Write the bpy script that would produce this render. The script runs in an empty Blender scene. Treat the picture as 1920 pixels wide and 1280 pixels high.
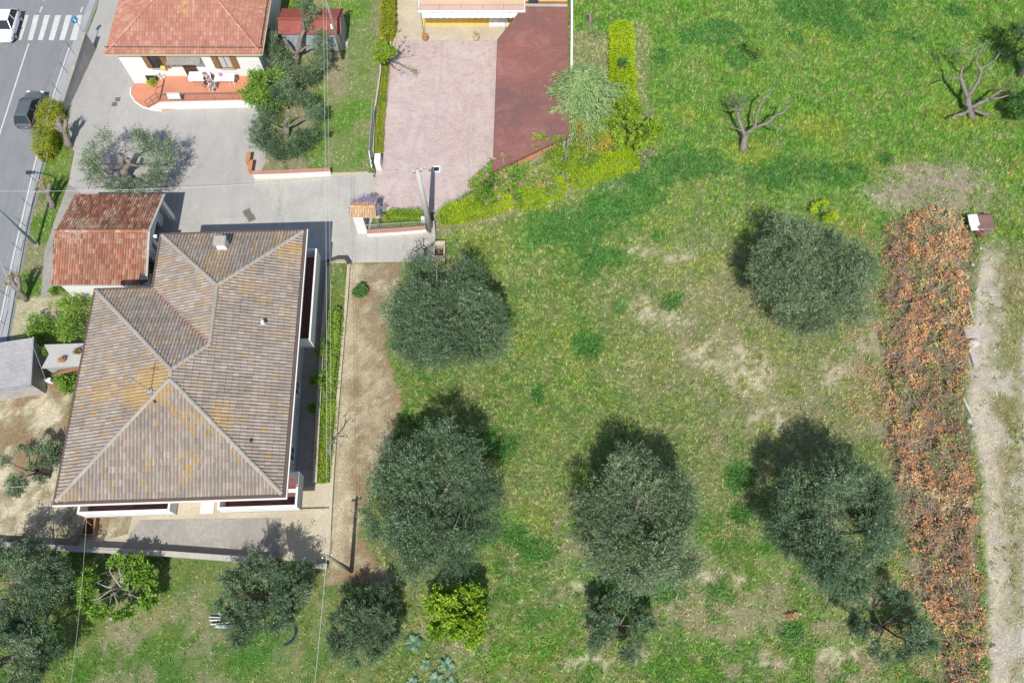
import bpy, math, random
import numpy as np
from mathutils import Vector, Matrix

SC = bpy.context.scene
COL = SC.collection
R = math.radians
random.seed(7); RNG = np.random.default_rng(11)

# ---------------------------------------------------------------- camera
H_CAM, TILT, FPX = 57.0, R(23.2), 1493.0        # drone height (m), tilt from straight down, focal length in photo pixels
cam = bpy.data.cameras.new('drone_camera'); cam.sensor_width = 36.0; cam.lens = FPX / 1920 * 36
cam.clip_start = 0.5; cam.clip_end = 3000
co = bpy.data.objects.new('drone_camera', cam); COL.objects.link(co)
co.location = (0, 0, H_CAM); co.rotation_euler = (TILT, 0, 0); SC.camera = co

# ---------------------------------------------------------------- sky, sun, exposure
SUN_EL = 54.0; SUN_AZ = 182.0                    # sun in the south, a touch to the west; shadows fall away from the camera
world = bpy.data.worlds.new('World'); SC.world = world; world.use_nodes = True
wn = world.node_tree; bg = wn.nodes['Background']
sky = wn.nodes.new('ShaderNodeTexSky'); sky.sky_type = 'NISHITA'; sky.sun_disc = False
sky.sun_elevation = R(SUN_EL); sky.sun_rotation = R(SUN_AZ); sky.altitude = 100
wn.links.new(sky.outputs[0], bg.inputs[0]); bg.inputs[1].default_value = 0.115
sl = bpy.data.lights.new('sun', 'SUN'); sl.energy = 4.3; sl.angle = R(0.5); sl.color = (1.0, 0.955, 0.89)
so = bpy.data.objects.new('sun', sl); COL.objects.link(so); so.location = (0, -40, 60)
so.rotation_euler = (R(90 - SUN_EL), 0, R(-(SUN_AZ - 180)))
SC.view_settings.view_transform = 'Standard'; SC.view_settings.look = 'None'
SC.view_settings.gamma = 1; SC.view_settings.exposure = 0.28; SC.view_settings.use_curve_mapping = False
SC.render.engine = 'CYCLES'
try:
    SC.cycles.max_bounces = 6; SC.cycles.transparent_max_bounces = 4; SC.cycles.diffuse_bounces = 3
    SC.cycles.caustics_reflective = False; SC.cycles.caustics_refractive = False
except Exception: pass

# ---------------------------------------------------------------- helpers
def W(px, py, h=0.0):
    """ground-survey helper: photo measurement -> real place in metres at height h"""
    v = 640 - py; th = TILT + math.atan(v / FPX)
    y = (H_CAM - h) * math.tan(th); z = (H_CAM - h) * math.cos(TILT) + y * math.sin(TILT)
    return Vector(((px - 960) * z / FPX, y, h))
def WP(pts, h=0.0): return [W(a, b, h) for a, b in pts]

WO = {}                                          # world origin of every parent
def tag(o, label=None, cat=None, group=None, kind=None):
    if label: o['label'] = label
    if cat: o['category'] = cat
    if group: o['group'] = group
    if kind: o['kind'] = kind
    return o
def thing(name, label, cat, loc=(0, 0, 0), rz=0.0, group=None):
    o = bpy.data.objects.new(name, None); COL.objects.link(o)
    o.empty_display_size = 0.2
    o.location = loc; o.rotation_euler = (0, 0, rz); WO[o.name] = Vector(loc)
    return tag(o, label, cat, group)
def link(o, parent=None):
    COL.objects.link(o)
    if parent is not None: o.parent = parent
    WO[o.name] = WO.get(parent.name, Vector((0, 0, 0))) if parent is not None else Vector((0, 0, 0))
    return o
class MB:
    def __init__(s): s.v = []; s.f = []
    def add(s, vs, fs):
        k = len(s.v); s.v += [tuple(p) for p in vs]; s.f += [tuple(i + k for i in f) for f in fs]; return s
    def box(s, c, d, rz=0.0, M=None):
        hx, hy, hz = d[0] / 2, d[1] / 2, d[2] / 2; cs, sn = math.cos(rz), math.sin(rz); vs = []
        for x, y, z in ((-1,-1,-1),(1,-1,-1),(1,1,-1),(-1,1,-1),(-1,-1,1),(1,-1,1),(1,1,1),(-1,1,1)):
            a, b, e = x*hx, y*hy, z*hz
            if M is not None: p = M @ Vector((a, b, e)); vs.append((p.x + c[0], p.y + c[1], p.z + c[2]))
            else: vs.append((c[0] + a*cs - b*sn, c[1] + a*sn + b*cs, c[2] + e))
        return s.add(vs, [(0,3,2,1),(4,5,6,7),(0,1,5,4),(1,2,6,5),(2,3,7,6),(3,0,4,7)])
    def prism(s, pts, z0, z1):
        n = len(pts); a = sum(pts[i][0]*pts[(i+1)%n][1] - pts[(i+1)%n][0]*pts[i][1] for i in range(n))
        if a < 0: pts = list(reversed(pts))
        vs = [(p[0], p[1], z0) for p in pts] + [(p[0], p[1], z1) for p in pts]
        return s.add(vs, [tuple(range(n-1, -1, -1)), tuple(range(n, 2*n))] + [(i, (i+1)%n, n+(i+1)%n, n+i) for i in range(n)])
    def quad(s, *ps): return s.add(ps, [tuple(range(len(ps)))])
    def beam(s, a, b, w, h):
        a = Vector(a); b = Vector(b); d = (b - a); L = d.length; d.normalize()
        up = Vector((0, 0, 1)) if abs(d.z) < 0.95 else Vector((1, 0, 0))
        x = d.cross(up).normalized(); u = x.cross(d).normalized()
        M = Matrix((x, d, u)).transposed(); return s.box((a + b) / 2, (w, L, h), M=M)
    def tube(s, pts, rad, n=8, cap=True):
        pts = [Vector(p) for p in pts]; m = len(pts)
        if not hasattr(rad, '__len__'): rad = [rad] * m
        k = len(s.v); prev = None
        for i, p in enumerate(pts):
            d = (pts[min(i+1, m-1)] - pts[max(i-1, 0)]).normalized()
            if prev is None:
                up = Vector((0, 0, 1)) if abs(d.z) < 0.9 else Vector((1, 0, 0)); x = d.cross(up).normalized()
            else: x = (prev - d * prev.dot(d)).normalized()
            prev = x; y = d.cross(x)
            for j in range(n):
                a = 2*math.pi*j/n; q = p + (x*math.cos(a) + y*math.sin(a)) * rad[i]; s.v.append(tuple(q))
        for i in range(m-1):
            for j in range(n):
                s.f.append((k+i*n+j, k+i*n+(j+1)%n, k+(i+1)*n+(j+1)%n, k+(i+1)*n+j))
        if cap: s.f.append(tuple(k+j for j in range(n-1, -1, -1))); s.f.append(tuple(k+(m-1)*n+j for j in range(n)))
        return s
    def lathe(s, prof, c=(0, 0, 0), n=16):
        k = len(s.v)
        for r, z in prof:
            for j in range(n):
                a = 2*math.pi*j/n; s.v.append((c[0]+r*math.cos(a), c[1]+r*math.sin(a), c[2]+z))
        for i in range(len(prof)-1):
            for j in range(n): s.f.append((k+i*n+j, k+i*n+(j+1)%n, k+(i+1)*n+(j+1)%n, k+(i+1)*n+j))
        s.f.append(tuple(k+(len(prof)-1)*n+j for j in range(n))); s.f.append(tuple(k+j for j in range(n-1, -1, -1)))
        return s
    def build(s, name, m, parent=None, local=False, smooth=False, bevel=0.0):
        off = Vector((0, 0, 0)) if (local or parent is None) else WO.get(parent.name, Vector((0, 0, 0)))
        me = bpy.data.meshes.new(name); me.from_pydata([(x-off.x, y-off.y, z-off.z) for x, y, z in s.v], [], s.f)
        me.materials.append(m); me.validate(); me.update()
        if smooth: me.polygons.foreach_set('use_smooth', [True]*len(me.polygons))
        o = bpy.data.objects.new(name, me); link(o, parent)
        if bevel:
            b = o.modifiers.new('bevel', 'BEVEL'); b.width = bevel; b.segments = 2; b.limit_method = 'ANGLE'
        return o
def copy_tree(o, parent=None):
    c = o.copy(); COL.objects.link(c)
    if parent is not None: c.parent = parent
    for ch in list(o.children): copy_tree(ch, c)
    WO[c.name] = Vector(c.location)
    return c

# ---------------------------------------------------------------- materials
def N(nt, t, **k):
    n = nt.nodes.new(t)
    for a, b in k.items(): setattr(n, a, b)
    return n
def ramp(nt, fac, stops):
    r = N(nt, 'ShaderNodeValToRGB'); e = r.color_ramp.elements
    while len(e) > len(stops): e.remove(e[-1])
    while len(e) < len(stops): e.new(0.5)
    for el, (p, c) in zip(e, stops): el.position = p; el.color = (c[0], c[1], c[2], 1)
    nt.links.new(fac, r.inputs[0]); return r.outputs[0]
def mixc(nt, fac, a, b, mode='MIX'):
    m = N(nt, 'ShaderNodeMix', data_type='RGBA', blend_type=mode)
    for sock, val in ((0, fac), (6, a), (7, b)):
        if isinstance(val, bpy.types.NodeSocket): nt.links.new(val, m.inputs[sock])
        elif sock == 0: m.inputs[0].default_value = val
        else: m.inputs[sock].default_value = (val[0], val[1], val[2], 1)
    return m.outputs[2]
def noise(nt, vec, scale, detail=4, rough=0.6, dist=0.0):
    n = N(nt, 'ShaderNodeTexNoise'); nt.links.new(vec, n.inputs['Vector'])
    n.inputs['Scale'].default_value = scale; n.inputs['Detail'].default_value = detail
    n.inputs['Roughness'].default_value = rough; n.inputs['Distortion'].default_value = dist; return n.outputs[0]
def newmat(name, rough=0.8):
    m = bpy.data.materials.new(name); m.use_nodes = True; nt = m.node_tree
    b = nt.nodes['Principled BSDF']; b.inputs['Roughness'].default_value = rough
    b.inputs['Specular IOR Level'].default_value = 0.25
    g = N(nt, 'ShaderNodeNewGeometry'); return m, nt, b, g
def bump(nt, b, h, strength=0.4, dist=0.02):
    n = N(nt, 'ShaderNodeBump'); n.inputs['Strength'].default_value = strength; n.inputs['Distance'].default_value = dist
    nt.links.new(h, n.inputs['Height']); nt.links.new(n.outputs[0], b.inputs['Normal'])
def stained(name, c0, c1, c2=None, big=0.35, fine=6.0, rough=0.85, bm=0.3, spec=None, metal=0.0, amount=0.6, objrand=0.0, worn=False):
    """three tones of one real surface: broad stains, fine grain, speckle"""
    m, nt, b, g = newmat(name, rough); p = g.outputs['Position']
    n1 = noise(nt, p, big, 5, 0.65, 0.6); n2 = noise(nt, p, fine, 4, 0.7)
    a = ramp(nt, n1, [(0.32, c0), (0.68, c1)])
    c = mixc(nt, ramp(nt, n2, [(0.35, (0,0,0)), (0.75, (amount,)*3)]), a, c2 or tuple(x*0.7 for x in c0))
    if worn:                                                         # cracks, patches, drifted dirt and tyre rubbing
        nv = N(nt, 'ShaderNodeTexNoise'); nt.links.new(p, nv.inputs['Vector']); nv.inputs['Scale'].default_value = 0.9; nv.inputs['Detail'].default_value = 5
        wv = N(nt, 'ShaderNodeVectorMath', operation='MULTIPLY_ADD'); nt.links.new(nv.outputs['Color'], wv.inputs[0]); wv.inputs[1].default_value = (1.6, 1.6, 0); nt.links.new(p, wv.inputs[2])
        vo = N(nt, 'ShaderNodeTexVoronoi', feature='DISTANCE_TO_EDGE'); vo.inputs['Scale'].default_value = 0.17; nt.links.new(wv.outputs[0], vo.inputs['Vector'])
        c = mixc(nt, ramp(nt, vo.outputs['Distance'], [(0.0, (0.3,)*3), (0.004, (0,0,0))]), c, tuple(x*0.35 for x in c0))
        mp = N(nt, 'ShaderNodeMapping'); mp.inputs['Rotation'].default_value = (0,0,0.5); mp.inputs['Scale'].default_value = (1.0, 0.14, 1); nt.links.new(p, mp.inputs['Vector'])
        c = mixc(nt, ramp(nt, noise(nt, mp.outputs[0], 0.9, 4, 0.6, 1.5), [(0.5, (0,0,0)), (0.72, (0.45,)*3)]), c, tuple(x*0.62 for x in c0))
        c = mixc(nt, ramp(nt, noise(nt, p, 0.55, 6, 0.7, 1.2), [(0.55, (0,0,0)), (0.68, (0.4,)*3)]), c, tuple(x*0.7 for x in c0))
        c = mixc(nt, ramp(nt, noise(nt, p, 1.3, 7, 0.8, 0.5), [(0.58, (0,0,0)), (0.66, (0.35,)*3)]), c, tuple(min(0.7, x*1.35) for x in c0))
    if objrand:
        oi = N(nt, 'ShaderNodeObjectInfo'); c = mixc(nt, ramp(nt, oi.outputs['Random'], [(0,(0,0,0)),(1,(objrand,)*3)]), c, tuple(x*0.45 for x in c0))
    nt.links.new(c, b.inputs['Base Color']); b.inputs['Metallic'].default_value = metal
    if spec is not None: b.inputs['Specular IOR Level'].default_value = spec
    if bm: bump(nt, b, n2, bm, 0.02)
    return m
def flat(name, c, rough=0.6, metal=0.0, v=0.12):
    return stained(name, c, tuple(x*(1-v) for x in c), tuple(x*(1-2*v) for x in c), big=1.5, fine=12, rough=rough, bm=0.08, metal=metal)
def leafmat(name, stops, under=None, transl=0.25, rough=0.55):
    m, nt, b, g = newmat(name, rough)
    at = N(nt, 'ShaderNodeAttribute', attribute_name='tint')
    c = ramp(nt, at.outputs['Fac'], stops)
    if under: c = mixc(nt, g.outputs['Backfacing'], c, under)
    nt.links.new(c, b.inputs['Base Color'])
    t = N(nt, 'ShaderNodeBsdfTranslucent'); nt.links.new(c, t.inputs[0])
    mx = N(nt, 'ShaderNodeMixShader'); mx.inputs[0].default_value = transl
    nt.links.new(b.outputs[0], mx.inputs[1]); nt.links.new(t.outputs[0], mx.inputs[2])
    nt.links.new(mx.outputs[0], nt.nodes['Material Output'].inputs[0]); return m
def vcolmat(name, grain=9.0, amt=0.5, rough=0.95, transl=0.0):
    m, nt, b, g = newmat(name, rough); at = N(nt, 'ShaderNodeAttribute', attribute_name='cover')
    p = g.outputs['Position']
    n1 = noise(nt, p, grain, 5, 0.75); n2 = noise(nt, p, 1.6, 6, 0.7)
    c = mixc(nt, ramp(nt, n1, [(0.34, (0.75,)*3), (0.6, (0,0,0))]), at.outputs['Color'], (0.05, 0.055, 0.022))
    hs = N(nt, 'ShaderNodeHueSaturation'); hs.inputs['Value'].default_value = 0.62; nt.links.new(at.outputs['Color'], hs.inputs['Color'])
    n3 = noise(nt, p, 3.1, 5, 0.8)
    c = mixc(nt, ramp(nt, n3, [(0.42, (0.8,)*3), (0.58, (0,0,0))]), c, hs.outputs[0])
    c = mixc(nt, ramp(nt, n2, [(0.58, (0,0,0)), (0.8, (0.25,)*3)]), c, (0.4, 0.35, 0.19))
    nt.links.new(c, b.inputs['Base Color']); b.inputs['Specular IOR Level'].default_value = 0.1
    bump(nt, b, n1, 0.6, 0.05); return m
def tilemat(name, stops, lichen=None, dirt=(0.1,0.085,0.07), spots=(), lich=0.6, pan=0.5):
    m, nt, b, g = newmat(name, 0.9); p = g.outputs['Position']
    oi = N(nt, 'ShaderNodeObjectInfo')
    ad = N(nt, 'ShaderNodeMath', operation='ADD'); nt.links.new(g.outputs['Random Per Island'], ad.inputs[0]); nt.links.new(oi.outputs['Random'], ad.inputs[1])
    fr = N(nt, 'ShaderNodeMath', operation='FRACT'); nt.links.new(ad.outputs[0], fr.inputs[0])
    c = ramp(nt, fr.outputs[0], stops)
    n1 = noise(nt, p, 0.45, 5, 0.6, 0.4); n2 = noise(nt, p, 9, 4, 0.7)
    c = mixc(nt, ramp(nt, n1, [(0.42, (0,0,0)), (0.75, (0.55,)*3)]), c, dirt)
    c = mixc(nt, ramp(nt, n2, [(0.4, (0,0,0)), (0.8, (0.55,)*3)]), c, dirt)
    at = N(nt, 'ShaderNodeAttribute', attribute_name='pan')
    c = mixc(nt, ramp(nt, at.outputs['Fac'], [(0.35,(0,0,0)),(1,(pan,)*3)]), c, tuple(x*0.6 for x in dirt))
    if lichen:
        n3 = noise(nt, p, 4.2, 6, 0.8); n4 = noise(nt, p, 0.33, 3, 0.5)
        mu = N(nt, 'ShaderNodeMath', operation='MULTIPLY'); nt.links.new(n3, mu.inputs[0]); nt.links.new(n4, mu.inputs[1])
        f = mu.outputs[0]
        for (sp, rad, k) in spots:
            vd = N(nt, 'ShaderNodeVectorMath', operation='DISTANCE'); nt.links.new(p, vd.inputs[0]); vd.inputs[1].default_value = sp
            mr = N(nt, 'ShaderNodeMapRange'); nt.links.new(vd.outputs['Value'], mr.inputs[0])
            mr.inputs[1].default_value = 0; mr.inputs[2].default_value = rad; mr.inputs[3].default_value = k; mr.inputs[4].default_value = 0
            a2 = N(nt, 'ShaderNodeMath', operation='ADD'); nt.links.new(f, a2.inputs[0]); nt.links.new(mr.outputs[0], a2.inputs[1]); f = a2.outputs[0]
        c = mixc(nt, ramp(nt, f, [(0.3, (0,0,0)), (0.38, (lich,)*3)]), c, lichen)
    nt.links.new(c, b.inputs['Base Color']); b.inputs['Specular IOR Level'].default_value = 0.15
    bump(nt, b, n2, 0.3, 0.01); return m

M = {}
M['asphalt_road'] = stained('asphalt_road', (0.235,0.24,0.252), (0.2,0.205,0.215), (0.165,0.17,0.18), big=0.12, fine=14, bm=0.15, amount=0.35, worn=True)
M['gutter'] = stained('gutter_concrete', (0.36,0.37,0.38), (0.29,0.3,0.31), big=0.5, fine=7)
M['paint_road'] = stained('road_paint', (0.66,0.65,0.62), (0.5,0.5,0.48), (0.3,0.3,0.3), big=2, fine=9, amount=0.7)
M['asphalt_yard'] = stained('old_pale_asphalt', (0.42,0.405,0.375), (0.34,0.33,0.31), (0.26,0.25,0.24), big=0.16, fine=9, bm=0.2, amount=0.5, worn=True)
M['concrete_pale'] = stained('pale_concrete', (0.47,0.45,0.4), (0.36,0.35,0.32), (0.27,0.265,0.25), big=0.3, fine=5.0, bm=0.15, amount=0.5, worn=True)
M['concrete_grey'] = stained('grey_concrete', (0.38,0.36,0.32), (0.26,0.25,0.225), (0.19,0.18,0.165), big=0.35, fine=3.5, bm=0.2, amount=0.6, worn=True)
M['concrete_sand'] = stained('sandy_concrete', (0.56,0.5,0.37), (0.43,0.38,0.28), (0.3,0.26,0.19), big=0.4, fine=5, bm=0.25, amount=0.6)
M['wall_white'] = stained('white_render', (0.8,0.79,0.77), (0.72,0.71,0.68), (0.6,0.58,0.55), big=0.8, fine=5, bm=0.06, amount=0.3)
M['wall_pink'] = stained('pinkish_render', (0.62,0.52,0.5), (0.55,0.46,0.44), (0.45,0.38,0.36), big=0.8, fine=5, bm=0.06, amount=0.3)
M['wall_yellow'] = stained('yellow_render', (0.8,0.56,0.16), (0.75,0.5,0.13), (0.7,0.45,0.12), big=0.8, fine=5, bm=0.06, amount=0.3)
M['wall_old'] = stained('weathered_render', (0.5,0.49,0.45), (0.36,0.35,0.33), (0.22,0.21,0.2), big=0.9, fine=4, bm=0.2, amount=0.7)
M['gutter_brown'] = flat('brown_gutter', (0.13,0.09,0.075), 0.5)
M['gutter_dark'] = flat('dark_metal', (0.06,0.06,0.065), 0.5)
M['red_floor'] = stained('terracotta_floor', (0.56,0.25,0.15), (0.47,0.2,0.115), (0.4,0.17,0.1), big=0.6, fine=5, bm=0.1, amount=0.4)
M['red_coping'] = stained('red_coping', (0.48,0.24,0.18), (0.4,0.2,0.15), big=1, fine=6)
M['balcony_floor'] = stained('balcony_tiles', (0.26,0.12,0.1), (0.2,0.09,0.08), (0.08,0.05,0.045), big=1.5, fine=3.5, amount=0.8)
M['metal_red'] = stained('red_sheet_metal', (0.3,0.085,0.065), (0.25,0.07,0.055), (0.25,0.07,0.05), big=0.8, fine=4, rough=0.5, bm=0.05)
M['metal_blue'] = stained('pale_blue_sheet', (0.4,0.46,0.5), (0.32,0.38,0.42), (0.25,0.3,0.33), big=1, fine=4, rough=0.5, bm=0.05)
M['metal_grey'] = stained('galvanised_steel', (0.5,0.52,0.54), (0.4,0.42,0.44), (0.3,0.31,0.32), big=1, fine=6, rough=0.45, metal=0.4, bm=0.05)
M['iron'] = flat('dark_iron', (0.1,0.08,0.08), 0.6, 0.3)
M['iron_mauve'] = flat('painted_iron_rail', (0.25,0.17,0.17), 0.6, 0.2)
M['bark_grey'] = stained('grey_bark', (0.3,0.265,0.235), (0.19,0.165,0.145), (0.1,0.085,0.075), big=3, fine=11, bm=0.9, amount=0.8)
M['bark_dark'] = stained('dark_bark', (0.11,0.095,0.08), (0.07,0.06,0.05), (0.04,0.035,0.03), big=3, fine=14, bm=0.8)
M['bark_pale'] = stained('pale_bark', (0.5,0.48,0.43), (0.36,0.34,0.3), (0.2,0.19,0.17), big=3, fine=14, bm=0.5)
M['wood_pole'] = stained('weathered_pole', (0.3,0.27,0.22), (0.22,0.2,0.17), (0.14,0.12,0.1), big=2, fine=12, bm=0.4)
M['pole_concrete'] = stained('pole_concrete', (0.5,0.49,0.45), (0.42,0.41,0.38), (0.3,0.29,0.27), big=2, fine=9, bm=0.2)
M['wood_brown'] = stained('brown_shutter_wood', (0.3,0.17,0.08), (0.23,0.13,0.06), (0.15,0.08,0.04), big=3, fine=12, bm=0.3)
M['wood_old'] = stained('old_plank', (0.4,0.24,0.13), (0.28,0.16,0.09), (0.15,0.09,0.05), big=3, fine=12, bm=0.4)
M['plastic_white'] = flat('white_plastic', (0.82,0.82,0.8), 0.4, v=0.04)
M['white_cloth'] = flat('white_cloth', (0.82,0.78,0.74), 0.9, v=0.05)
M['glass'] = flat('window_glass', (0.03,0.035,0.04), 0.08, v=0.1)
M['glass'].node_tree.nodes['Principled BSDF'].inputs['Specular IOR Level'].default_value = 0.6
M['curtain'] = flat('pale_curtain', (0.5,0.5,0.48), 0.9)
M['door_wood'] = flat('dark_door', (0.1,0.055,0.04), 0.6)
M['terracotta'] = stained('terracotta_pot', (0.5,0.24,0.12), (0.42,0.19,0.1), big=4, fine=12)
M['rust'] = stained('rusty_metal', (0.24,0.11,0.08), (0.17,0.08,0.06), (0.1,0.05,0.04), big=2, fine=10, bm=0.3)
M['red_junk'] = stained('red_painted_metal', (0.45,0.1,0.08), (0.33,0.09,0.07), big=3, fine=10)
M['stone'] = stained('pale_stone', (0.58,0.55,0.5), (0.42,0.4,0.36), (0.3,0.28,0.25), big=2, fine=8, bm=0.5, objrand=0.4)
M['cable'] = flat('pale_cable', (0.62,0.65,0.62), 0.5)
M['cable_dark'] = flat('dark_cable', (0.05,0.05,0.055), 0.5)
M['gravel'] = stained('gravel', (0.5,0.46,0.42), (0.4,0.37,0.345), (0.26,0.24,0.22), big=0.5, fine=16, bm=0.9, amount=0.7)
M['lamp_paint'] = flat('lamp_post_paint', (0.36,0.43,0.47), 0.5, 0.2)

def paver_mat():
    m, nt, b, g = newmat('pink_block_paving', 0.85); p = g.outputs['Position']
    br = N(nt, 'ShaderNodeTexBrick'); nt.links.new(p, br.inputs['Vector']); br.offset = 0.5
    br.inputs['Scale'].default_value = 1.0; br.inputs['Brick Width'].default_value = 0.22; br.inputs['Row Height'].default_value = 0.11
    br.inputs['Mortar Size'].default_value = 0.012; br.inputs['Mortar Smooth'].default_value = 0.3
    br.inputs['Color1'].default_value = (0.56,0.435,0.4,1); br.inputs['Color2'].default_value = (0.45,0.345,0.325,1); br.inputs['Mortar'].default_value = (0.27,0.235,0.22,1)
    n1 = noise(nt, p, 0.22, 5, 0.62, 0.8); n2 = noise(nt, p, 1.6, 5, 0.7, 0.6); n3 = noise(nt, p, 6, 3, 0.6)
    c = mixc(nt, ramp(nt, n1, [(0.4, (0.55,)*3), (0.56, (0,0,0))]), br.outputs[0], (0.52,0.45,0.42))
    c = mixc(nt, ramp(nt, n2, [(0.53, (0,0,0)), (0.62, (0.42,)*3)]), c, (0.3,0.22,0.215))
    c = mixc(nt, ramp(nt, n3, [(0.5, (0,0,0)), (0.8, (0.3,)*3)]), c, (0.3,0.25,0.235))
    mp = N(nt, 'ShaderNodeMapping'); mp.inputs['Rotation'].default_value = (0,0,0.95); mp.inputs['Scale'].default_value = (1.0, 0.2, 1); nt.links.new(p, mp.inputs['Vector'])
    c = mixc(nt, ramp(nt, noise(nt, mp.outputs[0], 0.75, 6, 0.7, 0.8), [(0.5, (0,0,0)), (0.66, (0.5,)*3)]), c, (0.36,0.285,0.27))
    nt.links.new(c, b.inputs['Base Color']); bump(nt, b, br.outputs['Fac'], -0.5, 0.01); return m
M['pavers'] = paver_mat()
def shingle_mat():
    m, nt, b, g = newmat('maroon_shingles', 0.9); p = g.outputs['Position']
    br = N(nt, 'ShaderNodeTexBrick'); nt.links.new(p, br.inputs['Vector']); br.offset = 0.5
    br.inputs['Scale'].default_value = 1.0; br.inputs['Brick Width'].default_value = 0.3; br.inputs['Row Height'].default_value = 0.15
    br.inputs['Mortar Size'].default_value = 0.012
    br.inputs['Color1'].default_value = (0.29,0.12,0.095,1); br.inputs['Color2'].default_value = (0.24,0.1,0.08,1); br.inputs['Mortar'].default_value = (0.15,0.065,0.065,1)
    n1 = noise(nt, p, 0.14, 3, 0.5, 0.5); n2 = noise(nt, p, 3, 5, 0.7)
    c = mixc(nt, ramp(nt, n1, [(0.38, (0,0,0)), (0.62, (0.85,)*3)]), br.outputs[0], (0.15,0.085,0.08))
    c = mixc(nt, ramp(nt, noise(nt, p, 0.4, 5, 0.7, 1.0), [(0.5, (0,0,0)), (0.7, (0.4,)*3)]), c, (0.36,0.19,0.175))
    c = mixc(nt, ramp(nt, n2, [(0.45, (0,0,0)), (0.8, (0.35,)*3)]), c, (0.33,0.15,0.13))
    nt.links.new(c, b.inputs['Base Color']); bump(nt, b, br.outputs['Fac'], -0.4, 0.01); return m
M['shingles'] = shingle_mat()
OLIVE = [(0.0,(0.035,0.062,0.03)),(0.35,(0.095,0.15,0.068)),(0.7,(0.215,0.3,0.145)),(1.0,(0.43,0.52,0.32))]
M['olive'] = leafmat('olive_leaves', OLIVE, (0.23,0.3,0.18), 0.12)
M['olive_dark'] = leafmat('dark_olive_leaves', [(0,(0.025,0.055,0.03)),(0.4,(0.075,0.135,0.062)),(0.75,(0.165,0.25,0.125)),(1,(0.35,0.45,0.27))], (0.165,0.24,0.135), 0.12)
M['lime'] = leafmat('chartreuse_leaves', [(0,(0.13,0.24,0.012)),(0.35,(0.36,0.52,0.015)),(0.75,(0.55,0.68,0.02)),(1,(0.72,0.78,0.06))], None, 0.3)
M['hedge_green'] = leafmat('fresh_green_leaves', [(0,(0.1,0.19,0.015)),(0.5,(0.26,0.43,0.03)),(1,(0.45,0.6,0.07))], None, 0.3)
M['hedge_gold'] = leafmat('golden_green_leaves', [(0,(0.12,0.17,0.015)),(0.5,(0.32,0.38,0.025)),(1,(0.56,0.46,0.06))], None, 0.25)
M['fig'] = leafmat('bright_leaves', [(0,(0.08,0.17,0.02)),(0.5,(0.2,0.37,0.045)),(1,(0.38,0.56,0.12))], None, 0.35)
M['yellowgreen'] = leafmat('yellow_green_leaves', [(0,(0.11,0.21,0.02)),(0.5,(0.29,0.45,0.035)),(1,(0.48,0.6,0.09))], None, 0.35)
M['cedar'] = leafmat('blue_green_needles', [(0,(0.09,0.16,0.05)),(0.5,(0.28,0.43,0.15)),(1,(0.52,0.66,0.33))], None, 0.2)
M['weed'] = leafmat('dark_weed_leaves', [(0,(0.035,0.11,0.022)),(0.5,(0.085,0.23,0.045)),(1,(0.19,0.38,0.09))], None, 0.25)
M['artichoke'] = leafmat('silver_green_leaves', [(0,(0.06,0.14,0.07)),(0.5,(0.13,0.24,0.14)),(1,(0.25,0.37,0.24))], None, 0.15)
M['bramble'] = leafmat('dead_bramble_leaves', [(0,(0.16,0.11,0.08)),(0.25,(0.33,0.22,0.15)),(0.45,(0.52,0.28,0.15)),(0.65,(0.74,0.33,0.12)),(0.8,(0.8,0.46,0.2)),(0.92,(0.66,0.55,0.34)),(1,(0.24,0.36,0.08))], None, 0.2)
M['bramble_stem'] = stained('bramble_stems', (0.4,0.33,0.25), (0.27,0.21,0.15), (0.13,0.1,0.09), big=1, fine=8, bm=0)
M['photinia'] = leafmat('pink_tipped_leaves', [(0,(0.07,0.15,0.02)),(0.5,(0.2,0.37,0.05)),(0.78,(0.34,0.5,0.1)),(0.88,(0.72,0.3,0.24)),(1,(0.8,0.45,0.38))], None, 0.25)
M['orange_shrub'] = leafmat('yellow_orange_leaves', [(0,(0.22,0.2,0.03)),(0.5,(0.5,0.45,0.06)),(1,(0.7,0.46,0.1))], None, 0.25)
M['pink_flower'] = leafmat('pink_flowers', [(0,(0.5,0.22,0.2)),(0.5,(0.72,0.4,0.38)),(1,(0.8,0.6,0.56))], None, 0.3)
M['wisteria'] = leafmat('wisteria_flowers', [(0,(0.25,0.28,0.1)),(0.4,(0.35,0.3,0.5)),(1,(0.6,0.52,0.72))], None, 0.3)
M['ground'] = vcolmat('meadow_soil', 7.0, 0.4)
def grassmat():
    m, nt, b, g = newmat('grass_blades', 0.7); at = N(nt, 'ShaderNodeAttribute', attribute_name='cover')
    nt.links.new(at.outputs['Color'], b.inputs['Base Color']); b.inputs['Specular IOR Level'].default_value = 0.15
    t = N(nt, 'ShaderNodeBsdfTranslucent'); nt.links.new(at.outputs['Color'], t.inputs[0])
    mx = N(nt, 'ShaderNodeMixShader'); mx.inputs[0].default_value = 0.3
    nt.links.new(b.outputs[0], mx.inputs[1]); nt.links.new(t.outputs[0], mx.inputs[2])
    nt.links.new(mx.outputs[0], nt.nodes['Material Output'].inputs[0]); return m
M['grass'] = grassmat()

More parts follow.
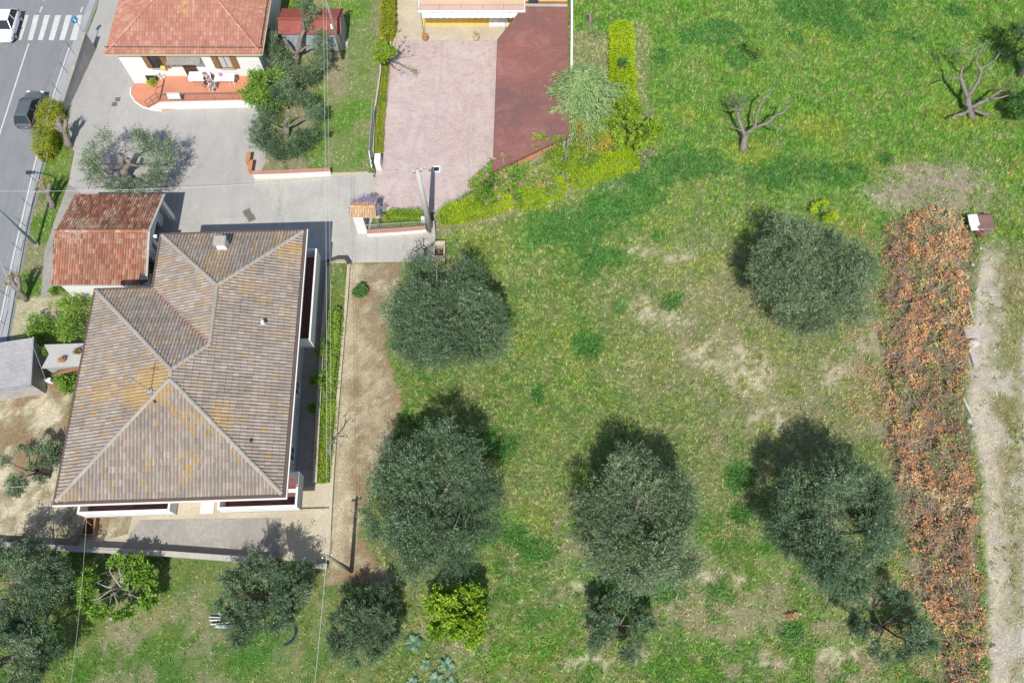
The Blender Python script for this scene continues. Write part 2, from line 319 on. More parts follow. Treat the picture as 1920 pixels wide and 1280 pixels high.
# ---------------------------------------------------------------- fast leaf meshes
def unit(a): return a / np.maximum(np.linalg.norm(a, axis=1, keepdims=True), 1e-6)
def quads_mesh(name, V, m, parent=None, tint=None, cover=None, n=4):
    """V: (K*n,3) corners of K faces"""
    K = len(V) // n; me = bpy.data.meshes.new(name)
    me.vertices.add(len(V)); me.vertices.foreach_set('co', V.astype(np.float32).ravel())
    me.loops.add(len(V)); me.loops.foreach_set('vertex_index', np.arange(len(V), dtype=np.int32))
    me.polygons.add(K); me.polygons.foreach_set('loop_start', np.arange(0, len(V), n, dtype=np.int32))
    me.polygons.foreach_set('loop_total', np.full(K, n, dtype=np.int32)); me.materials.append(m)
    if tint is not None:
        a = me.attributes.new('tint', 'FLOAT', 'POINT'); a.data.foreach_set('value', np.repeat(tint, n).astype(np.float32))
    if cover is not None:
        a = me.attributes.new('cover', 'FLOAT_COLOR', 'POINT')
        a.data.foreach_set('color', np.repeat(np.c_[cover, np.ones(len(cover))], n, axis=0).astype(np.float32).ravel())
    me.update(); me.validate()
    o = bpy.data.objects.new(name, me); return link(o, parent)
def leaf_quads(P, D, L, Wd, up=1.0):
    K = len(P); D = unit(D); s = unit(np.cross(D, RNG.normal(size=(K, 3))*0.85 + np.array([0, -0.25*up, 0.6*up]))); L = np.asarray(L).reshape(-1, 1) * np.ones((K, 1)); Wd = np.asarray(Wd).reshape(-1, 1) * np.ones((K, 1))
    V = np.empty((K, 4, 3)); V[:, 0] = P; V[:, 1] = P + D*L*0.45 + s*Wd*0.5; V[:, 2] = P + D*L; V[:, 3] = P + D*L*0.45 - s*Wd*0.5
    return V.reshape(-1, 3)

# ---------------------------------------------------------------- ground cover fields (what grows or lies where)
LAT = RNG.random((256, 256))
def vn(x, y, s, o=0):
    x = x*s + 37.7*o + 500; y = y*s + 17.3*o + 500
    xi = np.floor(x).astype(int); yi = np.floor(y).astype(int); fx = x-xi; fy = y-yi
    fx = fx*fx*(3-2*fx); fy = fy*fy*(3-2*fy); g = lambda a, b: LAT[a % 256, b % 256]
    return (g(xi,yi)*(1-fx)+g(xi+1,yi)*fx)*(1-fy) + (g(xi,yi+1)*(1-fx)+g(xi+1,yi+1)*fx)*fy
def fbm(x, y, s, o=0, n=4):
    a = 0; w = 0.5; t = 0
    for i in range(n): a = a + w*vn(x, y, s*2**i, o+i*3); t += w; w *= 0.55
    return a / t
def sm(a, b, x): t = np.clip((x-a)/(b-a), 0, 1); return t*t*(3-2*t)
def inpoly(x, y, poly):
    r = np.zeros(x.shape, bool); n = len(poly)
    for i in range(n):
        x1, y1 = poly[i][0], poly[i][1]; x2, y2 = poly[(i+1) % n][0], poly[(i+1) % n][1]
        if y1 == y2: continue
        c = ((y1 > y) != (y2 > y)) & (x < (x2-x1)*(y-y1)/(y2-y1)+x1); r ^= c
    return r
def blob(x, y, px, py, rx, ry, e=0.35, o=5):
    c = W(px, py); a = W(px+rx, py); b = W(px, py-ry); ax = abs(a.x-c.x); ay = abs(b.y-c.y)
    d = np.sqrt(((x-c.x)/ax)**2 + ((y-c.y)/ay)**2) + (fbm(x, y, 0.9, o)-0.5)*1.3
    return 1 - sm(1-e, 1+e, d)
def strip(x, y, pts, wid, e=0.5):
    P = WP(pts); d = np.full(x.shape, 1e9)
    for i in range(len(P)-1):
        ax, ay, bx, by = P[i].x, P[i].y, P[i+1].x, P[i+1].y; L = (bx-ax)**2+(by-ay)**2
        t = np.clip(((x-ax)*(bx-ax)+(y-ay)*(by-ay))/L, 0, 1); d = np.minimum(d, np.hypot(x-ax-t*(bx-ax), y-ay-t*(by-ay)))
    d = d + (fbm(x, y, 0.8, 9)-0.5)*1.2
    return 1 - sm(wid-e, wid+e, d)
CL = dict(lush=(0.165,0.36,0.04), mid=(0.205,0.305,0.07), dry=(0.37,0.37,0.16), clover=(0.075,0.25,0.05), bare=(0.7,0.61,0.43),
          brown=(0.33,0.215,0.125), yellow=(0.32,0.39,0.05), straw=(0.42,0.36,0.24), soil=(0.55,0.49,0.4), litter=(0.18,0.13,0.09), deep=(0.09,0.26,0.04))
BR_POLY = WP([(1655,430),(1700,405),(1755,385),(1800,400),(1832,450),(1818,640),(1806,770),(1830,920),(1838,1100),(1846,1200),(1846,1400),(1768,1400),(1760,1180),(1700,1010),(1668,860),(1662,740),(1668,600)])
DIRT_POLY = WP([(655,490),(758,492),(735,580),(722,650),(757,760),(705,900),(668,1000),(735,1085),(610,1095),(618,1050),(622,900),(640,640)])
WEST_POLY = WP([(-300,720),(140,700),(105,945),(260,950),(262,1034),(-300,1016)])
def wpx(px, py): p = W(px, py); return p.x, p.y
CLOVER_B = [(1300,310,70,30),(1225,325,60,35),(1180,370,60,40),(1130,400,45,30),(1090,445,35,35),(1025,430,50,30),(1060,420,35,25),(1135,480,35,18),(1110,500,25,22),(1255,567,20,18),(1100,650,27,26),(1490,320,55,25),(1440,330,50,25),(1580,330,50,22),(1540,20,80,28),(1640,20,25,22),(1340,60,45,22),(1290,70,20,14),(1240,105,18,14),(1600,60,30,16),(1490,72,16,14),(1010,740,14,18),(1160,575,14,12),(1385,110,30,20),(1010,1030,35,22),(960,1000,25,20),(1390,965,18,18),(1385,895,26,24),(1480,1190,26,22),(1240,1110,40,20),(1660,300,15,14),(1230,445,15,12),(1700,70,30,14),(1790,20,22,12),(1340,1100,22,14),(930,830,50,30),(900,1010,20,20),(1780,690,10,10)]
BARE_B = [(1275,595,30,18),(1330,655,45,30),(1400,700,50,45),(1565,705,30,26),(1440,800,45,30),(1360,1085,55,12),(1095,1100,30,10),(1110,1150,30,25),(1100,1240,50,16),(680,1085,60,14),(755,1095,12,10),(790,1180,28,12),(1480,1200,30,10),(1440,1240,36,16),(1195,1235,16,14),(1165,340,16,10),(1140,350,22,8),(1200,470,30,10),(1270,480,30,12),(1210,580,40,20),(1640,640,40,30),(1690,560,30,40),(1740,330,70,22),(1800,350,60,28),(1680,370,50,22),(1560,1230,40,20),(1620,1220,24,20),(1830,560,22,60),(1830,700,25,90),(1850,780,25,70),(1855,900,18,60),(1862,1040,14,80),(1885,1060,30,30),(1870,1220,18,60)]
def cover(x, y):
    n1 = fbm(x, y, 0.11, 1, 5); n2 = fbm(x, y, 0.5, 2, 4); n3 = fbm(x, y, 1.7, 3, 4); n4 = fbm(x, y, 4.5, 4, 2)
    c = np.empty(x.shape+(3,)); c[:] = CL['mid']
    g = np.ones(x.shape)                                            # grassiness
    def lay(w, col, gg=None):
        nonlocal c, g
        w = np.clip(w, 0, 1); c = c*(1-w[..., None]) + np.array(CL[col])*w[..., None]
        if gg is not None: g = g*(1-w) + gg*w
    north = sm(29, 43, y + (n1-0.5)*16 + np.where(x > 18, 3, 0)) * sm(-2, 3, x)
    lay(north*0.9, 'lush')
    lay(sm(0.5, 0.62, n2*0.6+n3*0.4)*0.5*(1-north*0.6), 'dry', 0.6)
    lay(sm(0.5, 0.7, n1)*0.4*(1-north), 'dry', 0.7)
    lay(sm(0.5, 0.62, n3)*0.5, 'deep'); lay(sm(0.56, 0.68, 1-n3)*0.4, 'dry'); lay(sm(0.6, 0.72, fbm(x, y, 2.6, 51, 3))*0.3, 'straw'); lay(sm(0.56, 0.7, fbm(x, y, 0.3, 52))*0.35, 'yellow')
    south = sm(16, 8, y) * sm(-8, -2, x)
    lay(south*sm(0.42, 0.56, fbm(x, y, 0.35, 12)*0.55+n3*0.3+n4*0.15)*0.75, 'straw', 0.4); lay(south*sm(0.5, 0.6, fbm(x, y, 0.9, 14))*0.7, 'deep', 1.1); lay(south*sm(0.5, 0.6, fbm(x, y*2.2, 0.8, 15))*0.5, 'lush')
    lay(blob(x, y, 1430, 640, 230, 230, 0.6)*0.6*sm(0.3, 0.6, n3*0.6+n2*0.4), 'straw', 0.55)
    lay(blob(x, y, 300, 1240, 210, 60)*0.7*(0.5+n3), 'deep'); lay(blob(x, y, 250, 1165, 60, 35)*0.6, 'straw', 0.5)
    for b in CLOVER_B: lay(blob(x, y, *b, e=0.18, o=int(b[0]) % 17)*0.85*sm(0.3, 0.5, n3*0.5+n4*0.5), 'clover', 1.3)
    for b in BARE_B: lay(blob(x, y, *b, e=0.5, o=int(b[0]) % 13)*0.75*sm(0.42, 0.62, n3*0.6+n4*0.4), 'bare', 0.12)
    for b in [(1400,290,45,25),(1810,225,70,22),(1540,240,60,30),(1290,215,30,20)]: lay(blob(x, y, *b)*0.6, 'yellow')
    for b in [(1640,700,45,160),(1780,370,100,45),(1740,350,80,40),(1700,1000,20,150)]: lay(blob(x, y, *b, e=0.6)*0.75*sm(0.3, 0.6, n3), 'straw', 0.35)
    wl_ = sm(-8, -11, x)*sm(9, 5, y); lay(wl_*sm(0.46, 0.6, fbm(x, y, 0.45, 81)*0.6+n3*0.4)*0.65, 'straw', 0.5); lay(wl_*sm(0.5, 0.62, n2)*0.5, 'mid'); lay(wl_*sm(0.54, 0.64, fbm(x, y, 1.0, 82))*0.5, 'deep')
    # garden between the houses: worn lawn
    w = inpoly(x, y, WP([(478,60),(520,-60),(718,-60),(716,120),(692,325),(470,325)])).astype(float)
    lay(w*0.75, 'straw', 0.6); lay(w*sm(0.48, 0.62, n2)*0.75, 'lush', 1.0); lay(w*strip(x, y, [(670,-20),(672,150),(650,320)], 1.5)*0.5, 'lush')
    lay(w*blob(x, y, 640, 140, 30, 50)*0.5, 'straw', 0.3)
    # roadside verge and back garden of the garage
    w = inpoly(x, y, WP([(75,320),(125,180),(150,215),(130,280),(128,380),(95,440),(75,560),(10,640),(50,427)])).astype(float)
    lay(w*0.6, 'lush', 1.0); lay(w*sm(0.5, 0.6, n2)*0.7, 'straw', 0.5)
    w = inpoly(x, y, WP([(12,640),(28,560),(180,548),(170,640)])).astype(float)
    lay(w*0.8, 'bare', 0.25); lay(w*sm(0.45, 0.55, n2)*0.8, 'yellow', 0.7)
    w = inpoly(x, y, WEST_POLY).astype(float); lay(w*0.95, 'straw', 0.06); lay(w*sm(0.5, 0.58, n2*0.6+n3*0.4)*0.95, 'bare', 0.03); lay(w*sm(0.52, 0.62, 1-n2)*0.8, 'brown', 0.1)
    w = inpoly(x, y, DIRT_POLY).astype(float); lay(w*0.95, 'straw', 0.08); lay(w*sm(0.46, 0.6, n2*0.45+n3*0.3+n4*0.25)*0.8, 'brown', 0.15); lay(w*0.25, 'brown'); lay(w*sm(0.5, 0.62, 1-n2*0.5-n3*0.5)*0.45, 'bare', 0.05); lay(w*strip(x, y, [(662,500),(648,640),(638,900),(630,1040)], 0.5)*0.6, 'bare', 0.05)
    w = inpoly(x, y, BR_POLY).astype(float)*(0.3+0.7*sm(0.35, 0.55, n2)); lay(w*0.9, 'litter', 0.3); lay(w*sm(0.5, 0.62, n3)*0.4, 'straw'); lay(w*sm(0.55, 0.65, n4)*0.4, 'deep')
    # right-hand side beyond the brambles
    bx = np.interp(y, [W(1838,1280).y, W(1835,900).y, W(1806,760).y, W(1820,600).y, W(1832,430).y], [W(1850,1280).x, W(1838,900).x, W(1806,760).x, W(1820,600).x, W(1836,430).x])
    e = sm(0, 0.5, x-bx) * sm(W(0,440).y, W(0,470).y, y) if False else sm(0, 0.6, x-bx)*(1-sm(W(0,520).y, W(0,430).y, y))
    lay(e*0.6, 'dry', 0.6); lay(e*sm(0.5, 0.62, n2)*0.5, 'straw', 0.4); lay(e*sm(0.48, 0.58, n3)*0.5, 'brown', 0.5); lay(e*(1-sm(0.6, 3.2, x-bx+(n2-0.5)*6+(n3-0.5)*3)), 'soil', 0.06); lay(e*(1-sm(1.0, 2.2, x-bx))*sm(0.5, 0.62, n3)*0.7, 'bare', 0.02)
    gx = x - (np.interp(y, [0, W(0,640).y, W(0,560).y], [W(1905,1279).x, W(1903,640).x, W(1940,560).x]))
    lay(sm(-0.6, 0.6, gx-0.5+(n3-0.5)*1.6)*(1-sm(22, 30, y))*0.9, 'soil', 0.0)
    # bed under shrubs beside the car-port
    w = inpoly(x, y, WP([(1068,60),(1140,60),(1150,280),(1060,330),(900,385),(860,395),(1000,305),(1068,262)])).astype(float); lay(w*0.6, 'straw', 0.5)
    w = strip(x, y, [(835,425),(960,390),(1070,345),(1200,300)], 0.9)*0.6; lay(w, 'straw', 0.5)
    w = strip(x, y, [(1195,60),(1200,200),(1215,290)], 0.9)*0.5; lay(w, 'straw', 0.6)
    c = c * (0.8 + 0.4*n4 + 0.0)[..., None]
    return np.clip(c, 0.01, 0.8), np.clip(g, 0, 1.3)

HARD = []                                                           # paved areas: no grass there
def sheet(name, pts_px, m, z, hard=True, raw=None):
    P = raw if raw is not None else WP(pts_px); P = [(p[0], p[1]) for p in P]
    if hard: HARD.append(P)
    b = MB(); b.prism(P, z-0.03 if z > 0.05 else z-0.004, z); o = b.build(name, M[m]); o['kind'] = 'structure'; return o

def axis(lo, hi, step, far):
    a = list(np.arange(lo, hi, step)); d = step; x = lo; L = []
    while x > -far: d *= 1.5; x -= d; L.append(x)
    d = step; x = a[-1]; Rr = []
    while x < far: d *= 1.5; x += d; Rr.append(x)
    return np.array(L[::-1] + a + Rr)
gx_ = axis(-56, 54, 0.3, 1200); gy_ = axis(-12, 72, 0.3, 1200)
GX, GY = np.meshgrid(gx_, gy_); gc, gg = cover(GX, GY); gc = gc*(1-0.33*np.clip(gg, 0, 1))[..., None]   # soil between the tufts, its colour darkened to shade the gaps under grass
me = bpy.data.meshes.new('ground'); ny, nx = GX.shape
me.vertices.add(nx*ny); me.vertices.foreach_set('co', np.stack([GX, GY, np.zeros_like(GX)], -1).astype(np.float32).ravel())
idx = np.arange(nx*ny).reshape(ny, nx); q = np.stack([idx[:-1,:-1], idx[:-1,1:], idx[1:,1:], idx[1:,:-1]], -1).reshape(-1, 4)
me.loops.add(q.size); me.loops.foreach_set('vertex_index', q.ravel().astype(np.int32))
me.polygons.add(len(q)); me.polygons.foreach_set('loop_start', np.arange(0, q.size, 4, dtype=np.int32)); me.polygons.foreach_set('loop_total', np.full(len(q), 4, dtype=np.int32))
me.materials.append(M['ground']); a = me.attributes.new('cover', 'FLOAT_COLOR', 'POINT')
a.data.foreach_set('color', np.concatenate([gc.reshape(-1, 3), np.ones((nx*ny, 1))], 1).astype(np.float32).ravel()); me.update(); me.validate()
ground = bpy.data.objects.new('ground', me); COL.objects.link(ground); ground['kind'] = 'structure'

# ---------------------------------------------------------------- road, yards, paths
EDGE = [(190,-70),(165,0),(150,40),(130,90),(103,170),(66,305),(44,400),(22,495),(5,580),(-20,700),(-60,900)]   # painted edge line
KERB = [(206,-70),(180,0),(163,45),(145,92),(117,180),(76,320),(52,420),(29,545),(12,640),(-12,740),(-50,900)]
sheet('road', [(-420,-160),(220,-160)] + [(a+6, b) for a, b in KERB] + [(-90,1000),(-500,1000)], 'asphalt_road', 0.008)
sheet('road_gutter', [(a+3, b) for a, b in EDGE] + list(reversed(KERB)), 'gutter', 0.013)
sheet('driveway', [(205,-90),(345,-90),(345,100),(480,170),(500,300),(482,340),(474,415),(395,470),(290,470),(200,400),(128,345),(140,285),(125,225),(124,190),(150,115),(165,62),(182,20)], 'asphalt_yard', 0.022)
sheet('concrete_drive', [(478,336),(692,324),(703,324),(703,392),(692,437),(818,432),(815,490),(655,493),(616,494),(560,500),(380,470),(400,410),(468,408)], 'concrete_pale', 0.03)
sheet('drive_edge_strip', [(480,330),(690,322),(690,327),(480,340)], 'concrete_sand', 0.036)
sheet('side_path', [(530,470),(614,490),(612,560),(604,640),(596,760),(590,912),(520,915)], 'concrete_grey', 0.036)
sheet('front_yard', [(165,925),(622,905),(612,1056),(330,1036),(160,1022),(240,1000),(250,960),(160,955)], 'concrete_sand', 0.02)
sheet('front_yard_slab', [(262,974),(528,970),(522,1042),(320,1032),(228,1028)], 'concrete_grey', 0.028)
sheet('courtyard', [(738,75),(1062,75),(1062,262),(925,312),(880,358),(818,399),(703,396),(706,300),(720,160)], 'pavers', 0.03)
sheet('forecourt', [(742,-40),(960,-40),(960,76),(736,76)], 'concrete_sand', 0.036)
sheet('garage_path', [(128,345),(150,360),(100,450),(98,550),(76,560),(84,470),(104,410)], 'concrete_grey', 0.028)
_gp = WP([(1940,530),(1912,600),(1904,700),(1908,800),(1916,900),(1908,1000),(1900,1100),(1902,1300)]); _q = []
for i in range(len(_gp)-1):
    for k in range(24): v = _gp[i].lerp(_gp[i+1], k/24); _q.append((v.x + (float(fbm(np.array([v.x]), np.array([v.y]), 1.1, 61)[0])-0.5)*1.2 + RNG.uniform(-.12,.12) + 0.7, v.y))
_q += [(52, -6), (52, _gp[0].y)]
sheet('gravel_track', None, 'gravel', 0.012, raw=_q)

def stripe(name, a, b, w, z=0.017, m='paint_road'):
    a, b = W(*a), W(*b); d = (b-a).normalized(); s = Vector((-d.y, d.x, 0))*w/2
    mb = MB(); mb.prism([a-s, a+s, b+s, b-s], z-0.003, z); o = mb.build(name, M[m]); o['kind'] = 'structure'; return o
for i in range(3, len(EDGE)-1): stripe('edge_line', EDGE[i], EDGE[i+1], 0.13)
for a, b in [((158,0),(162,-16)),((151,24),(155,14)),((82,2),(86,-10)),((75,24),(79,13)),((90,-20),(94,-30))]: stripe('dashed_line', a, b, 0.14)
stripe('centre_line', (54,82), (0,250), 0.13); stripe('centre_line', (0,250), (-60,440), 0.13)
for t0, t1, b0, b1 in [(47,54,35,40),(64,74,52,61),(84,94,71,80),(104,115,91,101),(124,135,111,121),(145,155,131,143),(27,35,14,22),(7,15,-6,3)]:
    mb = MB(); mb.prism(WP([(t0,29),(t1,29),(b1,76),(b0,76)]), 0.014, 0.018); o = mb.build('crosswalk_stripe', M['paint_road']); o['kind'] = 'structure'
mb = MB()
for i in range(4, len(KERB)-1):
    a, b = W(*KERB[i]), W(*KERB[i+1]); mb.beam(a+Vector((0,0,0.06)), b+Vector((0,0,0.06)), 0.14, 0.13)
o = mb.build('kerb', M['gutter']); o['kind'] = 'structure'

# ---------------------------------------------------------------- meadow grass
def grass(name, n, box, size, seed, lab, blades=5, dens=None, tall=1.0):
    rng = np.random.default_rng(seed); x = rng.uniform(box[0], box[1], n); y = rng.uniform(box[2], box[3], n)
    c, g = cover(x, y); k = rng.random(n) < np.clip(g, 0, 1)**1.3
    for P in HARD: k &= ~inpoly(x, y, P)
    if dens is not None: k &= rng.random(n) < dens(x, y)
    x = x[k]; y = y[k]; c = c[k]; g = g[k]; K = len(x)
    h = size*(0.5+0.9*rng.random(K))*(0.55+0.45*g)*(0.6+0.9*fbm(x, y, 0.7, 21))*tall
    V = np.empty((K, blades, 3, 3)); CC = np.empty((K, blades, 3)); tt = rng.random((K, 1)); dryness = np.clip(c[:, :1]/np.maximum(c[:, 1:2], 0.02), 0, 1.2)
    cb_ = np.where(tt < 0.16*dryness, c*0.55+np.array([0.47, 0.41, 0.24])*0.45, np.where(tt > 0.74, c*0.45+np.array([0.05, 0.11, 0.03])*0.55, c))
    for j in range(blades):
        a = rng.uniform(0, 6.283, K); le = rng.uniform(0.2, 1.3, K)*h; ra = rng.uniform(0, 0.11, K); wv = rng.uniform(0.009, 0.024, K)*(0.6+size*1.6)
        bx = x+np.cos(a)*ra; by = y+np.sin(a)*ra; px, py = -np.sin(a)*wv, np.cos(a)*wv
        V[:, j, 0] = np.stack([bx-px, by-py, np.zeros(K)], -1); V[:, j, 1] = np.stack([bx+px, by+py, np.zeros(K)], -1)
        V[:, j, 2] = np.stack([bx+np.cos(a)*le, by+np.sin(a)*le, h*rng.uniform(0.6, 1.1, K)], -1)
        CC[:, j] = 1.2*cb_*rng.uniform(0.6, 1.75, (K, 1))*rng.uniform(0.75, 1.35, (K, 1)) + (rng.random((K, 1)) < 0.1)*np.array([0.12, 0.08, 0.03])
    o = quads_mesh(name, V.reshape(-1, 3), M['grass'], None, None, np.clip(CC.reshape(-1, 3), 0.01, 0.8), n=3)
    tag(o, lab, 'grass', kind='stuff'); return o
grass('meadow_grass', 105000, (-9, 48, -4, 68), 0.27, 5, 'rough mixed green and straw coloured grass covering the meadow', blades=9)
grass('garden_grass', 44000, (-46, -9, -4, 68), 0.2, 6, 'worn grass of the gardens and verge left of the meadow', blades=7)

# dark green broad-leaved weeds growing in patches of the meadow
def weeds(n, seed):
    rng = np.random.default_rng(seed); X = []; Y = []
    for b in CLOVER_B:
        c = W(b[0], b[1]); ax = abs(W(b[0]+b[2], b[1]).x-c.x); ay = abs(W(b[0], b[1]-b[3]).y-c.y); m = int(ax*ay*3.14*38)
        r = np.sqrt(rng.random(m))*1.15; a = rng.uniform(0, 6.283, m); xx = c.x+ax*r*np.cos(a); yy = c.y+ay*r*np.sin(a)
        k = rng.random(m) < blob(xx, yy, *b, e=0.18, o=int(b[0]) % 17); X.append(xx[k]); Y.append(yy[k])
    xs = rng.uniform(-6, 46, n); ys = rng.uniform(-3, 66, n); k = (fbm(xs, ys, 0.8, 33) > 0.62); X.append(xs[k]); Y.append(ys[k])
    x = np.concatenate(X); y = np.concatenate(Y); k = np.ones(len(x), bool)
    for P in HARD: k &= ~inpoly(x, y, P)
    k &= ~inpoly(x, y, BR_POLY); x = x[k]; y = y[k]
    x = np.repeat(x, 4)+rng.normal(0, 0.07, len(x)*4); y = np.repeat(y, 4)+rng.normal(0, 0.07, len(y)*4); z = rng.uniform(0.03, 0.22, len(x))
    D = np.stack([rng.normal(size=len(x)), rng.normal(size=len(x)), rng.uniform(-0.1, 0.8, len(x))], -1)
    o = quads_mesh('weed_patches', leaf_quads(np.stack([x, y, z], -1), D, rng.uniform(0.1, 0.2, len(x)), rng.uniform(0.04, 0.09, len(x))), M['weed'], None, rng.random(len(x)))
    tag(o, 'patches of low dark green broad leaved weeds in the meadow', 'weeds', kind='stuff')
weeds(16000, 8)

# ================================================================ BUILDINGS
def arch_tile(w, l, hgt, th=0.018, prof=None):
    prof = prof or [(-0.5, 0.12), (-0.36, 0.75), (-0.14, 1.0), (0.08, 0.72), (0.2, 0.1), (0.5, 0.0)]
    mb = MB(); n = len(prof)
    for y, lift in ((0, 0.035), (l*1.12, 0.004)):
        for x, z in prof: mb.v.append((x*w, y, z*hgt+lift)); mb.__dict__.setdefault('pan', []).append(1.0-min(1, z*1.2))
    for i in range(n-1): mb.f.append((i, i+1, n+i+1, n+i))
    k = len(mb.v)
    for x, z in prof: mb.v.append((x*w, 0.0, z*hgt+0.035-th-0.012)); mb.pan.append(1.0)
    for i in range(n-1): mb.f.append((k+i, k+i+1, i+1, i))
    return mb
def lay_tiles(roof, planes, w, l, hgt, m, nobj=300, prof=None, ridges=(), ridge_r=0.13, ridge_m=None, valley=()):
    """covers roof planes with separate tiles; the first two corners of each plane are its eave"""
    T = arch_tile(w, l, hgt, prof=prof); fulls = []; rest = []
    for poly in planes:
        p0 = poly[0]; e = (poly[1]-poly[0]).normalized(); n = e.cross(poly[2]-poly[0]).normalized()
        if n.z < 0: n = -n
        s = n.cross(e).normalized()
        if s.z < 0: s = -s; e = -e
        if e.cross(s).dot(n) < 0: e = -e
        P2 = [((q-p0).dot(e), (q-p0).dot(s)) for q in poly]; lo = min(a for a, b in P2); hi = max(a for a, b in P2)
        c = lo + w/2
        while c < hi:
            ys = []
            for i in range(len(P2)):
                (a1, b1), (a2, b2) = P2[i], P2[(i+1) % len(P2)]
                if (a1 > c) != (a2 > c): ys.append(b1 + (b2-b1)*(c-a1)/(a2-a1))
            if len(ys) >= 2:
                s0, s1 = min(ys), max(ys); k = math.floor(s0/l + 1e-4) if s0 > 0.02 else 0
                while k*l < s1 - 0.03:
                    a, b = max(k*l, s0), min((k+1)*l, s1); o = p0 + e*(c + random.uniform(-0.006, 0.006)) + s*a
                    (fulls if abs(b-a-l) < 1e-3 else rest).append((o, e, s, n, (b-a)/l)); k += 1
            c += w
    camp = Vector((0, 0, H_CAM)); fulls.sort(key=lambda t: (t[0]-camp).length)
    tm = bpy.data.meshes.new('tile'); tm.from_pydata(T.v, [], T.f); tm.materials.append(m)
    pa = tm.attributes.new('pan', 'FLOAT', 'POINT'); pa.data.foreach_set('value', T.pan)
    off = WO[roof.name]
    for (o, e, s, n, fr) in fulls[:nobj]:
        ob = bpy.data.objects.new('tile', tm); COL.objects.link(ob); ob.parent = roof
        a = random.gauss(0, 0.013); s2 = (s + e*a).normalized(); e2 = s2.cross(n)
        mt = Matrix((e2, s2, n)).transposed().to_4x4(); mt.translation = o - off; ob.matrix_local = mt
    mb = MB()
    for (o, e, s, n, fr) in fulls[nobj:] + rest:
        a = random.gauss(0, 0.015); s2 = (s + e*a).normalized(); e2 = s2.cross(n); z = random.uniform(0, 0.014); o = o - s*(abs(random.gauss(0, 0.012)) + (0.06 if random.random() < 0.012 else 0)); vs = []
        for x, y, zz in T.v: vs.append(o + e2*x + s2*(y*fr) + n*(zz+z))
        mb.add(vs, T.f)
    ob = mb.build('tile_field', m, roof); ob['kind'] = 'stuff'
    if len(ob.data.vertices) == len(mb.v): pa = ob.data.attributes.new('pan', 'FLOAT', 'POINT'); pa.data.foreach_set('value', T.pan*(len(mb.v)//len(T.v)))
    # ridge and hip caps: one half-round tile after another
    cap = MB(); K = 7; L = 0.42
    for y, rr, lz in ((0, ridge_r*1.08, 0.02), (L*1.08, ridge_r*0.92, 0.0)):
        for i in range(K): a = math.pi*i/(K-1); cap.v.append((rr*math.cos(a), y, rr*0.75*math.sin(a)+lz))
    for i in range(K-1): cap.f.append((i, i+1, K+i+1, K+i))
    cm = bpy.data.meshes.new('ridge_tile'); cm.from_pydata(cap.v, [], cap.f); cm.materials.append(ridge_m or m)
    vm = None
    for lst, name in ((ridges, 'ridge_tile'), (valley, 'valley_tile')):
        for (a, b) in lst:
            d = (b-a); n_ = max(1, int(d.length/L)); d.normalize(); x = d.cross(Vector((0, 0, 1))).normalized(); u = x.cross(d)
            for i in range(n_):
                me_ = cm
                if name == 'valley_tile':
                    if vm is None:
                        vb = MB(); vb.box((0, 0.2, 0.03), (0.2, 0.45, 0.05)); vm = bpy.data.meshes.new('valley_tile'); vm.from_pydata(vb.v, [], vb.f); vm.materials.append(M['valley'])
                    me_ = vm
                ob = bpy.data.objects.new(name, me_); COL.objects.link(ob); ob.parent = roof
                mt = Matrix((x, d, u)).transposed().to_4x4() @ Matrix.Rotation(random.uniform(-0.04, 0.04), 4, 'Z'); mt.translation = a + d*(i*(b-a).length/n_) + u*0.035 - off; ob.matrix_local = mt

def window(parent, c, w, h, d, glass='glass', frame='plastic_white', shutters=False, bars=1, rz=0.0, curtain=False, open_sh=True):
    """c = centre of the opening on the wall face, d = outward direction angle (radians)"""
    n = Vector((math.cos(d), math.sin(d), 0)); t = Vector((-n.y, n.x, 0)); c = Vector(c); a = math.atan2(t.y, t.x)
    fr = MB()
    for sx in (-1, 1): fr.box(c + t*sx*w/2 + n*0.0, (0.07, 0.12, h+0.07), a)
    for sz in (-1, 1): fr.box(c + Vector((0, 0, sz*h/2)), (w-0.07, 0.12, 0.07), a)
    for i in range(bars): fr.box(c + t*(w*(i+1)/(bars+1)-w/2), (0.05, 0.08, h-0.07), a)
    f = fr.build('window', M[frame], parent)
    MB().box(c - n*0.015, (w-0.07, 0.02, h-0.07), a).build('pane', M['curtain' if curtain else glass], f)
    MB().box(c + n*0.07 - Vector((0, 0, h/2+0.065)), (w+0.2, 0.2, 0.05), a).build('sill', M['concrete_pale'], f)
    if shutters:
        for sx in (-1, 1):
            ang = a + (0.12*sx); sw = w/2
            cc = c + t*sx*(w/2+sw/2+0.03) + n*0.1
            sb = MB(); sb.box(cc, (sw, 0.045, h), ang)
            for k in range(9): sb.box(cc + n*0.028 + Vector((0, 0, -h/2+h*(k+0.5)/9)), (sw-0.1, 0.03, h/9*0.45), ang)
            sb.build('shutter', M['wood_brown'], f)
    return f

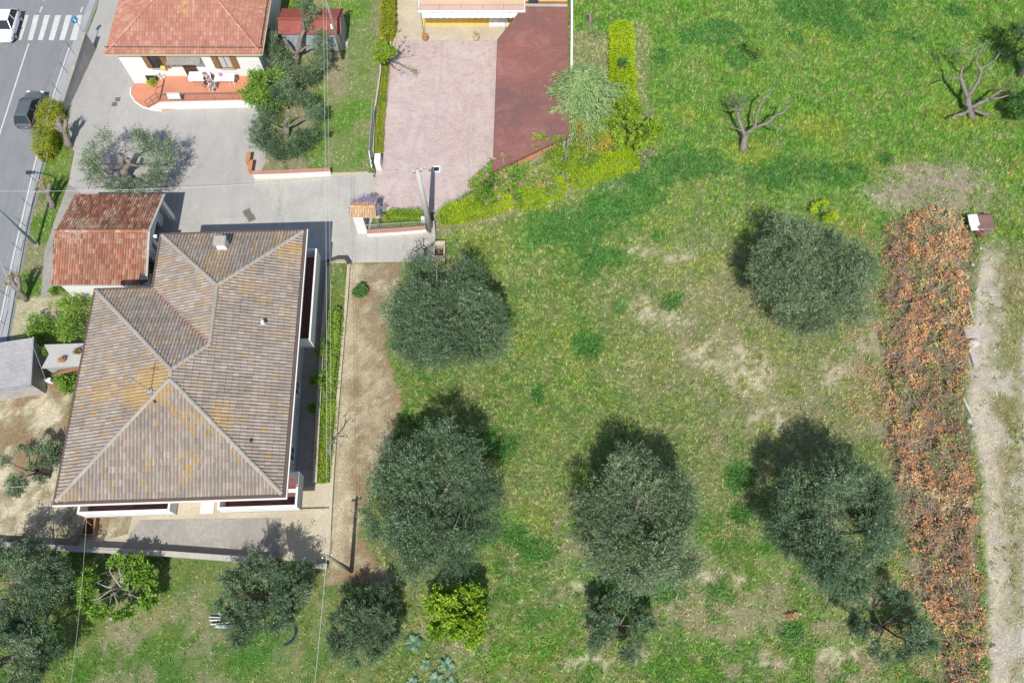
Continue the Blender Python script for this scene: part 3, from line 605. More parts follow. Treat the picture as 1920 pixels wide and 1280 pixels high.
# ---- main house: hipped roof of brown-grey clay tiles
HO = Vector((-14.72, 11.12, 0)); HA = R(1.9)
def U(x, y, h=0.0): return Vector((HO.x + x*math.cos(HA) - y*math.sin(HA), HO.y + x*math.sin(HA) + y*math.cos(HA), h))
M['valley'] = stained('valley_tiles_red', (0.3,0.1,0.07), (0.22,0.08,0.06), (0.12,0.06,0.05), big=2, fine=8)
M['tile_main'] = tilemat('grey_brown_tiles', [(0,(0.31,0.25,0.205)),(0.4,(0.36,0.3,0.25)),(0.8,(0.41,0.35,0.3)),(0.92,(0.46,0.4,0.355)),(0.95,(0.42,0.29,0.16)),(1,(0.47,0.31,0.12))],
                         lichen=(0.5,0.3,0.06), dirt=(0.165,0.148,0.125), spots=[(U(-8.8,6.9,8.1),2.1,0.3),(U(-7.9,4.2,7.6),1.0,0.03),(U(-2,17.8,6.8),2.6,0.025),(U(-8.5,17.6,6.8),2.2,0.04),(U(-11.5,8,7),3.6,0.045)], lich=0.45, pan=0.5)
M['ridge_main'] = stained('ridge_cement', (0.4,0.365,0.315), (0.31,0.285,0.245), (0.25,0.22,0.18), big=0.8, fine=5, bm=0.4)
house = thing('tiled_house', 'large L-shaped white house with hipped brown grey tiled roof spotted with orange lichen', 'house', tuple(U(-7, 8)))
EH, PT = 6.3, 0.3345; WD, LB, WW, LL = 14.35, 15.0, 10.3, 19.4
hR = EH + PT*WD/2; hw = EH + PT*WW/2
C_, B_, A_, F_, E_, D_ = U(0,0,EH), U(0,LL,EH), U(-WW,LL,EH), U(-WW,LB,EH), U(-WD,LB,EH), U(-WD,0,EH)
S1, S0 = U(-WD/2, WD/2, hR), U(-WD/2, LB-WD/2, hR); N1 = U(-WW/2, LL-WW/2, hw); N2 = U(-WW/2, LB-WW/2, hw)
planes = [[D_, C_, S1], [C_, B_, N1, N2, S0, S1], [B_, A_, N1], [A_, F_, N2, N1], [F_, E_, S0, N2], [E_, D_, S1, S0]]
body = MB(); o_ = 0.95
foot = [U(-o_,o_), U(-o_,LL-o_), U(-WW+o_,LL-o_), U(-WW+o_,LB-o_), U(-WD+o_,LB-o_), U(-WD+o_,o_)]
body.prism(foot, 0, EH-0.27); wall = body.build('wall', M['wall_pink'], house)
g = 0.3
cor = [U(g,-g), U(g,LL+g), U(-WW-g,LL+g), U(-WW-g,LB+g), U(-WD-g,LB+g), U(-WD-g,-g)]
MB().prism(cor, EH-0.27, EH-0.13).build('cornice', M['wall_white'], house)
deck = MB()
for pl in planes: deck.quad(*[p - Vector((0,0,0.02)) for p in pl])
roof = deck.build('roof', M['gutter_brown'], house)
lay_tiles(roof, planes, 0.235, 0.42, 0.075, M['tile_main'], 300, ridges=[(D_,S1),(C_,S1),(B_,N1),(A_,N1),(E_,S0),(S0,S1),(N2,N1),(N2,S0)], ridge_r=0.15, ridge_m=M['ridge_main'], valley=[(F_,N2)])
gt = MB(); gm = 0.12; G = [U(gm,-gm), U(gm,LL+gm), U(-WW-gm,LL+gm), U(-WW-gm,LB+gm), U(-WD-gm,LB+gm), U(-WD-gm,-gm)]
for i in range(6):
    a, b = G[i], G[(i+1) % 6]; d = (b-a).normalized(); ext = d*0.1 if i not in (2, 3) else d*0.0
    gt.beam(Vector((a.x,a.y,EH-0.05))-ext, Vector((b.x,b.y,EH-0.05))+ext, 0.2, 0.14 + 0.004*i)
gt.build('gutter', M['gutter_brown'], house)
def roof_h(x, y): return EH + PT*min(-x, x+WD if y < LB else x+WW, y, (LL-y) if x > -WW else (LB-y), )
# chimney, vent, antenna
p = W(419, 462, 6.9); ch = MB(); ch.box((p.x, p.y, 7.05), (0.7, 0.6, 0.9), HA); chim = ch.build('chimney', M['wall_white'], roof)
def subsub(mb, name, m, par): return mb.build(name, m, par)
cp = MB()
for sx in (-1, 1):
    for sy in (-1, 1): cp.box((p.x+sx*0.3, p.y+sy*0.25, 7.6), (0.12, 0.12, 0.2), HA)
cp.box((p.x, p.y, 7.73), (0.86, 0.76, 0.08), HA)
for k in (-0.22, 0, 0.22): cp.box((p.x, p.y+k, 7.8), (0.75, 0.12, 0.06), HA)
cp.build('chimney_cap', M['concrete_pale'], roof)
p = W(493, 603, 7.3); MB().tube([(p.x, p.y, 6.9), (p.x, p.y, 7.45), (p.x+0.05, p.y-0.1, 7.6), (p.x+0.1, p.y-0.3, 7.6)], 0.11, 10).build('vent_pipe', M['plastic_white'], roof)
p = W(283, 735, 8.3); an = MB(); an.box((p.x, p.y, 8.4), (0.3, 0.3, 0.25)); an.tube([(p.x, p.y, 8.3), (p.x-0.15, p.y, 11.2)], 0.035, 6)
for k in range(6): an.tube([(p.x-0.5+0.05*k, p.y+0.12*k-0.3, 10.9-k*0.12), (p.x+0.2+0.02*k, p.y+0.12*k-0.3, 10.9-k*0.12)], 0.008, 4)
an.tube([(p.x-0.15, p.y-0.35, 10.95), (p.x-0.12, p.y+0.45, 10.3)], 0.012, 4); an.build('antenna', M['metal_grey'], roof)
for (q, r, hh) in [((290, 752), 0.13, 8.3), ((470, 826), 0.12, 7.2), ((385, 520), 0.15, 7.6)]:
    p = W(q[0], q[1], hh); MB().box((p.x, p.y, p.z+0.03), (r, r*2, 0.06), 0.6).build('roof_flashing', M['gutter_dark'], roof)
# balconies: slab, floor, parapets
def balcony(x0, x1, y0, y1, sides, zf=3.0, zp=4.1):
    sl_ = MB(); sl_.prism([U(x0,y0), U(x1,y0), U(x1,y1), U(x0,y1)], zf-0.2, zf); b = sl_.build('balcony', M['wall_white'], house)
    fl = MB(); fl.prism([U(x0+.13,y0+.13), U(x1-.13,y0+.13), U(x1-.13,y1-.13), U(x0+.13,y1-.13)], zf, zf+0.02); fl.build('balcony_floor', M['balcony_floor'], b)
    pp = MB(); t = 0.14
    if 's' in sides: pp.prism([U(x0,y0), U(x1,y0), U(x1,y0+t), U(x0,y0+t)], zf-0.25, zp)
    if 'n' in sides: pp.prism([U(x0,y1-t), U(x1,y1-t), U(x1,y1), U(x0,y1)], zf-0.25, zp)
    if 'e' in sides: pp.prism([U(x1-t,y0+t), U(x1,y0+t), U(x1,y1-t), U(x1-t,y1-t)], zf-0.25, zp)
    if 'w' in sides: pp.prism([U(x0,y0+t), U(x0+t,y0+t), U(x0+t,y1-t), U(x0,y1-t)], zf-0.25, zp)
    pp.build('parapet', M['wall_white'], b)
balcony(-o_+0.01, 0.52, 11.65, 19.25, 'sne'); balcony(-14.1, -8.0, -0.38, o_-0.01, 'swe')
balcony(-4.85, 0.42, -0.38, o_-0.01, 'sw'); balcony(-o_+0.02, 0.42, o_, 2.0, 'ne')
pb = MB(); pb.prism([U(0.28,-0.24), U(0.42,-0.24), U(0.42,o_), U(0.28,o_)], 2.75, 4.1); pb.build('parapet', M['wall_white'], house)
p = U(-6.1, 0.15); MB().box((p.x, p.y, 2.5), (0.9, 0.9, 0.12), HA).build('door_canopy', M['wall_white'], house)
for (x, z) in [(-12, 1.5), (-10, 4.2), (-8, 4.6), (-3.2, 1.5), (-2.5, 4.3)]: window(house, U(x, o_-0.03, z), 1.1, 1.3, HA-math.pi/2, bars=1)
for (y, z) in [(4, 1.5), (9, 1.5), (14, 1.5), (5.5, 4.6), (9.4, 4.6), (14, 4.5), (17, 4.5)]: window(house, U(-o_+0.03, y, z), 1.1, 1.3, HA, bars=1)
for (y, z) in [(4, 4.6), (9, 4.6), (12.5, 1.6)]: window(house, U(-WD+o_-0.03, y, z), 1.1, 1.3, HA+math.pi, bars=1)
for x in (-8, -3): window(house, U(x, LL-o_+0.03, 4.6), 1.1, 1.3, HA+math.pi/2, bars=1)

# ---- garage with gabled red tile roof
GX0, GX1, GY0, GY1, GR = -35.1, -27.85, 27.85, 35.95, 31.85
M['tile_garage'] = tilemat('red_garage_tiles', [(0,(0.27,0.12,0.08)),(0.3,(0.37,0.16,0.105)),(0.6,(0.45,0.205,0.135)),(0.85,(0.51,0.26,0.175)),(1,(0.47,0.36,0.28))], lichen=(0.5,0.44,0.36), dirt=(0.17,0.09,0.06), spots=[((-33,34,3.5),5,-0.02)], lich=0.5)
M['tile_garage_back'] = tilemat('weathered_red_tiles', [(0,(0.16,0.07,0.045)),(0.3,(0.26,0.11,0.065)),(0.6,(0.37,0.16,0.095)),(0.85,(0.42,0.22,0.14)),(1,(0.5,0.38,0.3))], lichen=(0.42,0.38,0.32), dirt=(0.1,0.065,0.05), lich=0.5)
gar = thing('garage', 'small garage with gabled red clay tile roof between the road and the big house', 'garage', ((GX0+GX1)/2, GR, 0))
wb = MB()
wb.prism([(GX0+.3,GY0+.3),(GX0+.55,GY0+.3),(GX0+.55,GY1-.3),(GX0+.3,GY1-.3)], 0, 2.85)
wb.prism([(GX0+.55,GY0+.3),(GX1-1.2,GY0+.3),(GX1-1.2,GY0+.55),(GX0+.55,GY0+.55)], 0, 2.85)
wb.prism([(GX0+.55,GY1-.55),(GX1-1.2,GY1-.55),(GX1-1.2,GY1-.3),(GX0+.55,GY1-.3)], 0, 2.85)
for a, b in [(GY0+.55, GY0+2.4), (GR-0.4, GR+0.6), (GY1-1.2, GY1-.55)]: wb.prism([(GX1-1.5,a),(GX1-1.2,a),(GX1-1.2,b),(GX1-1.5,b)], 0, 2.85)
wb.add([(GX1-.25,GY0+.15,2.86),(GX1-.25,GY1-.15,2.86),(GX1-.25,GR,4.0),(GX1-.45,GY0+.15,2.86),(GX1-.45,GY1-.15,2.86),(GX1-.45,GR,4.0)], [(0,1,2),(5,4,3),(0,3,4,1),(1,4,5,2),(2,5,3,0)])
for y in (GY0+.4, GR, GY1-.45): wb.prism([(GX1-.55,y-.2),(GX1-.2,y-.2),(GX1-.2,y+.2),(GX1-.55,y+.2)], 0, 2.855)
gw = wb.build('wall', M['wall_white'], gar)
pn = [Vector((GX0,GY0,2.95)), Vector((GX1,GY0,2.95)), Vector((GX1,GR,4.12)), Vector((GX0,GR,4.12))]
ps = [Vector((GX1,GY1,2.95)), Vector((GX0,GY1,2.95)), Vector((GX0,GR,4.12)), Vector((GX1,GR,4.12))]
dk = MB()
for pl in (pn, ps): dk.add([q-Vector((0,0,0.02)) for q in pl] + [q-Vector((0,0,0.16)) for q in pl], [(0,1,2,3),(7,6,5,4),(0,4,5,1),(1,5,6,2),(2,6,7,3),(3,7,4,0)])
gr_ = dk.build('roof', M['concrete_pale'], gar)
lay_tiles(gr_, [pn], 0.2, 0.4, 0.06, M['tile_garage'], 300, ridges=[(Vector((GX0,GR,4.14)), Vector((GX1,GR,4.14)))], ridge_r=0.14)
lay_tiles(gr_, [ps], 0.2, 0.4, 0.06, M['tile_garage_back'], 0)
vg = MB(); vg.beam((GX1+0.02,GY0,3.02),(GX1+0.02,GR,4.2),0.18,0.1); vg.beam((GX1+0.02,GR,4.2),(GX1+0.02,GY1,3.02),0.18,0.1); vg.build('verge_capping', M['concrete_pale'], gar)
MB().box((GX1-0.22, GY0+0.6, 3.1), (0.62, 0.95, 0.3)).build('flue_box', M['gutter_dark'], gar)
MB().box((GX1+0.2, GR-0.1, 3.55), (0.35, 0.2, 0.2)).build('lamp', M['plastic_white'], gar)
window(gar, (GX1-1.19, GY0+1.9, 1.4), 0.9, 1.0, 0.0, bars=1)
pp = MB(); pp.tube([(GX1-2.0,GY0+.1,2.7),(GX1-0.8,GY0-0.25,2.3),(GX1+0.8,GY0+0.1,2.6)], 0.035, 6); pp.build('blue_pipe', flat('blue_hose', (0.08,0.2,0.4)), gar)

# ---- house at the top: white walls, pink-red flat tiles
TX0, TX1, TY = -34.75, -21.4, 49.32
M['tile_top'] = tilemat('pink_red_flat_tiles', [(0,(0.42,0.2,0.14)),(0.4,(0.49,0.24,0.17)),(0.8,(0.54,0.29,0.21)),(1,(0.58,0.37,0.27))], lichen=(0.58,0.4,0.16), dirt=(0.34,0.15,0.11), lich=0.45)
top = thing('white_house', 'white house with pink red hipped roof and brown shutters facing the terracotta terrace', 'house', (-28, 55, 0))
MB().prism([(-34.1,49.77),(-21.95,49.77),(-21.95,64.6),(-34.1,64.6)], 0, 4.02).build('wall', M['wall_white'], top)
MB().prism([(TX0+.05,TY+.08),(TX1-.05,TY+.08),(TX1-.05,65),(TX0+.05,65)], 4.02, 4.1).build('cornice', M['wall_white'], top)
E4 = 4.16; t1, t2, t3, t4 = Vector((TX0,TY,E4)), Vector((TX1,TY,E4)), Vector((TX1,65.1,E4)), Vector((TX0,65.1,E4))
ap, aq = Vector((-28.07,57.15,6.75)), Vector((-28.07,57.3,6.75)); tp = [[t1,t2,ap],[t2,t3,aq,ap],[t3,t4,aq],[t4,t1,ap,aq]]
dk = MB()
for pl in tp: dk.quad(*[q-Vector((0,0,0.02)) for q in pl])
tr = dk.build('roof', M['gutter_brown'], top)
lay_tiles(tr, tp, 0.26, 0.4, 0.03, M['tile_top'], 300, prof=[(-0.5,0),(-0.42,1),(-0.34,0.2),(0.05,0.25),(0.1,0.7),(0.15,0.25),(0.5,0)], ridges=[(t1,ap),(t2,ap),(t3,aq),(t4,aq)], ridge_r=0.12, ridge_m=M['tile_top'])
gb = MB(); gb.tube([(TX0-0.05,TY+0.55,4.42),(TX1+0.05,TY+0.5,4.42),(TX1-0.1,TY+0.9,4.42),(TX1-0.12,62,4.5)], 0.035, 6); gb.build('cable_run', M['cable_dark'], top)
gb = MB(); gb.beam((TX0,TY-0.03,4.06),(TX1,TY-0.03,4.06),0.08,0.1); gb.beam((TX1+0.05,TY,4.06),(TX1+0.05,65,4.06),0.1,0.1); gb.build('gutter', flat('cream_gutter', (0.6,0.5,0.3)), top)
w1 = window(top, (-31.0, 49.76, 2.88), 1.0, 1.6, -math.pi/2, shutters=True, frame='gutter_dark')
w2 = window(top, (-25.0, 49.76, 2.85), 1.05, 1.6, -math.pi/2, shutters=True, curtain=True, frame='wood_brown')
w3 = window(top, (-32.2, 49.76, 0.72), 1.0, 0.6, -math.pi/2, frame='gutter_dark')
window(top, (-21.94, 53.5, 2.6), 0.9, 1.3, 0.0); window(top, (-34.11, 54, 2.6), 1.0, 1.4, math.pi)
MB().box((-28.35, 49.76, 2.05), (1.15, 0.1, 2.1)).build('door', M['door_wood'], top)
MB().box((-28.4, 49.38, 3.25), (2.9, 0.8, 0.12)).build('door_canopy', M['concrete_grey'], top)
MB().box((-30.62, 49.62, 2.15), (0.42, 0.25, 0.3)).build('yellow_box', flat('yellow_plastic', (0.75,0.62,0.15)), top)
MB().box((-29.75, 49.72, 2.35), (0.45, 0.08, 0.25)).build('wall_box', M['metal_grey'], top)
# terrace, steps and patio
MB().prism([(-31.0,46.85),(-22.0,47.1),(-22.0,49.75),(-31.0,49.75)], 0, 0.97).build('terrace_base', M['wall_white'], top)
MB().prism([(-30.98,46.88),(-22.02,47.13),(-22.02,49.74),(-30.98,49.74)], 0.97, 1.0).build('terrace_floor', M['red_floor'], top)
st = MB(); sf = MB()
for k in range(5):
    x1 = -31.0-0.27*k; z = 0.8-0.16*k
    st.prism([(x1-0.27,46.85),(x1-0.002,46.85),(x1-0.002,49.75),(x1-0.27,49.75)], 0.03, z)
    MB().prism([(x1-0.27,46.9),(x1-0.02,46.9),(x1-0.02,49.7),(x1-0.27,49.7)], z, z+0.02).build('step', M['red_floor'], top)
st.build('stair_base', M['wall_white'], top)
pat = WP([(253,158),(330,150),(330,205),(305,209),(272,203),(256,192),(246,178),(246,168)])
o = MB().prism(pat, 0.0, 0.06).build('patio', M['red_floor']); o['kind'] = 'structure'; 
kb = MB(); kk = WP([(305,209),(285,207),(268,202),(254,192),(245,178),(246,166)])
for i in range(len(kk)-1): kb.beam(kk[i]+Vector((0,0,0.05)), kk[i+1]+Vector((0,0,0.05)), 0.1, 0.13)
o = kb.build('patio_kerb', M['wall_white']); o['kind'] = 'structure'
rail = thing('terrace_railing', 'mauve iron railing along the terracotta terrace and its steps', 'railing', (-26, 47, 1))
RP = [Vector((-30.95,46.98,1.0)), Vector((-24.0,47.12,1.0)), Vector((-22.9,47.35,1.0)), Vector((-22.2,47.9,1.0))]
for i in range(3):
    a, b = RP[i], RP[i+1]; up = Vector((0,0,0.95)); MB().tube([a+up, b+up], 0.03, 6).build('handrail', M['iron_mauve'], rail)
    MB().tube([a+Vector((0,0,0.1)), b+Vector((0,0,0.1))], 0.018, 5).build('bottom_rail', M['iron_mauve'], rail)
    n_ = max(1, int((b-a).length/0.16))
    for k in range(n_+1):
        q = a + (b-a)*k/n_; big = (k % 10 == 0); MB().box((q.x, q.y, 1.0+(0.48 if big else 0.52)), (0.035 if big else 0.016,)*2 + ((0.96,) if big else (0.84,))).build('post' if big else 'baluster', M['iron_mauve'], rail)
for pts in ([(-30.95,46.95,1.95),(-32.3,46.95,1.0)], [(-30.95,49.2,1.95),(-30.95,46.98,1.95)], [(-30.95,49.2,1.1),(-30.95,46.98,1.1)], [(-30.95,49.2,1.95),(-32.2,49.2,1.05)], [(-32.3,46.95,1.0),(-32.3,46.95,0.05)], [(-30.95,49.2,1.95),(-30.95,49.2,1.0)], [(-30.95,46.98,1.95),(-30.95,46.98,1.0)], [(-31.6,46.95,1.45),(-31.6,46.95,0.5)], [(-30.95,48.6,1.1),(-30.95,47.6,1.95)], [(-30.95,46.9,1.25),(-32.3,46.9,0.3)], [(-32.2,49.2,1.05),(-32.2,49.2,0.1)]):
    MB().tube(pts, 0.028, 6).build('rail', M['iron_mauve'], rail)

# ---- yellow house, forecourt side
FY = 56.6
yh = thing('yellow_house', 'yellow walled house with tiled balcony and wavy white awning beside the pink courtyard', 'house', (-3.5, 62, 0))
MB().prism([(-8.3,FY),(5.0,FY),(5.0,70),(-8.3,70)], 0, 6.0).build('wall', M['wall_yellow'], yh)
MB().prism([(-8.45,FY-1.25),(1.2,FY-1.25),(1.2,FY-0.002),(-8.45,FY-0.002)], 2.82, 3.0).build('balcony', M['wall_white'], yh)
MB().prism([(-8.35,FY-1.1),(1.1,FY-1.1),(1.1,FY-0.01),(-8.35,FY-0.01)], 3.0, 3.02).build('balcony_floor', stained('pink_floor_tiles', (0.6,0.42,0.38), (0.5,0.36,0.33)), yh)
yr = MB(); yr.tube([(-8.4,FY-1.2,3.95),(1.15,FY-1.2,3.95)], 0.025, 6).build('handrail', M['metal_grey'], yh)
MB().tube([(-8.4,FY-1.2,3.1),(1.15,FY-1.2,3.1)], 0.02, 6).build('bottom_rail', M['metal_grey'], yh)
for k in range(61):
    x = -8.4 + 9.55*k/60; big = k % 12 == 0; MB().box((x, FY-1.2, 3.47), (0.035 if big else 0.014, 0.02, 0.95 if big else 0.8)).build('post' if big else 'baluster', M['metal_grey'], yh)
aw = MB(); n_ = 96
for k in range(n_+1):
    x = -8.1 + 9.2*k/n_; z = 0.045*math.sin(k*math.pi/3)
    aw.v += [(x, FY-1.27, 2.8+z), (x, FY-1.55, 2.66+z), (x, FY-1.57, 2.5+z*0.4+0.05*abs(math.sin(k*math.pi/6)))]
for k in range(n_): i = 3*k; aw.f += [(i, i+3, i+4, i+1), (i+1, i+4, i+5, i+2)]
aw.build('awning', M['plastic_white'], yh)
for x, w_, m_ in [(-6.6, 2.8, 'glass'), (-3.2, 1.8, 'wood_brown'), (0.3, 1.6, 'wood_brown')]:
    MB().box((x, FY-0.01, 1.75), (w_, 0.1, 1.3)).build('window', M[m_], yh)
for k in range(4): MB().box((-7.9+0.87*k, FY-0.06, 1.75), (0.07, 0.06, 1.3)).build('window_frame', M['plastic_white'], yh)
MB().box((-6.6, FY-0.08, 1.05), (3.0, 0.2, 0.07)).build('sill', M['wall_white'], yh)
MB().box((-1.25, FY-0.04, 1.05), (1.75, 0.1, 2.1)).build('door', M['plastic_white'], yh)
MB().tube([(-8.2,FY-1.2,2.8),(-8.2,FY-1.2,0)], 0.03, 6).build('downpipe', M['gutter_dark'], yh); MB().tube([(-0.6,FY-1.2,2.8),(-0.6,FY-1.2,0)], 0.025, 6).build('downpipe', M['metal_grey'], yh)
# car-port with maroon shingle roof
cpt = thing('carport', 'carport with flat maroon shingled roof and one corner cut off beside the pink courtyard', 'carport', (2, 48, 0))
CP = [W(933,76,2.8), W(981,14,2.8), W(1065,12,2.8), W(1066,257,2.8), W(1040,268,2.8), W(924,322,2.8)]
MB().prism([(p.x, p.y) for p in CP], 2.72, 2.84).build('roof', M['shingles'], cpt)
fas = MB()
for i in range(len(CP)):
    a, b = CP[i], CP[(i+1) % len(CP)]; fas.beam(Vector((a.x,a.y,2.78)), Vector((b.x,b.y,2.78)), 0.06, 0.15+0.003*i)
fas.build('fascia', M['rust'], cpt)
for p in [(-1.2, 51.9), (-1.3, 46.5), (-1.45, 41), (4.5, 52), (4.4, 46.5), (4.3, 42.3)]: MB().box((p[0]+0.15, p[1], 1.36), (0.16, 0.16, 2.7)).build('post', M['plastic_white'], cpt)
mb = MB(); CQ = [W(984,-60,2.9), W(1064,-60,2.9), W(1064,9,2.9), W(982,6,2.9)]; mb.prism([(p.x,p.y) for p in CQ], 2.8, 2.93); mb.build('upper_roof', M['shingles'], cpt)
MB().beam(W(984,10,2.95), W(1064,11,2.95), 0.25, 0.12).build('roof_joint', M['concrete_pale'], cpt); p = W(1000,-3,3.3); MB().box((p.x,p.y,3.15), (0.9, 0.5, 0.4)).build('roof_vent', M['gutter_dark'], cpt)

# ---- red metal shed and a further outbuilding
shd = thing('metal_shed', 'small shed with ribbed red metal gable roof behind the olive tree', 'shed', (-18.2, 54.8, 0))
sx0, sx1, sy0, sy1 = -20.95, -15.3, 53.5, 56.4
MB().prism([(sx0+.15,sy0+.15),(sx1-.15,sy0+.15),(sx1-.15,sy1-.15),(sx0+.15,sy1-.15)], 0, 2.15).build('wall', M['metal_blue'], shd)
for (ya, yb) in ((sy0-0.08, 54.55), (sy1+0.08, 54.55)):
    rm = MB(); n_ = 120
    for k in range(n_+1):
        x = sx0 + (sx1-sx0)*k/n_; z = 0.035*(1 if (k % 4) in (0, 1) else 0); rm.v += [(x, ya, 2.2+z), (x, yb, 2.86+z)]
    for k in range(n_): rm.f.append((2*k, 2*k+2, 2*k+3, 2*k+1))
    rm.build('roof_sheet', M['metal_red'], shd)
MB().box(((sx0+sx1)/2, 54.55, 2.9), (sx1-sx0+0.05, 0.28, 0.05)).build('ridge_cap', M['metal_red'], shd)
gb = MB(); gb.add([(sx1-.17,sy0+.15,2.15),(sx1-.17,sy1-.15,2.15),(sx1-.17,54.55,2.8)], [(0,1,2)]); gb.build('gable', M['metal_blue'], shd)
p = W(623, 50, 2.6); MB().box((p.x, p.y, 2.62), (0.3, 0.6, 0.08), 0.2).build('skylight', M['plastic_white'], shd)
p = W(648, 85); ow = MB(); ow.box((p.x-0.15, p.y, 0.12), (0.9, 0.5, 0.24)); tag(ow.build('concrete_block', M['concrete_pale']), 'low pale concrete block at the right foot of the red roofed shed', 'block')
ob_ = thing('outbuilding', 'pale cream outbuilding with blue door at the very top edge behind the red shed', 'shed', (-18.5, 61.5, 0))
MB().prism([(-20.9,59.9),(-15.2,59.9),(-15.2,64),(-20.9,64)], 0, 2.6).build('wall', stained('cream_render', (0.72,0.68,0.52), (0.62,0.58,0.45)), ob_)
MB().prism([(-21.1,59.6),(-15,59.6),(-15,64.2),(-21.1,64.2)], 2.6, 2.72).build('roof', M['concrete_grey'], ob_)
MB().box((-19.4,59.88,1.0),(0.9,0.08,2.0)).build('door', M['metal_blue'], ob_); MB().box((-17.9,59.88,1.0),(0.8,0.08,1.2)).build('window', M['terracotta'], ob_)

# ---- lean-to sheds on the left
ls = thing('corrugated_shed', 'shed with corrugated grey roof at the left edge below the road', 'shed', (-36, 22, 0))
r0, r1, r2, r3 = W(62,632,2.5), W(57,722,2.3), W(-60,740,2.3), W(-60,650,2.5)
cs = MB(); n_ = 110; T0, T1 = r3, r2; 
for k in range(n_+1):
    f = k/n_; za = 0.03*math.sin(k*1.7); cs.v += [tuple(r1 + (r0-r1)*f + Vector((0,0,za))), tuple(r2 + (r3-r2)*f + Vector((0,0,za)))]
for k in range(n_): cs.f.append((2*k, 2*k+2, 2*k+3, 2*k+1))
cs.build('roof', stained('old_corrugated', (0.42,0.41,0.42), (0.33,0.32,0.33), (0.2,0.2,0.2), big=0.9, fine=5), ls)
b0, b1, b2, b3 = [Vector((p.x, p.y, 0)) for p in (r0, r1, r2, r3)]
MB().prism([(b.x-0.15, b.y) for b in (b1-Vector((0,-.15,0)), b0-Vector((0,.15,0)), b3-Vector((0,.15,0)), b2-Vector((0,-.15,0)))], 0, 2.22).build('wall', M['wall_old'], ls)
fz = MB(); fz.beam(r0+Vector((0.03,0,0)), r1+Vector((0.03,0,0)), 0.12, 0.16); fz.beam(r1-Vector((0,0.03,0)), r2-Vector((0,0.03,0)), 0.12, 0.14); fz.build('fascia', M['metal_grey'], ls)
ss = thing('flat_roof_shed', 'small shed with flat grey slab roof holding potted plants, left of the big house', 'shed', (-33, 22, 0))
q = [W(83,646,2.1), W(166,643,2.1), W(160,686,2.1), W(125,687,2.1), W(78,690,2.1), W(92,664,2.1)]
MB().prism([(p.x, p.y) for p in q], 2.0, 2.12).build('roof', stained('ribbed_slab', (0.46,0.46,0.44), (0.38,0.38,0.36), big=0.8, fine=6), ss)
cx = sum(p.x for p in q)/6; cy = sum(p.y for p in q)/6
MB().prism([(cx+(p.x-cx)*0.9, cy+(p.y-cy)*0.9) for p in q], 0, 2.0).build('wall', M['wall_old'], ss)
q = [W(95,706,1.6), W(158,690,1.9), W(160,682,1.95), W(110,697,1.7)]; rp = MB(); rp.add([tuple(p) for p in q]+[tuple(p-Vector((0,0,.06))) for p in q], [(0,1,2,3),(7,6,5,4),(0,4,5,1),(1,5,6,2),(2,6,7,3),(3,7,4,0)]); rp.build('red_tile_strip', M['tile_garage'], ss)
wl = MB(); wl.beam(W(62,715,0)+Vector((0,0,.3)), W(102,716,0)+Vector((0,0,.3)), 0.25, 0.6); tag(wl.build('low_wall', M['wall_white']), 'short low white wall below the grey sheds on the left', 'wall')
dk_ = MB(); dk_.prism(WP([(60,680),(100,700),(102,712),(62,712)]), 0.004, 0.03); o = dk_.build('yard_paving', M['concrete_grey']); o['kind'] = 'structure'

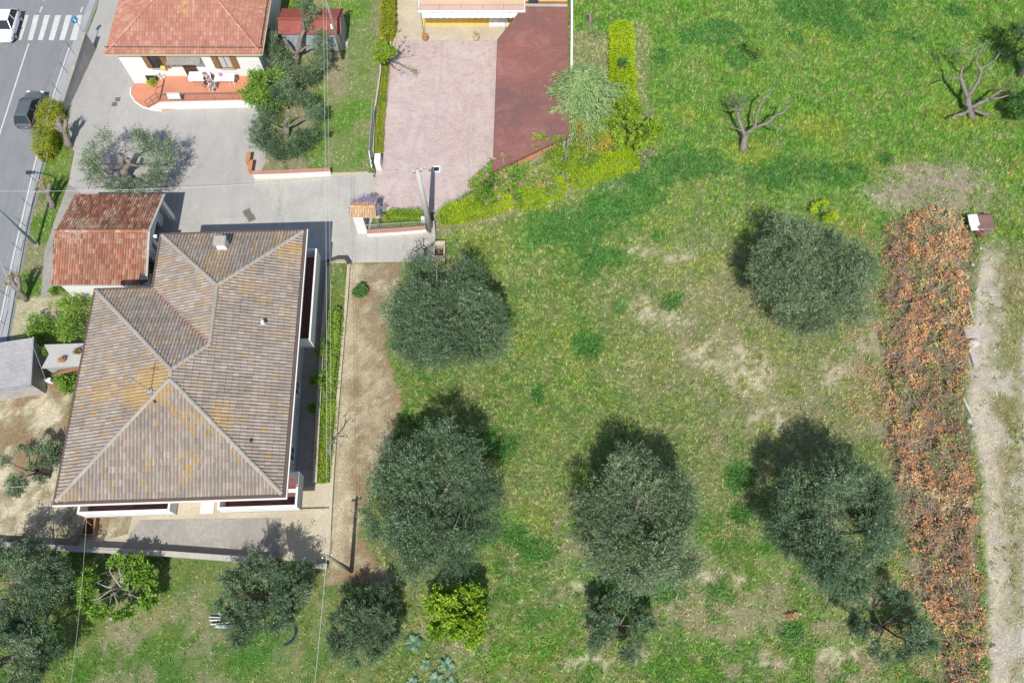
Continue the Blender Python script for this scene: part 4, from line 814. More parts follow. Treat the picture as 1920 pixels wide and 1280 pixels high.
# ================================================================ VEGETATION
def crown_mesh(name, parent, m, c, rad, n, nl=45, leaf=(0.16, 0.045), seed=1, lr=0.34, hollow=0.0, feather=0.16, ns=900, flatb=0.55, core=0.25, lobes=None, droop=0.0, up=0.25):
    """leaf clusters on twig sprays that leave many small lobes; c is the crown's centre, rad its three radii"""
    g = np.random.default_rng(seed); c = np.array(c, float); rad = np.array(rad, float)
    if lobes is None:
        a = g.uniform(0, 6.283, nl); zc = g.uniform(-0.75, 1.0, nl); rr = np.sqrt(1-zc**2*0.97); k = g.uniform(0.45+hollow*0.3, 0.95, nl)
        if hollow: k = np.clip(k, 0.6+0.2*hollow, 1); zc = zc*0.7
        L = np.stack([rr*np.cos(a)*k, rr*np.sin(a)*k, zc*k*0.8], -1)*(1-lr*0.55); L[:, 2] = np.where(L[:, 2] < 0, L[:, 2]*flatb, L[:, 2])
        L = L*rad + c; LR = lr*rad.mean()*g.uniform(0.6, 1.25, nl)
    else:
        L = np.array([l[:3] for l in lobes], float); LR = np.array([l[3] for l in lobes], float); nl = len(L)
    w = LR**2; li = g.choice(nl, ns, p=w/w.sum()); d = unit(g.normal(size=(ns, 3)) + unit(L[li]-c)*0.9*(1 if lobes is None else 0.5) + np.array([0, 0, up]))
    R1 = LR[li]*g.uniform(0.75, 1.15, ns)*(1+(g.random(ns) < 0.12)*feather*2.2); lt = g.normal(0, 0.12, nl)
    s = g.integers(0, ns, n); t = g.uniform(core, 1.0, n)**0.8; st_ = g.normal(0, 0.13, ns)
    jt = (0.035+0.05*(1-t))*np.minimum(1.0, 0.45+LR[li[s]]*0.55)*1.7
    P = L[li[s]] + d[s]*(R1[s]*t)[:, None] + g.normal(size=(n, 3))*jt[:, None]
    P[:, 2] -= droop*t**2*R1[s]
    if lobes is None:                                               # keep the crown as wide as it was surveyed
        for ax_ in (0, 1):
            lo, hi = np.percentile(P[:, ax_], [1.5, 98.5]); P[:, ax_] = c[ax_] + (P[:, ax_]-(lo+hi)/2)*(2*rad[ax_]*0.87/(hi-lo))
    k = P[:, 2] > 0.15; P = P[k]; s = s[k]; t = t[k]; K = len(P)
    D = d[s]*0.9 + g.normal(size=(K, 3))*0.75 + np.array([0, 0, 0.15-droop])
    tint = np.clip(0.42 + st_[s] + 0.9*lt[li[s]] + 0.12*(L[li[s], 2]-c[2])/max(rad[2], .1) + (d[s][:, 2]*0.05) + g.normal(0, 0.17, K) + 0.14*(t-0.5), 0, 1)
    global RNG; RNG = g
    return quads_mesh(name, leaf_quads(P, D, g.uniform(0.6, 1.3, K)*leaf[0], g.uniform(0.6, 1.3, K)*leaf[1]), m, parent, tint)
def trunk_mesh(parent, m, h0, r, c, rad, nb=6, seed=1, lean=(0, 0), name='trunk', twig=True):
    g = random.Random(seed); mb = MB(); top = Vector((lean[0], lean[1], h0))
    mb.tube([(0,0,-0.1),(0.03,0.02,h0*0.35),(lean[0]*0.6,lean[1]*0.6,h0*0.7),tuple(top)], [r*1.35, r*1.05, r*0.9, r*0.85], 9)
    for i in range(nb):
        a = 6.283*i/nb + g.uniform(-0.4, 0.4); e = Vector((c[0]+rad[0]*0.72*math.cos(a), c[1]+rad[1]*0.72*math.sin(a), c[2]+rad[2]*g.uniform(-0.1, 0.5)))
        m1 = top.lerp(e, 0.35) + Vector((g.uniform(-.2,.2), g.uniform(-.2,.2), 0.25)); m2 = top.lerp(e, 0.7) + Vector((g.uniform(-.25,.25), g.uniform(-.25,.25), 0.15))
        mb.tube([top-Vector((0,0,r*0.6)), m1, m2, e], [r*0.6, r*0.42, r*0.25, r*0.08], 7)
        if twig:
            for q in (m1, m2):
                for _ in range(2):
                    mb.tube([q, q+Vector((g.uniform(-1,1)*rad[0]*0.3, g.uniform(-1,1)*rad[1]*0.3, g.uniform(0.1,0.5)*rad[2]))], [r*0.2, r*0.05], 5)
    return mb.build(name, m, parent, local=True, smooth=True)
def tree(px, py, hc, rpx, label, cat='tree', name='olive_tree', mat='olive', rz=0.72, n=42000, nl=42, seed=1, group=None, ry=1.0, bark='bark_grey', tr=0.26, leaf=(0.2, 0.042), th=None, nb=6, **k):
    cc = W(px, py, hc); r = rpx*(((H_CAM-hc)*math.cos(TILT)+cc.y*math.sin(TILT))/FPX)
    t = thing(name, label, cat, (cc.x, cc.y, 0), 0, group); rad = (r, r*ry, r*rz)
    trunk_mesh(t, M[bark], th or max(0.5, hc-rad[2]*0.55), tr, (0, 0, hc), rad, nb, seed)
    crown_mesh('crown', t, M[mat], (0, 0, hc), rad, n, nl=nl, leaf=leaf, seed=seed, **k); return t
OG = 'big olive trees of the meadow'
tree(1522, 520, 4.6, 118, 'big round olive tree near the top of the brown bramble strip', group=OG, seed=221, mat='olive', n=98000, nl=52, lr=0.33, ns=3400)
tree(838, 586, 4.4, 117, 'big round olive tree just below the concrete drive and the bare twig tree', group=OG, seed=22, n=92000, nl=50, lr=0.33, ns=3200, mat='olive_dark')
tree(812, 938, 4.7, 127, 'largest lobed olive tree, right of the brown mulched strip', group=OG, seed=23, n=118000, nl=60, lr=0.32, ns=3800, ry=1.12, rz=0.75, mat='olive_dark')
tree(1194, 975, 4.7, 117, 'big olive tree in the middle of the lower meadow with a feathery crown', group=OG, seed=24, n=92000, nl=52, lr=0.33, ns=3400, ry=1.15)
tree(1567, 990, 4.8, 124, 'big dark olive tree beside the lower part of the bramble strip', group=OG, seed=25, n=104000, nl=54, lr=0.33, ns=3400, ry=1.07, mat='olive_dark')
OS = 'smaller olive trees along the lower edge'
tree(490, 1125, 2.8, 88, 'olive tree below the front yard wall leaning over pipes on the grass', group=OS, seed=31, n=40000, nl=34, ry=0.95, lr=0.3, ns=900, mat='olive_dark', tr=0.16, feather=0.25)
tree(683, 1175, 2.4, 68, 'young olive tree between the yard pole and the yellow green bush', group=OS, seed=32, n=26000, nl=26, ry=1.05, lr=0.32, ns=620, mat='olive_dark', tr=0.13, feather=0.25)
tree(1165, 1170, 2.0, 66, 'thin small olive tree just below the middle big olive', group=OS, seed=33, n=17000, nl=22, ry=1.05, lr=0.3, ns=480, tr=0.12, hollow=0.6, mat='olive_dark')
tree(1668, 1170, 2.6, 82, 'sparse olive tree with dark bent trunk beside the lower brambles', group=OS, seed=34, n=18000, nl=20, ry=0.85, lr=0.27, ns=480, tr=0.14, bark='bark_dark', hollow=0.8, mat='olive_dark')
tree(45, 1090, 3.2, 88, 'dark olive tree at the lower left corner nearest the yard wall', group=OS, seed=35, n=34000, nl=36, ry=0.9, lr=0.32, ns=1100, mat='olive_dark')
tree(20, 1225, 3.2, 88, 'dark olive tree cut by the bottom left corner of the view', group=OS, seed=36, n=30000, nl=36, ry=0.9, lr=0.32, ns=1000, mat='olive_dark')
tree(58, 878, 2.4, 62, 'sparse small olive tree on the bare ground left of the big house', group='garden olive trees', seed=37, n=9500, nl=17, ry=0.9, lr=0.28, ns=380, tr=0.11, bark='bark_dark', hollow=0.7)
tree(1968, 72, 4.5, 58, 'tree crown just outside the upper right corner casting a dark shadow', name='garden_tree', seed=38, n=15000, nl=26, lr=0.34, mat='olive_dark')
tree(1925, 195, 2.0, 32, 'leafy bush cut by the right edge beside the pruned olive', cat='bush', name='leafy_bush', seed=39, n=5000, nl=14, lr=0.4, mat='weed', leaf=(0.16, 0.08), tr=0.06)
BG = 'broad leaved garden trees'
tree(855, 1153, 2.0, 56, 'dense yellow green round tree below the largest olive tree', name='fruit_tree', mat='hedge_green', seed=41, n=12500, nl=26, lr=0.34, leaf=(0.19, 0.13), tr=0.12, rz=0.8, ns=420)
tree(497, 168, 2.0, 44, 'dense bright green citrus tree at the right end of the terracotta terrace', name='citrus_tree', mat='fig', seed=42, n=9000, nl=22, lr=0.4, leaf=(0.18, 0.09), tr=0.1, rz=0.9, ns=420)
tree(1190, 232, 2.6, 58, 'lacy lime green tree growing where the two bright hedges meet', name='young_tree', mat='yellowgreen', seed=43, n=7500, nl=24, lr=0.3, leaf=(0.19, 0.11), tr=0.08, hollow=0.5, ns=260)
tree(1112, 258, 1.7, 42, 'yellow orange shrub under the pale cedar', cat='shrub', name='yellow_shrub', mat='orange_shrub', seed=44, n=5200, nl=15, lr=0.4, leaf=(0.13, 0.06), tr=0.05)
tree(1418, 92, 1.2, 20, 'small thin shrub in the upper green meadow', cat='shrub', name='thin_shrub', mat='fig', seed=45, n=900, nl=10, lr=0.4, leaf=(0.15, 0.08), tr=0.04)
tree(675, 545, 0.6, 14, 'small dark green bush on the bare strip by the planter', cat='bush', name='small_bush', mat='weed', seed=46, n=1500, nl=9, lr=0.5, leaf=(0.14, 0.06), tr=0.04)
tree(128, 712, 0.9, 26, 'bright green fig bush against the west eave of the big house', cat='bush', name='fig_bush', mat='fig', seed=47, n=3000, nl=13, lr=0.45, leaf=(0.2, 0.1), tr=0.05)
tree(148, 598, 1.6, 40, 'leafy green shrub in the narrow garden between garage and shed', cat='shrub', name='leafy_shrub', mat='fig', seed=48, n=4400, nl=18, lr=0.35, leaf=(0.17, 0.08), tr=0.05, ry=1.3)
tree(78, 615, 0.9, 26, 'low green shrub above the corrugated shed roof', cat='shrub', name='leafy_shrub', mat='fig', seed=49, n=2400, nl=11, lr=0.45, leaf=(0.17, 0.08), tr=0.05)
tree(83, 658, 1.5, 8, 'small round green bush squeezed between the two grey shed roofs', cat='bush', name='small_bush', mat='fig', seed=50, n=900, nl=7, lr=0.5, leaf=(0.1, 0.06), tr=0.03)
tree(1545, 395, 0.9, 26, 'low lime shrub on top of the upper big olive tree', cat='shrub', name='lime_shrub', mat='lime', seed=51, n=800, nl=12, lr=0.35, leaf=(0.15, 0.08), tr=0.03, hollow=0.6, rz=0.4)
tree(565, 8, 1.2, 22, 'bright green bush at the top edge above the red metal roof', cat='bush', name='leafy_bush', mat='fig', seed=52, n=2400, nl=11, lr=0.45, leaf=(0.18, 0.1), tr=0.05)
tree(722, 98, 1.9, 20, 'small green tree standing in the hedge beside the courtyard', name='young_tree', mat='yellowgreen', seed=53, n=2600, nl=13, lr=0.4, leaf=(0.18, 0.09), tr=0.06, ry=1.2)
tree(220, 1100, 1.7, 78, 'spreading fig tree with pale branches below the yard wall', name='fig_tree', mat='fig', bark='bark_pale', seed=54, n=7500, nl=40, lr=0.2, leaf=(0.24, 0.13), tr=0.11, hollow=0.75, rz=0.38, ns=420, nb=9, ry=0.8)

tree(1055, 300, 1.4, 30, 'loose yellow green shrub behind the slender grey trunk', cat='shrub', name='leafy_shrub', mat='yellowgreen', seed=301, n=4200, nl=15, lr=0.4, leaf=(0.15, 0.07), tr=0.05, hollow=0.3)
tree(1140, 240, 1.6, 34, 'leafy yellow green shrub between the yellow orange shrub and the tall hedge', cat='shrub', name='leafy_shrub', mat='yellowgreen', seed=302, n=4600, nl=15, lr=0.4, leaf=(0.15, 0.07), tr=0.05)
tree(1015, 335, 1.2, 34, 'green shrub with a few pink tips between the hedge and the carport edge', cat='shrub', name='photinia_shrub', mat='photinia', seed=303, n=5200, nl=16, lr=0.4, leaf=(0.16, 0.07), tr=0.05, hollow=0.2)
tree(1100, 295, 1.0, 26, 'dull green shrub below the yellow orange shrub', cat='shrub', name='leafy_shrub', mat='fig', seed=304, n=2600, nl=12, lr=0.4, leaf=(0.15, 0.07), tr=0.05)
def node(px, py, h): return W(px, py, h)
def limb_tree(name, label, cat, base, limbs, m, group=None, leaves=None, leafm='olive', n=2500, leaf=(0.16, 0.045), lr=0.5, seed=1, ns=200, core=0.2, feather=0.3):
    b = W(*base); t = thing(name, label, cat, tuple(b), 0, group); mb = MB()
    for pts, rad in limbs:
        P = [node(*q) for q in pts]; Q = [P[0]]; RR = [rad[0]]; g = random.Random(seed+len(pts))
        for i in range(len(P)-1):                                   # knobbly limbs
            L = (P[i+1]-P[i]).length; k = max(1, int(L/0.35)); r0 = rad[0]+(rad[1]-rad[0])*i/(len(P)-1); r1 = rad[0]+(rad[1]-rad[0])*(i+1)/(len(P)-1)
            for j in range(1, k+1):
                q = P[i].lerp(P[i+1], j/k) + (Vector((g.uniform(-1,1), g.uniform(-1,1), g.uniform(-1,1)))*0.05 if j < k else Vector((0,0,0)))
                Q.append(q); RR.append((r0+(r1-r0)*j/k)*g.uniform(0.8, 1.12)*0.9)
        mb.tube(Q, RR, 8)
        for j in range(1, len(Q)-1):                                # cut stubs and thin shoots
            if g.random() < 0.45:
                v = Vector((g.uniform(-1,1), g.uniform(-1,1), g.uniform(0.1,1))).normalized(); mb.tube([Q[j], Q[j]+v*(RR[j]*g.uniform(1.2,2.0))], [RR[j]*0.5, RR[j]*0.32], 6)
            for _ in range(g.choice((0,1,2))):
                v = Vector((g.uniform(-1,1), g.uniform(-1,1), g.uniform(0.2,1)))*g.uniform(.6,1.5); mb.tube([Q[j], Q[j]+v*0.25, Q[j]+v*0.5+Vector((g.uniform(-.1,.1),0,.1))], [0.022, 0.014, 0.005], 4)
        for _ in range(4):
            v = Vector((g.uniform(-1,1), g.uniform(-1,1), g.uniform(0.2,1))); mb.tube([Q[-1], Q[-1]+v*0.3, Q[-1]+v*0.6], [0.02, 0.012, 0.004], 4)
    mb.build('trunk', m, t, smooth=True)
    if leaves:
        lb = [(*(node(px, py, h)-b), r) for (px, py, h, r) in leaves]
        crown_mesh('crown', t, M[leafm], tuple(sum(l[i] for l in lb)/len(lb) for i in range(3)), (2, 2, 1), n, lobes=lb, leaf=leaf, seed=seed, ns=ns, core=core, feather=feather, up=0.1)
    return t
PG = 'hard pruned olive trees in the upper meadow'
limb_tree('pruned_olive_tree', 'bare hard pruned olive with forked grey limbs in the middle of the upper meadow', 'tree', (1393,283), [
    ([(1393,283,0),(1394,268,0.6),(1397,250,1.1)], (0.34,0.24)), ([(1396,254,1.05),(1388,232,1.6),(1384,214,2.1),(1381,205,2.4)], (0.2,0.12)), ([(1383,209,2.3),(1370,204,2.6)], (0.1,0.05)), ([(1383,209,2.3),(1399,203,2.6)], (0.1,0.06)),
    ([(1397,252,1.05),(1408,244,1.4),(1416,238,1.7),(1418,218,2.2),(1425,200,2.6),(1432,184,3.0),(1448,172,3.4)], (0.18,0.07)), ([(1416,239,1.65),(1440,231,1.9),(1454,216,2.2),(1470,211,2.4),(1478,196,2.8)], (0.15,0.06)), ([(1440,231,1.9),(1455,240,2.0),(1468,242,2.1)], (0.09,0.05)), ([(1398,255,0.9),(1390,246,1.2),(1377,240,1.5)], (0.12,0.04))],
    M['bark_grey'], PG, [(1383,190,2.7,0.75),(1376,184,2.8,0.5),(1394,188,2.9,0.5)], n=900, ns=130, seed=61)
limb_tree('pruned_olive_tree', 'bare hard pruned olive with wide spreading limbs near the upper right edge', 'tree', (1822,222), [
    ([(1822,222,0),(1820,210,0.5),(1815,196,1.0),(1815,180,1.4)], (0.36,0.24)), ([(1815,182,1.35),(1805,158,2.0),(1801,140,2.5),(1806,122,3.0)], (0.2,0.1)), ([(1804,155,2.1),(1797,145,2.3),(1787,146,2.4),(1775,152,2.4)], (0.1,0.05)), ([(1816,180,1.4),(1828,162,1.9),(1837,146,2.4),(1838,130,2.8),(1830,118,3.1),(1830,107,3.3)], (0.19,0.08)), ([(1838,130,2.8),(1855,120,3.0),(1866,112,3.2),(1874,100,3.5)], (0.12,0.06)),
    ([(1820,203,0.7),(1845,190,1.2),(1865,178,1.6),(1888,163,2.0)], (0.19,0.08)), ([(1855,185,1.4),(1875,184,1.7),(1892,178,1.9)], (0.12,0.06)), ([(1820,206,0.6),(1806,214,0.8),(1792,216,0.9),(1784,222,1.0)], (0.18,0.12)), ([(1822,205,0.7),(1840,212,0.9),(1857,217,1.0)], (0.17,0.13))],
    M['bark_grey'], PG, [(1800,96,3.3,0.7),(1840,96,3.4,0.6),(1895,160,2.2,0.6),(1900,178,2.0,0.5),(1820,100,3.2,0.5)], n=1300, ns=170, seed=62)
limb_tree('bare_tree', 'small leafless dark tree at the top of the left round olive', 'tree', (795,492), [
    ([(795,492,0),(796,480,0.5),(796,468,1.0)], (0.1,0.08)), ([(796,468,1.0),(790,464,1.3),(780,471,1.5),(773,469,1.7)], (0.07,0.04)), ([(790,464,1.3),(788,456,1.6),(786,450,1.9)], (0.05,0.03)), ([(796,468,1.0),(804,464,1.4),(812,458,1.8)], (0.05,0.025)), ([(795,484,0.5),(780,489,0.8),(766,485,1.1)], (0.06,0.04))], M['bark_dark'], seed=63)
limb_tree('bare_tree', 'small leafless forked tree rising from the planter hedge beside the path', 'tree', (622,862), [
    ([(622,862,0),(618,850,0.4),(618,840,0.8),(620,833,1.1)], (0.1,0.07)), ([(620,833,1.1),(630,822,1.6),(634,812,2.0),(629,802,2.4)], (0.06,0.03)), ([(634,812,2.0),(641,806,2.3),(646,815,2.5)], (0.035,0.02)), ([(620,833,1.1),(612,824,1.5),(608,812,1.9)], (0.04,0.02)), ([(628,830,1.2),(640,835,1.5)], (0.04,0.02))], M['bark_grey'], seed=64)
# ring shaped garden olives with thick pruned trunks
GO = 'old garden olive trees with open centres'
def ring(cx, cy, h, rx, ry, n, r, seed, skip=()):
    g = random.Random(seed); o = []
    for i in range(n):
        if i in skip: continue
        a = 6.283*i/n; k = g.uniform(0.75, 1.1); o.append((cx+rx*math.cos(a)*k, cy-ry*math.sin(a)*k, h+g.uniform(-0.5, 0.5), r*g.uniform(0.7, 1.2)))
    return o
limb_tree('old_olive_tree', 'wide old olive tree with open pruned centre on the driveway above the garage', 'tree', (238,340), [
    ([(238,340,0),(234,325,0.7),(230,310,1.3)], (0.5,0.38)), ([(230,312,1.2),(228,300,1.8),(226,290,2.3)], (0.3,0.26)), ([(234,318,0.9),(243,308,1.6),(240,298,2.1)], (0.26,0.24)), ([(230,312,1.2),(212,318,1.8),(204,326,2.1)], (0.24,0.16)), ([(228,300,1.8),(235,284,2.6),(234,262,3.1)], (0.1,0.03)), ([(236,285,2.5),(250,278,2.8)], (0.06,0.03)), ([(204,326,2.1),(180,312,2.5),(165,300,2.8)], (0.1,0.03)), ([(243,310,1.6),(270,312,2.3),(300,300,2.8)], (0.12,0.03)), ([(236,330,0.8),(246,340,1.4),(262,348,2.0)], (0.13,0.04)), ([(225,330,0.8),(205,345,1.6),(190,352,2.2)], (0.12,0.04))],
    M['bark_grey'], GO, ring(238, 300, 2.7, 72, 48, 15, 0.95, 5, (4, 5)) + [(200,255,3.0,0.8),(170,300,2.6,1.0),(180,330,2.6,0.9),(275,290,2.9,1.1),(285,325,2.5,1.0),(250,340,2.2,0.8),(265,262,2.9,0.9),(215,345,2.2,0.8)], n=20000, ns=950, seed=65)
limb_tree('old_olive_tree', 'old olive tree with thick bare limbs in front of the red roofed shed', 'tree', (556,118), [
    ([(556,118,0),(555,108,0.5),(556,98,1.0)], (0.4,0.32)), ([(556,100,1.0),(562,82,1.7),(566,66,2.4),(571,56,2.9)], (0.24,0.16)), ([(571,56,2.9),(568,42,3.4),(575,34,3.7)], (0.12,0.05)), ([(554,103,0.9),(542,88,1.6),(531,73,2.3)], (0.2,0.14)), ([(558,98,1.0),(572,90,1.4),(582,86,1.7)], (0.15,0.07)), ([(550,112,0.5),(545,118,0.9),(540,112,1.3)], (0.08,0.03))],
    M['bark_grey'], GO, [(505,82,2.6,1.1),(520,100,2.4,1.0),(500,68,2.7,0.8),(540,130,1.9,1.1),(565,140,1.7,1.1),(590,120,2.0,1.0),(600,95,2.4,1.0),(598,75,2.7,0.9),(575,20,3.6,0.9),(590,25,3.5,0.5),(575,45,3.2,0.6),(525,112,2.0,0.9),(580,138,1.7,0.9),(555,145,1.5,0.8),(607,110,1.9,0.7)], n=25000, ns=1000, seed=66)
limb_tree('old_olive_tree', 'old olive tree with open centre at the foot of the garden lawn', 'tree', (536,258), [
    ([(536,258,0),(537,248,0.5),(537,238,1.0)], (0.34,0.28)), ([(537,240,0.9),(535,228,1.5),(544,218,2.0)], (0.18,0.1)), ([(536,245,0.6),(522,240,1.0),(508,232,1.5)], (0.14,0.06)), ([(537,240,0.9),(553,228,1.5),(565,220,2.0)], (0.14,0.05)), ([(536,250,0.5),(520,252,0.9),(504,244,1.3)], (0.12,0.05))],
    M['bark_grey'], GO, [(530,165,2.7,0.9),(520,180,2.5,0.9),(555,185,2.4,0.9),(575,190,2.3,0.9),(590,215,2.1,0.9),(598,205,2.2,0.5),(500,215,2.1,1.0),(490,235,1.9,0.9),(500,265,1.5,1.0),(525,280,1.3,1.0),(550,275,1.3,1.0),(570,262,1.5,0.9),(580,250,1.6,0.7),(605,245,1.7,0.5),(480,255,1.7,0.8),(560,250,1.7,0.5),(545,160,2.6,0.5)], n=24000, ns=950, seed=67, leafm='olive_dark')
# pollards along the road
PO = 'pollarded stumps along the roadside verge'
for k, (b, mid, tp, lab) in enumerate([((131,275),(122,250),(108,228),'thick pollarded tree stump with pale knobbly head below the golden hedge'), ((99,388),(90,365),(78,345),'thin pollarded stump on the verge above the garage corner'), ((50,562),(35,545),(20,522),'pollarded stump on the verge at the far left below the lamp post')]):
    hs = [2.3, 2.0, 2.2][k]
    t = limb_tree('pollarded_tree', lab, 'tree', b, [([(*b,0),(*mid,hs*0.55),(*tp,hs)], (0.36-0.06*k,0.26-0.04*k)), ([(*mid,hs*0.6),(tp[0]+16,tp[1]-4,hs)], (0.22,0.18)), ([(*mid,hs*0.55),(tp[0]-7,tp[1]+10,hs*0.9)], (0.2,0.14)), ([(*tp,hs),(tp[0]+4,tp[1]-9,hs*1.1)], (0.24,0.1))], M['bark_grey'], PO,
        [(tp[0],tp[1],hs,0.35),(tp[0]+14,tp[1]-6,hs,0.3),(tp[0]-8,tp[1]+8,hs*0.9,0.3),(tp[0]+4,tp[1]-8,hs*1.1,0.3)], leafm='orange_shrub', n=420, ns=90, leaf=(0.1, 0.05), seed=70+k)
# young trees with pale stems by the hedge
limb_tree('young_tree', 'slender grey trunked tree with thin lime branches in front of the car-port', 'tree', (1062,340), [
    ([(1062,340,0),(1062,325,0.6),(1062,305,1.3),(1062,285,2.0),(1064,262,2.9)], (0.14,0.07)), ([(1062,308,1.2),(1050,303,1.6),(1036,299,2.0)], (0.06,0.03)), ([(1062,290,1.8),(1074,284,2.2),(1084,276,2.6)], (0.05,0.02)), ([(1062,280,2.2),(1045,266,2.7),(1025,256,3.1)], (0.04,0.015))], M['bark_grey'], None,
    [(1018,258,3.2,0.5),(1005,256,3.1,0.3),(1040,265,2.9,0.4),(1008,278,2.6,0.5),(1030,290,2.2,0.5),(1050,285,2.4,0.5),(1075,275,2.6,0.5),(1052,262,2.9,0.4),(1040,305,1.6,0.4),(1090,285,2.2,0.5)], leafm='yellowgreen', n=1500, leaf=(0.16, 0.08), ns=220, seed=81)
limb_tree('photinia_shrub', 'green shrub with pink tips and thin stems at the corner of the courtyard', 'shrub', (938,372), [
    ([(938,372,0),(939,350,0.8),(940,325,1.7),(946,308,2.3)], (0.07,0.03)), ([(938,350,0.8),(925,338,1.3),(912,330,1.7)], (0.05,0.02)), ([(940,340,1.1),(958,330,1.6),(972,320,2.0)], (0.05,0.02))], M['bark_grey'], None,
    [(940,305,2.3,0.6),(925,318,2.0,0.7),(905,335,1.6,0.7),(890,345,1.2,0.6),(915,355,1.2,0.8),(945,345,1.4,0.8),(965,325,1.7,0.7),(985,315,1.8,0.6),(960,350,1.0,0.6),(900,370,0.8,0.6),(925,375,0.8,0.6),(968,372,0.7,0.5),(990,330,1.3,0.5),(950,320,2.0,0.6)], leafm='photinia', n=12500, leaf=(0.17, 0.08), ns=650, seed=82)
limb_tree('budding_tree', 'nearly bare young tree with long thin shoots reaching over the pink courtyard', 'tree', (727,128), [
    ([(727,128,0),(727,118,0.6),(728,108,1.1)], (0.1,0.07)), ([(728,108,1.1),(742,95,1.7),(757,82,2.3)], (0.05,0.015)), ([(728,112,1.0),(748,118,1.4),(775,133,1.7)], (0.05,0.015)), ([(728,108,1.1),(745,104,1.6),(765,98,2.1)], (0.04,0.012)), ([(727,116,0.8),(735,124,1.2),(748,133,1.6)], (0.04,0.012)), ([(728,108,1.1),(720,95,1.7),(714,80,2.4)], (0.04,0.012)), ([(728,110,1.0),(740,88,1.9),(748,60,2.9)], (0.035,0.01)), ([(728,108,1.1),(718,104,1.6),(708,88,2.2)], (0.04,0.012))], M['bark_dark'], None,
    [(757,82,2.3,.3),(748,90,2.0,.25),(770,128,1.7,.3),(776,134,1.7,.2),(748,118,1.4,.2),(712,82,2.4,.45),(706,95,2.1,.35),(748,60,2.9,.2),(748,132,1.6,.2)], leafm='yellowgreen', n=420, ns=90, leaf=(0.11,0.05), seed=84)
ph = [o for o in COL.objects if o.name.startswith('photinia_shrub') and o.parent is None]
for o_, lst in ((ph[-1], [(946,300,2.4),(925,312,2.1),(890,338,1.3),(905,352,1.3),(930,352,1.4),(948,330,1.9),(972,318,1.8),(988,328,1.4),(960,362,1.0),(915,378,0.9),(903,370,0.9),(975,345,1.1),(938,368,1.0),(912,330,1.7),(965,378,0.8),(993,312,1.6)]), (ph[0], [(1005,322,1.6),(1025,330,1.5),(1010,345,1.2),(1032,345,1.1)])):
    q0 = WO[o_.name]; crown_mesh('flowers', o_, M['pink_flower'], (0,0,1.5), (1,1,1), 110*len(lst), lobes=[(*(W(a_, b_, c_)-q0), 0.17) for a_, b_, c_ in lst], leaf=(0.09, 0.06), seed=305, ns=160, core=0.1)['kind'] = 'stuff'
# pale weeping cedar: tiers of drooping branches
cb = W(1084, 222); cd = thing('cedar_tree', 'pale blue green weeping cedar between the maroon carport roof and the bright hedge', 'tree', tuple(cb))
MB().tube([(0,0,0),(0,0,3),(0.05,0.1,6.2)], [0.17,0.12,0.02], 8).build('trunk', M['bark_grey'], cd, local=True)
g = np.random.default_rng(91); PP = []; DD = []; tb = MB()
for i in range(150):
    zb = g.uniform(0.35, 1.0)**0.9; z0 = 0.9+5.3*(i/150); a = i*2.39996; L = (6.6*(1-i/165))*g.uniform(0.4, 1.15); 
    if math.cos(a) > 0.4 and i < 60: L *= 0.8
    P0 = np.array([0, 0, z0]); dirh = np.array([math.cos(a), math.sin(a), 0]); m_ = int(60+L*75); t = g.uniform(0.12, 1, m_)
    pos = P0 + dirh*(L*t)[:, None] + np.array([0,0,1.0])*((0.25*L*t-0.42*L*t**2))[:, None]; side = np.array([-dirh[1], dirh[0], 0]); wd = g.normal(0, 0.17, m_)*(0.4+1.1*t)
    pos = pos + side*wd[:, None]; pos[:, 2] -= np.abs(wd)*0.5 + g.uniform(0, 0.25, m_); PP.append(pos); DD.append(dirh*0.8 + side*(wd*2)[:, None] + np.array([0,0,-0.5]) + g.normal(0, 0.25, (m_, 3)))
    if i % 3 == 0: tb.tube([tuple(P0), tuple(P0+dirh*L*0.5+np.array([0,0,0.02*L])), tuple(P0+dirh*L*0.95-np.array([0,0,0.15*L]))], [0.05,0.03,0.01], 5)
tb.build('branches', M['bark_grey'], cd, local=True); PP = np.concatenate(PP); DD = np.concatenate(DD); RNG = g
quads_mesh('crown', leaf_quads(PP, DD, g.uniform(0.2, 0.42, len(PP)), g.uniform(0.03, 0.06, len(PP))), M['cedar'], cd, np.clip(g.normal(0.5, 0.2, len(PP)), 0, 1))
# tiny palm-like sapling in the hedge
p = W(1163, 145); sp = thing('young_palm', 'small palm like plant with bare stem standing in the tall bright hedge', 'plant', tuple(p))
MB().tube([(0,0,0),(0.02,0,0.8),(0,0,1.9)], [0.09,0.07,0.06], 7).build('stem', M['bark_pale'], sp, local=True)
g = np.random.default_rng(5); k = 260; a = g.uniform(0, 6.28, k); e_ = g.uniform(-0.2, 1.1, k); RNG = g
quads_mesh('leaves', leaf_quads(np.tile([0,0,1.9], (k,1))+g.normal(0,0.1,(k,3)), np.stack([np.cos(a), np.sin(a), e_], -1), g.uniform(0.3,0.6,k), 0.06), M['weed'], sp, g.random(k))

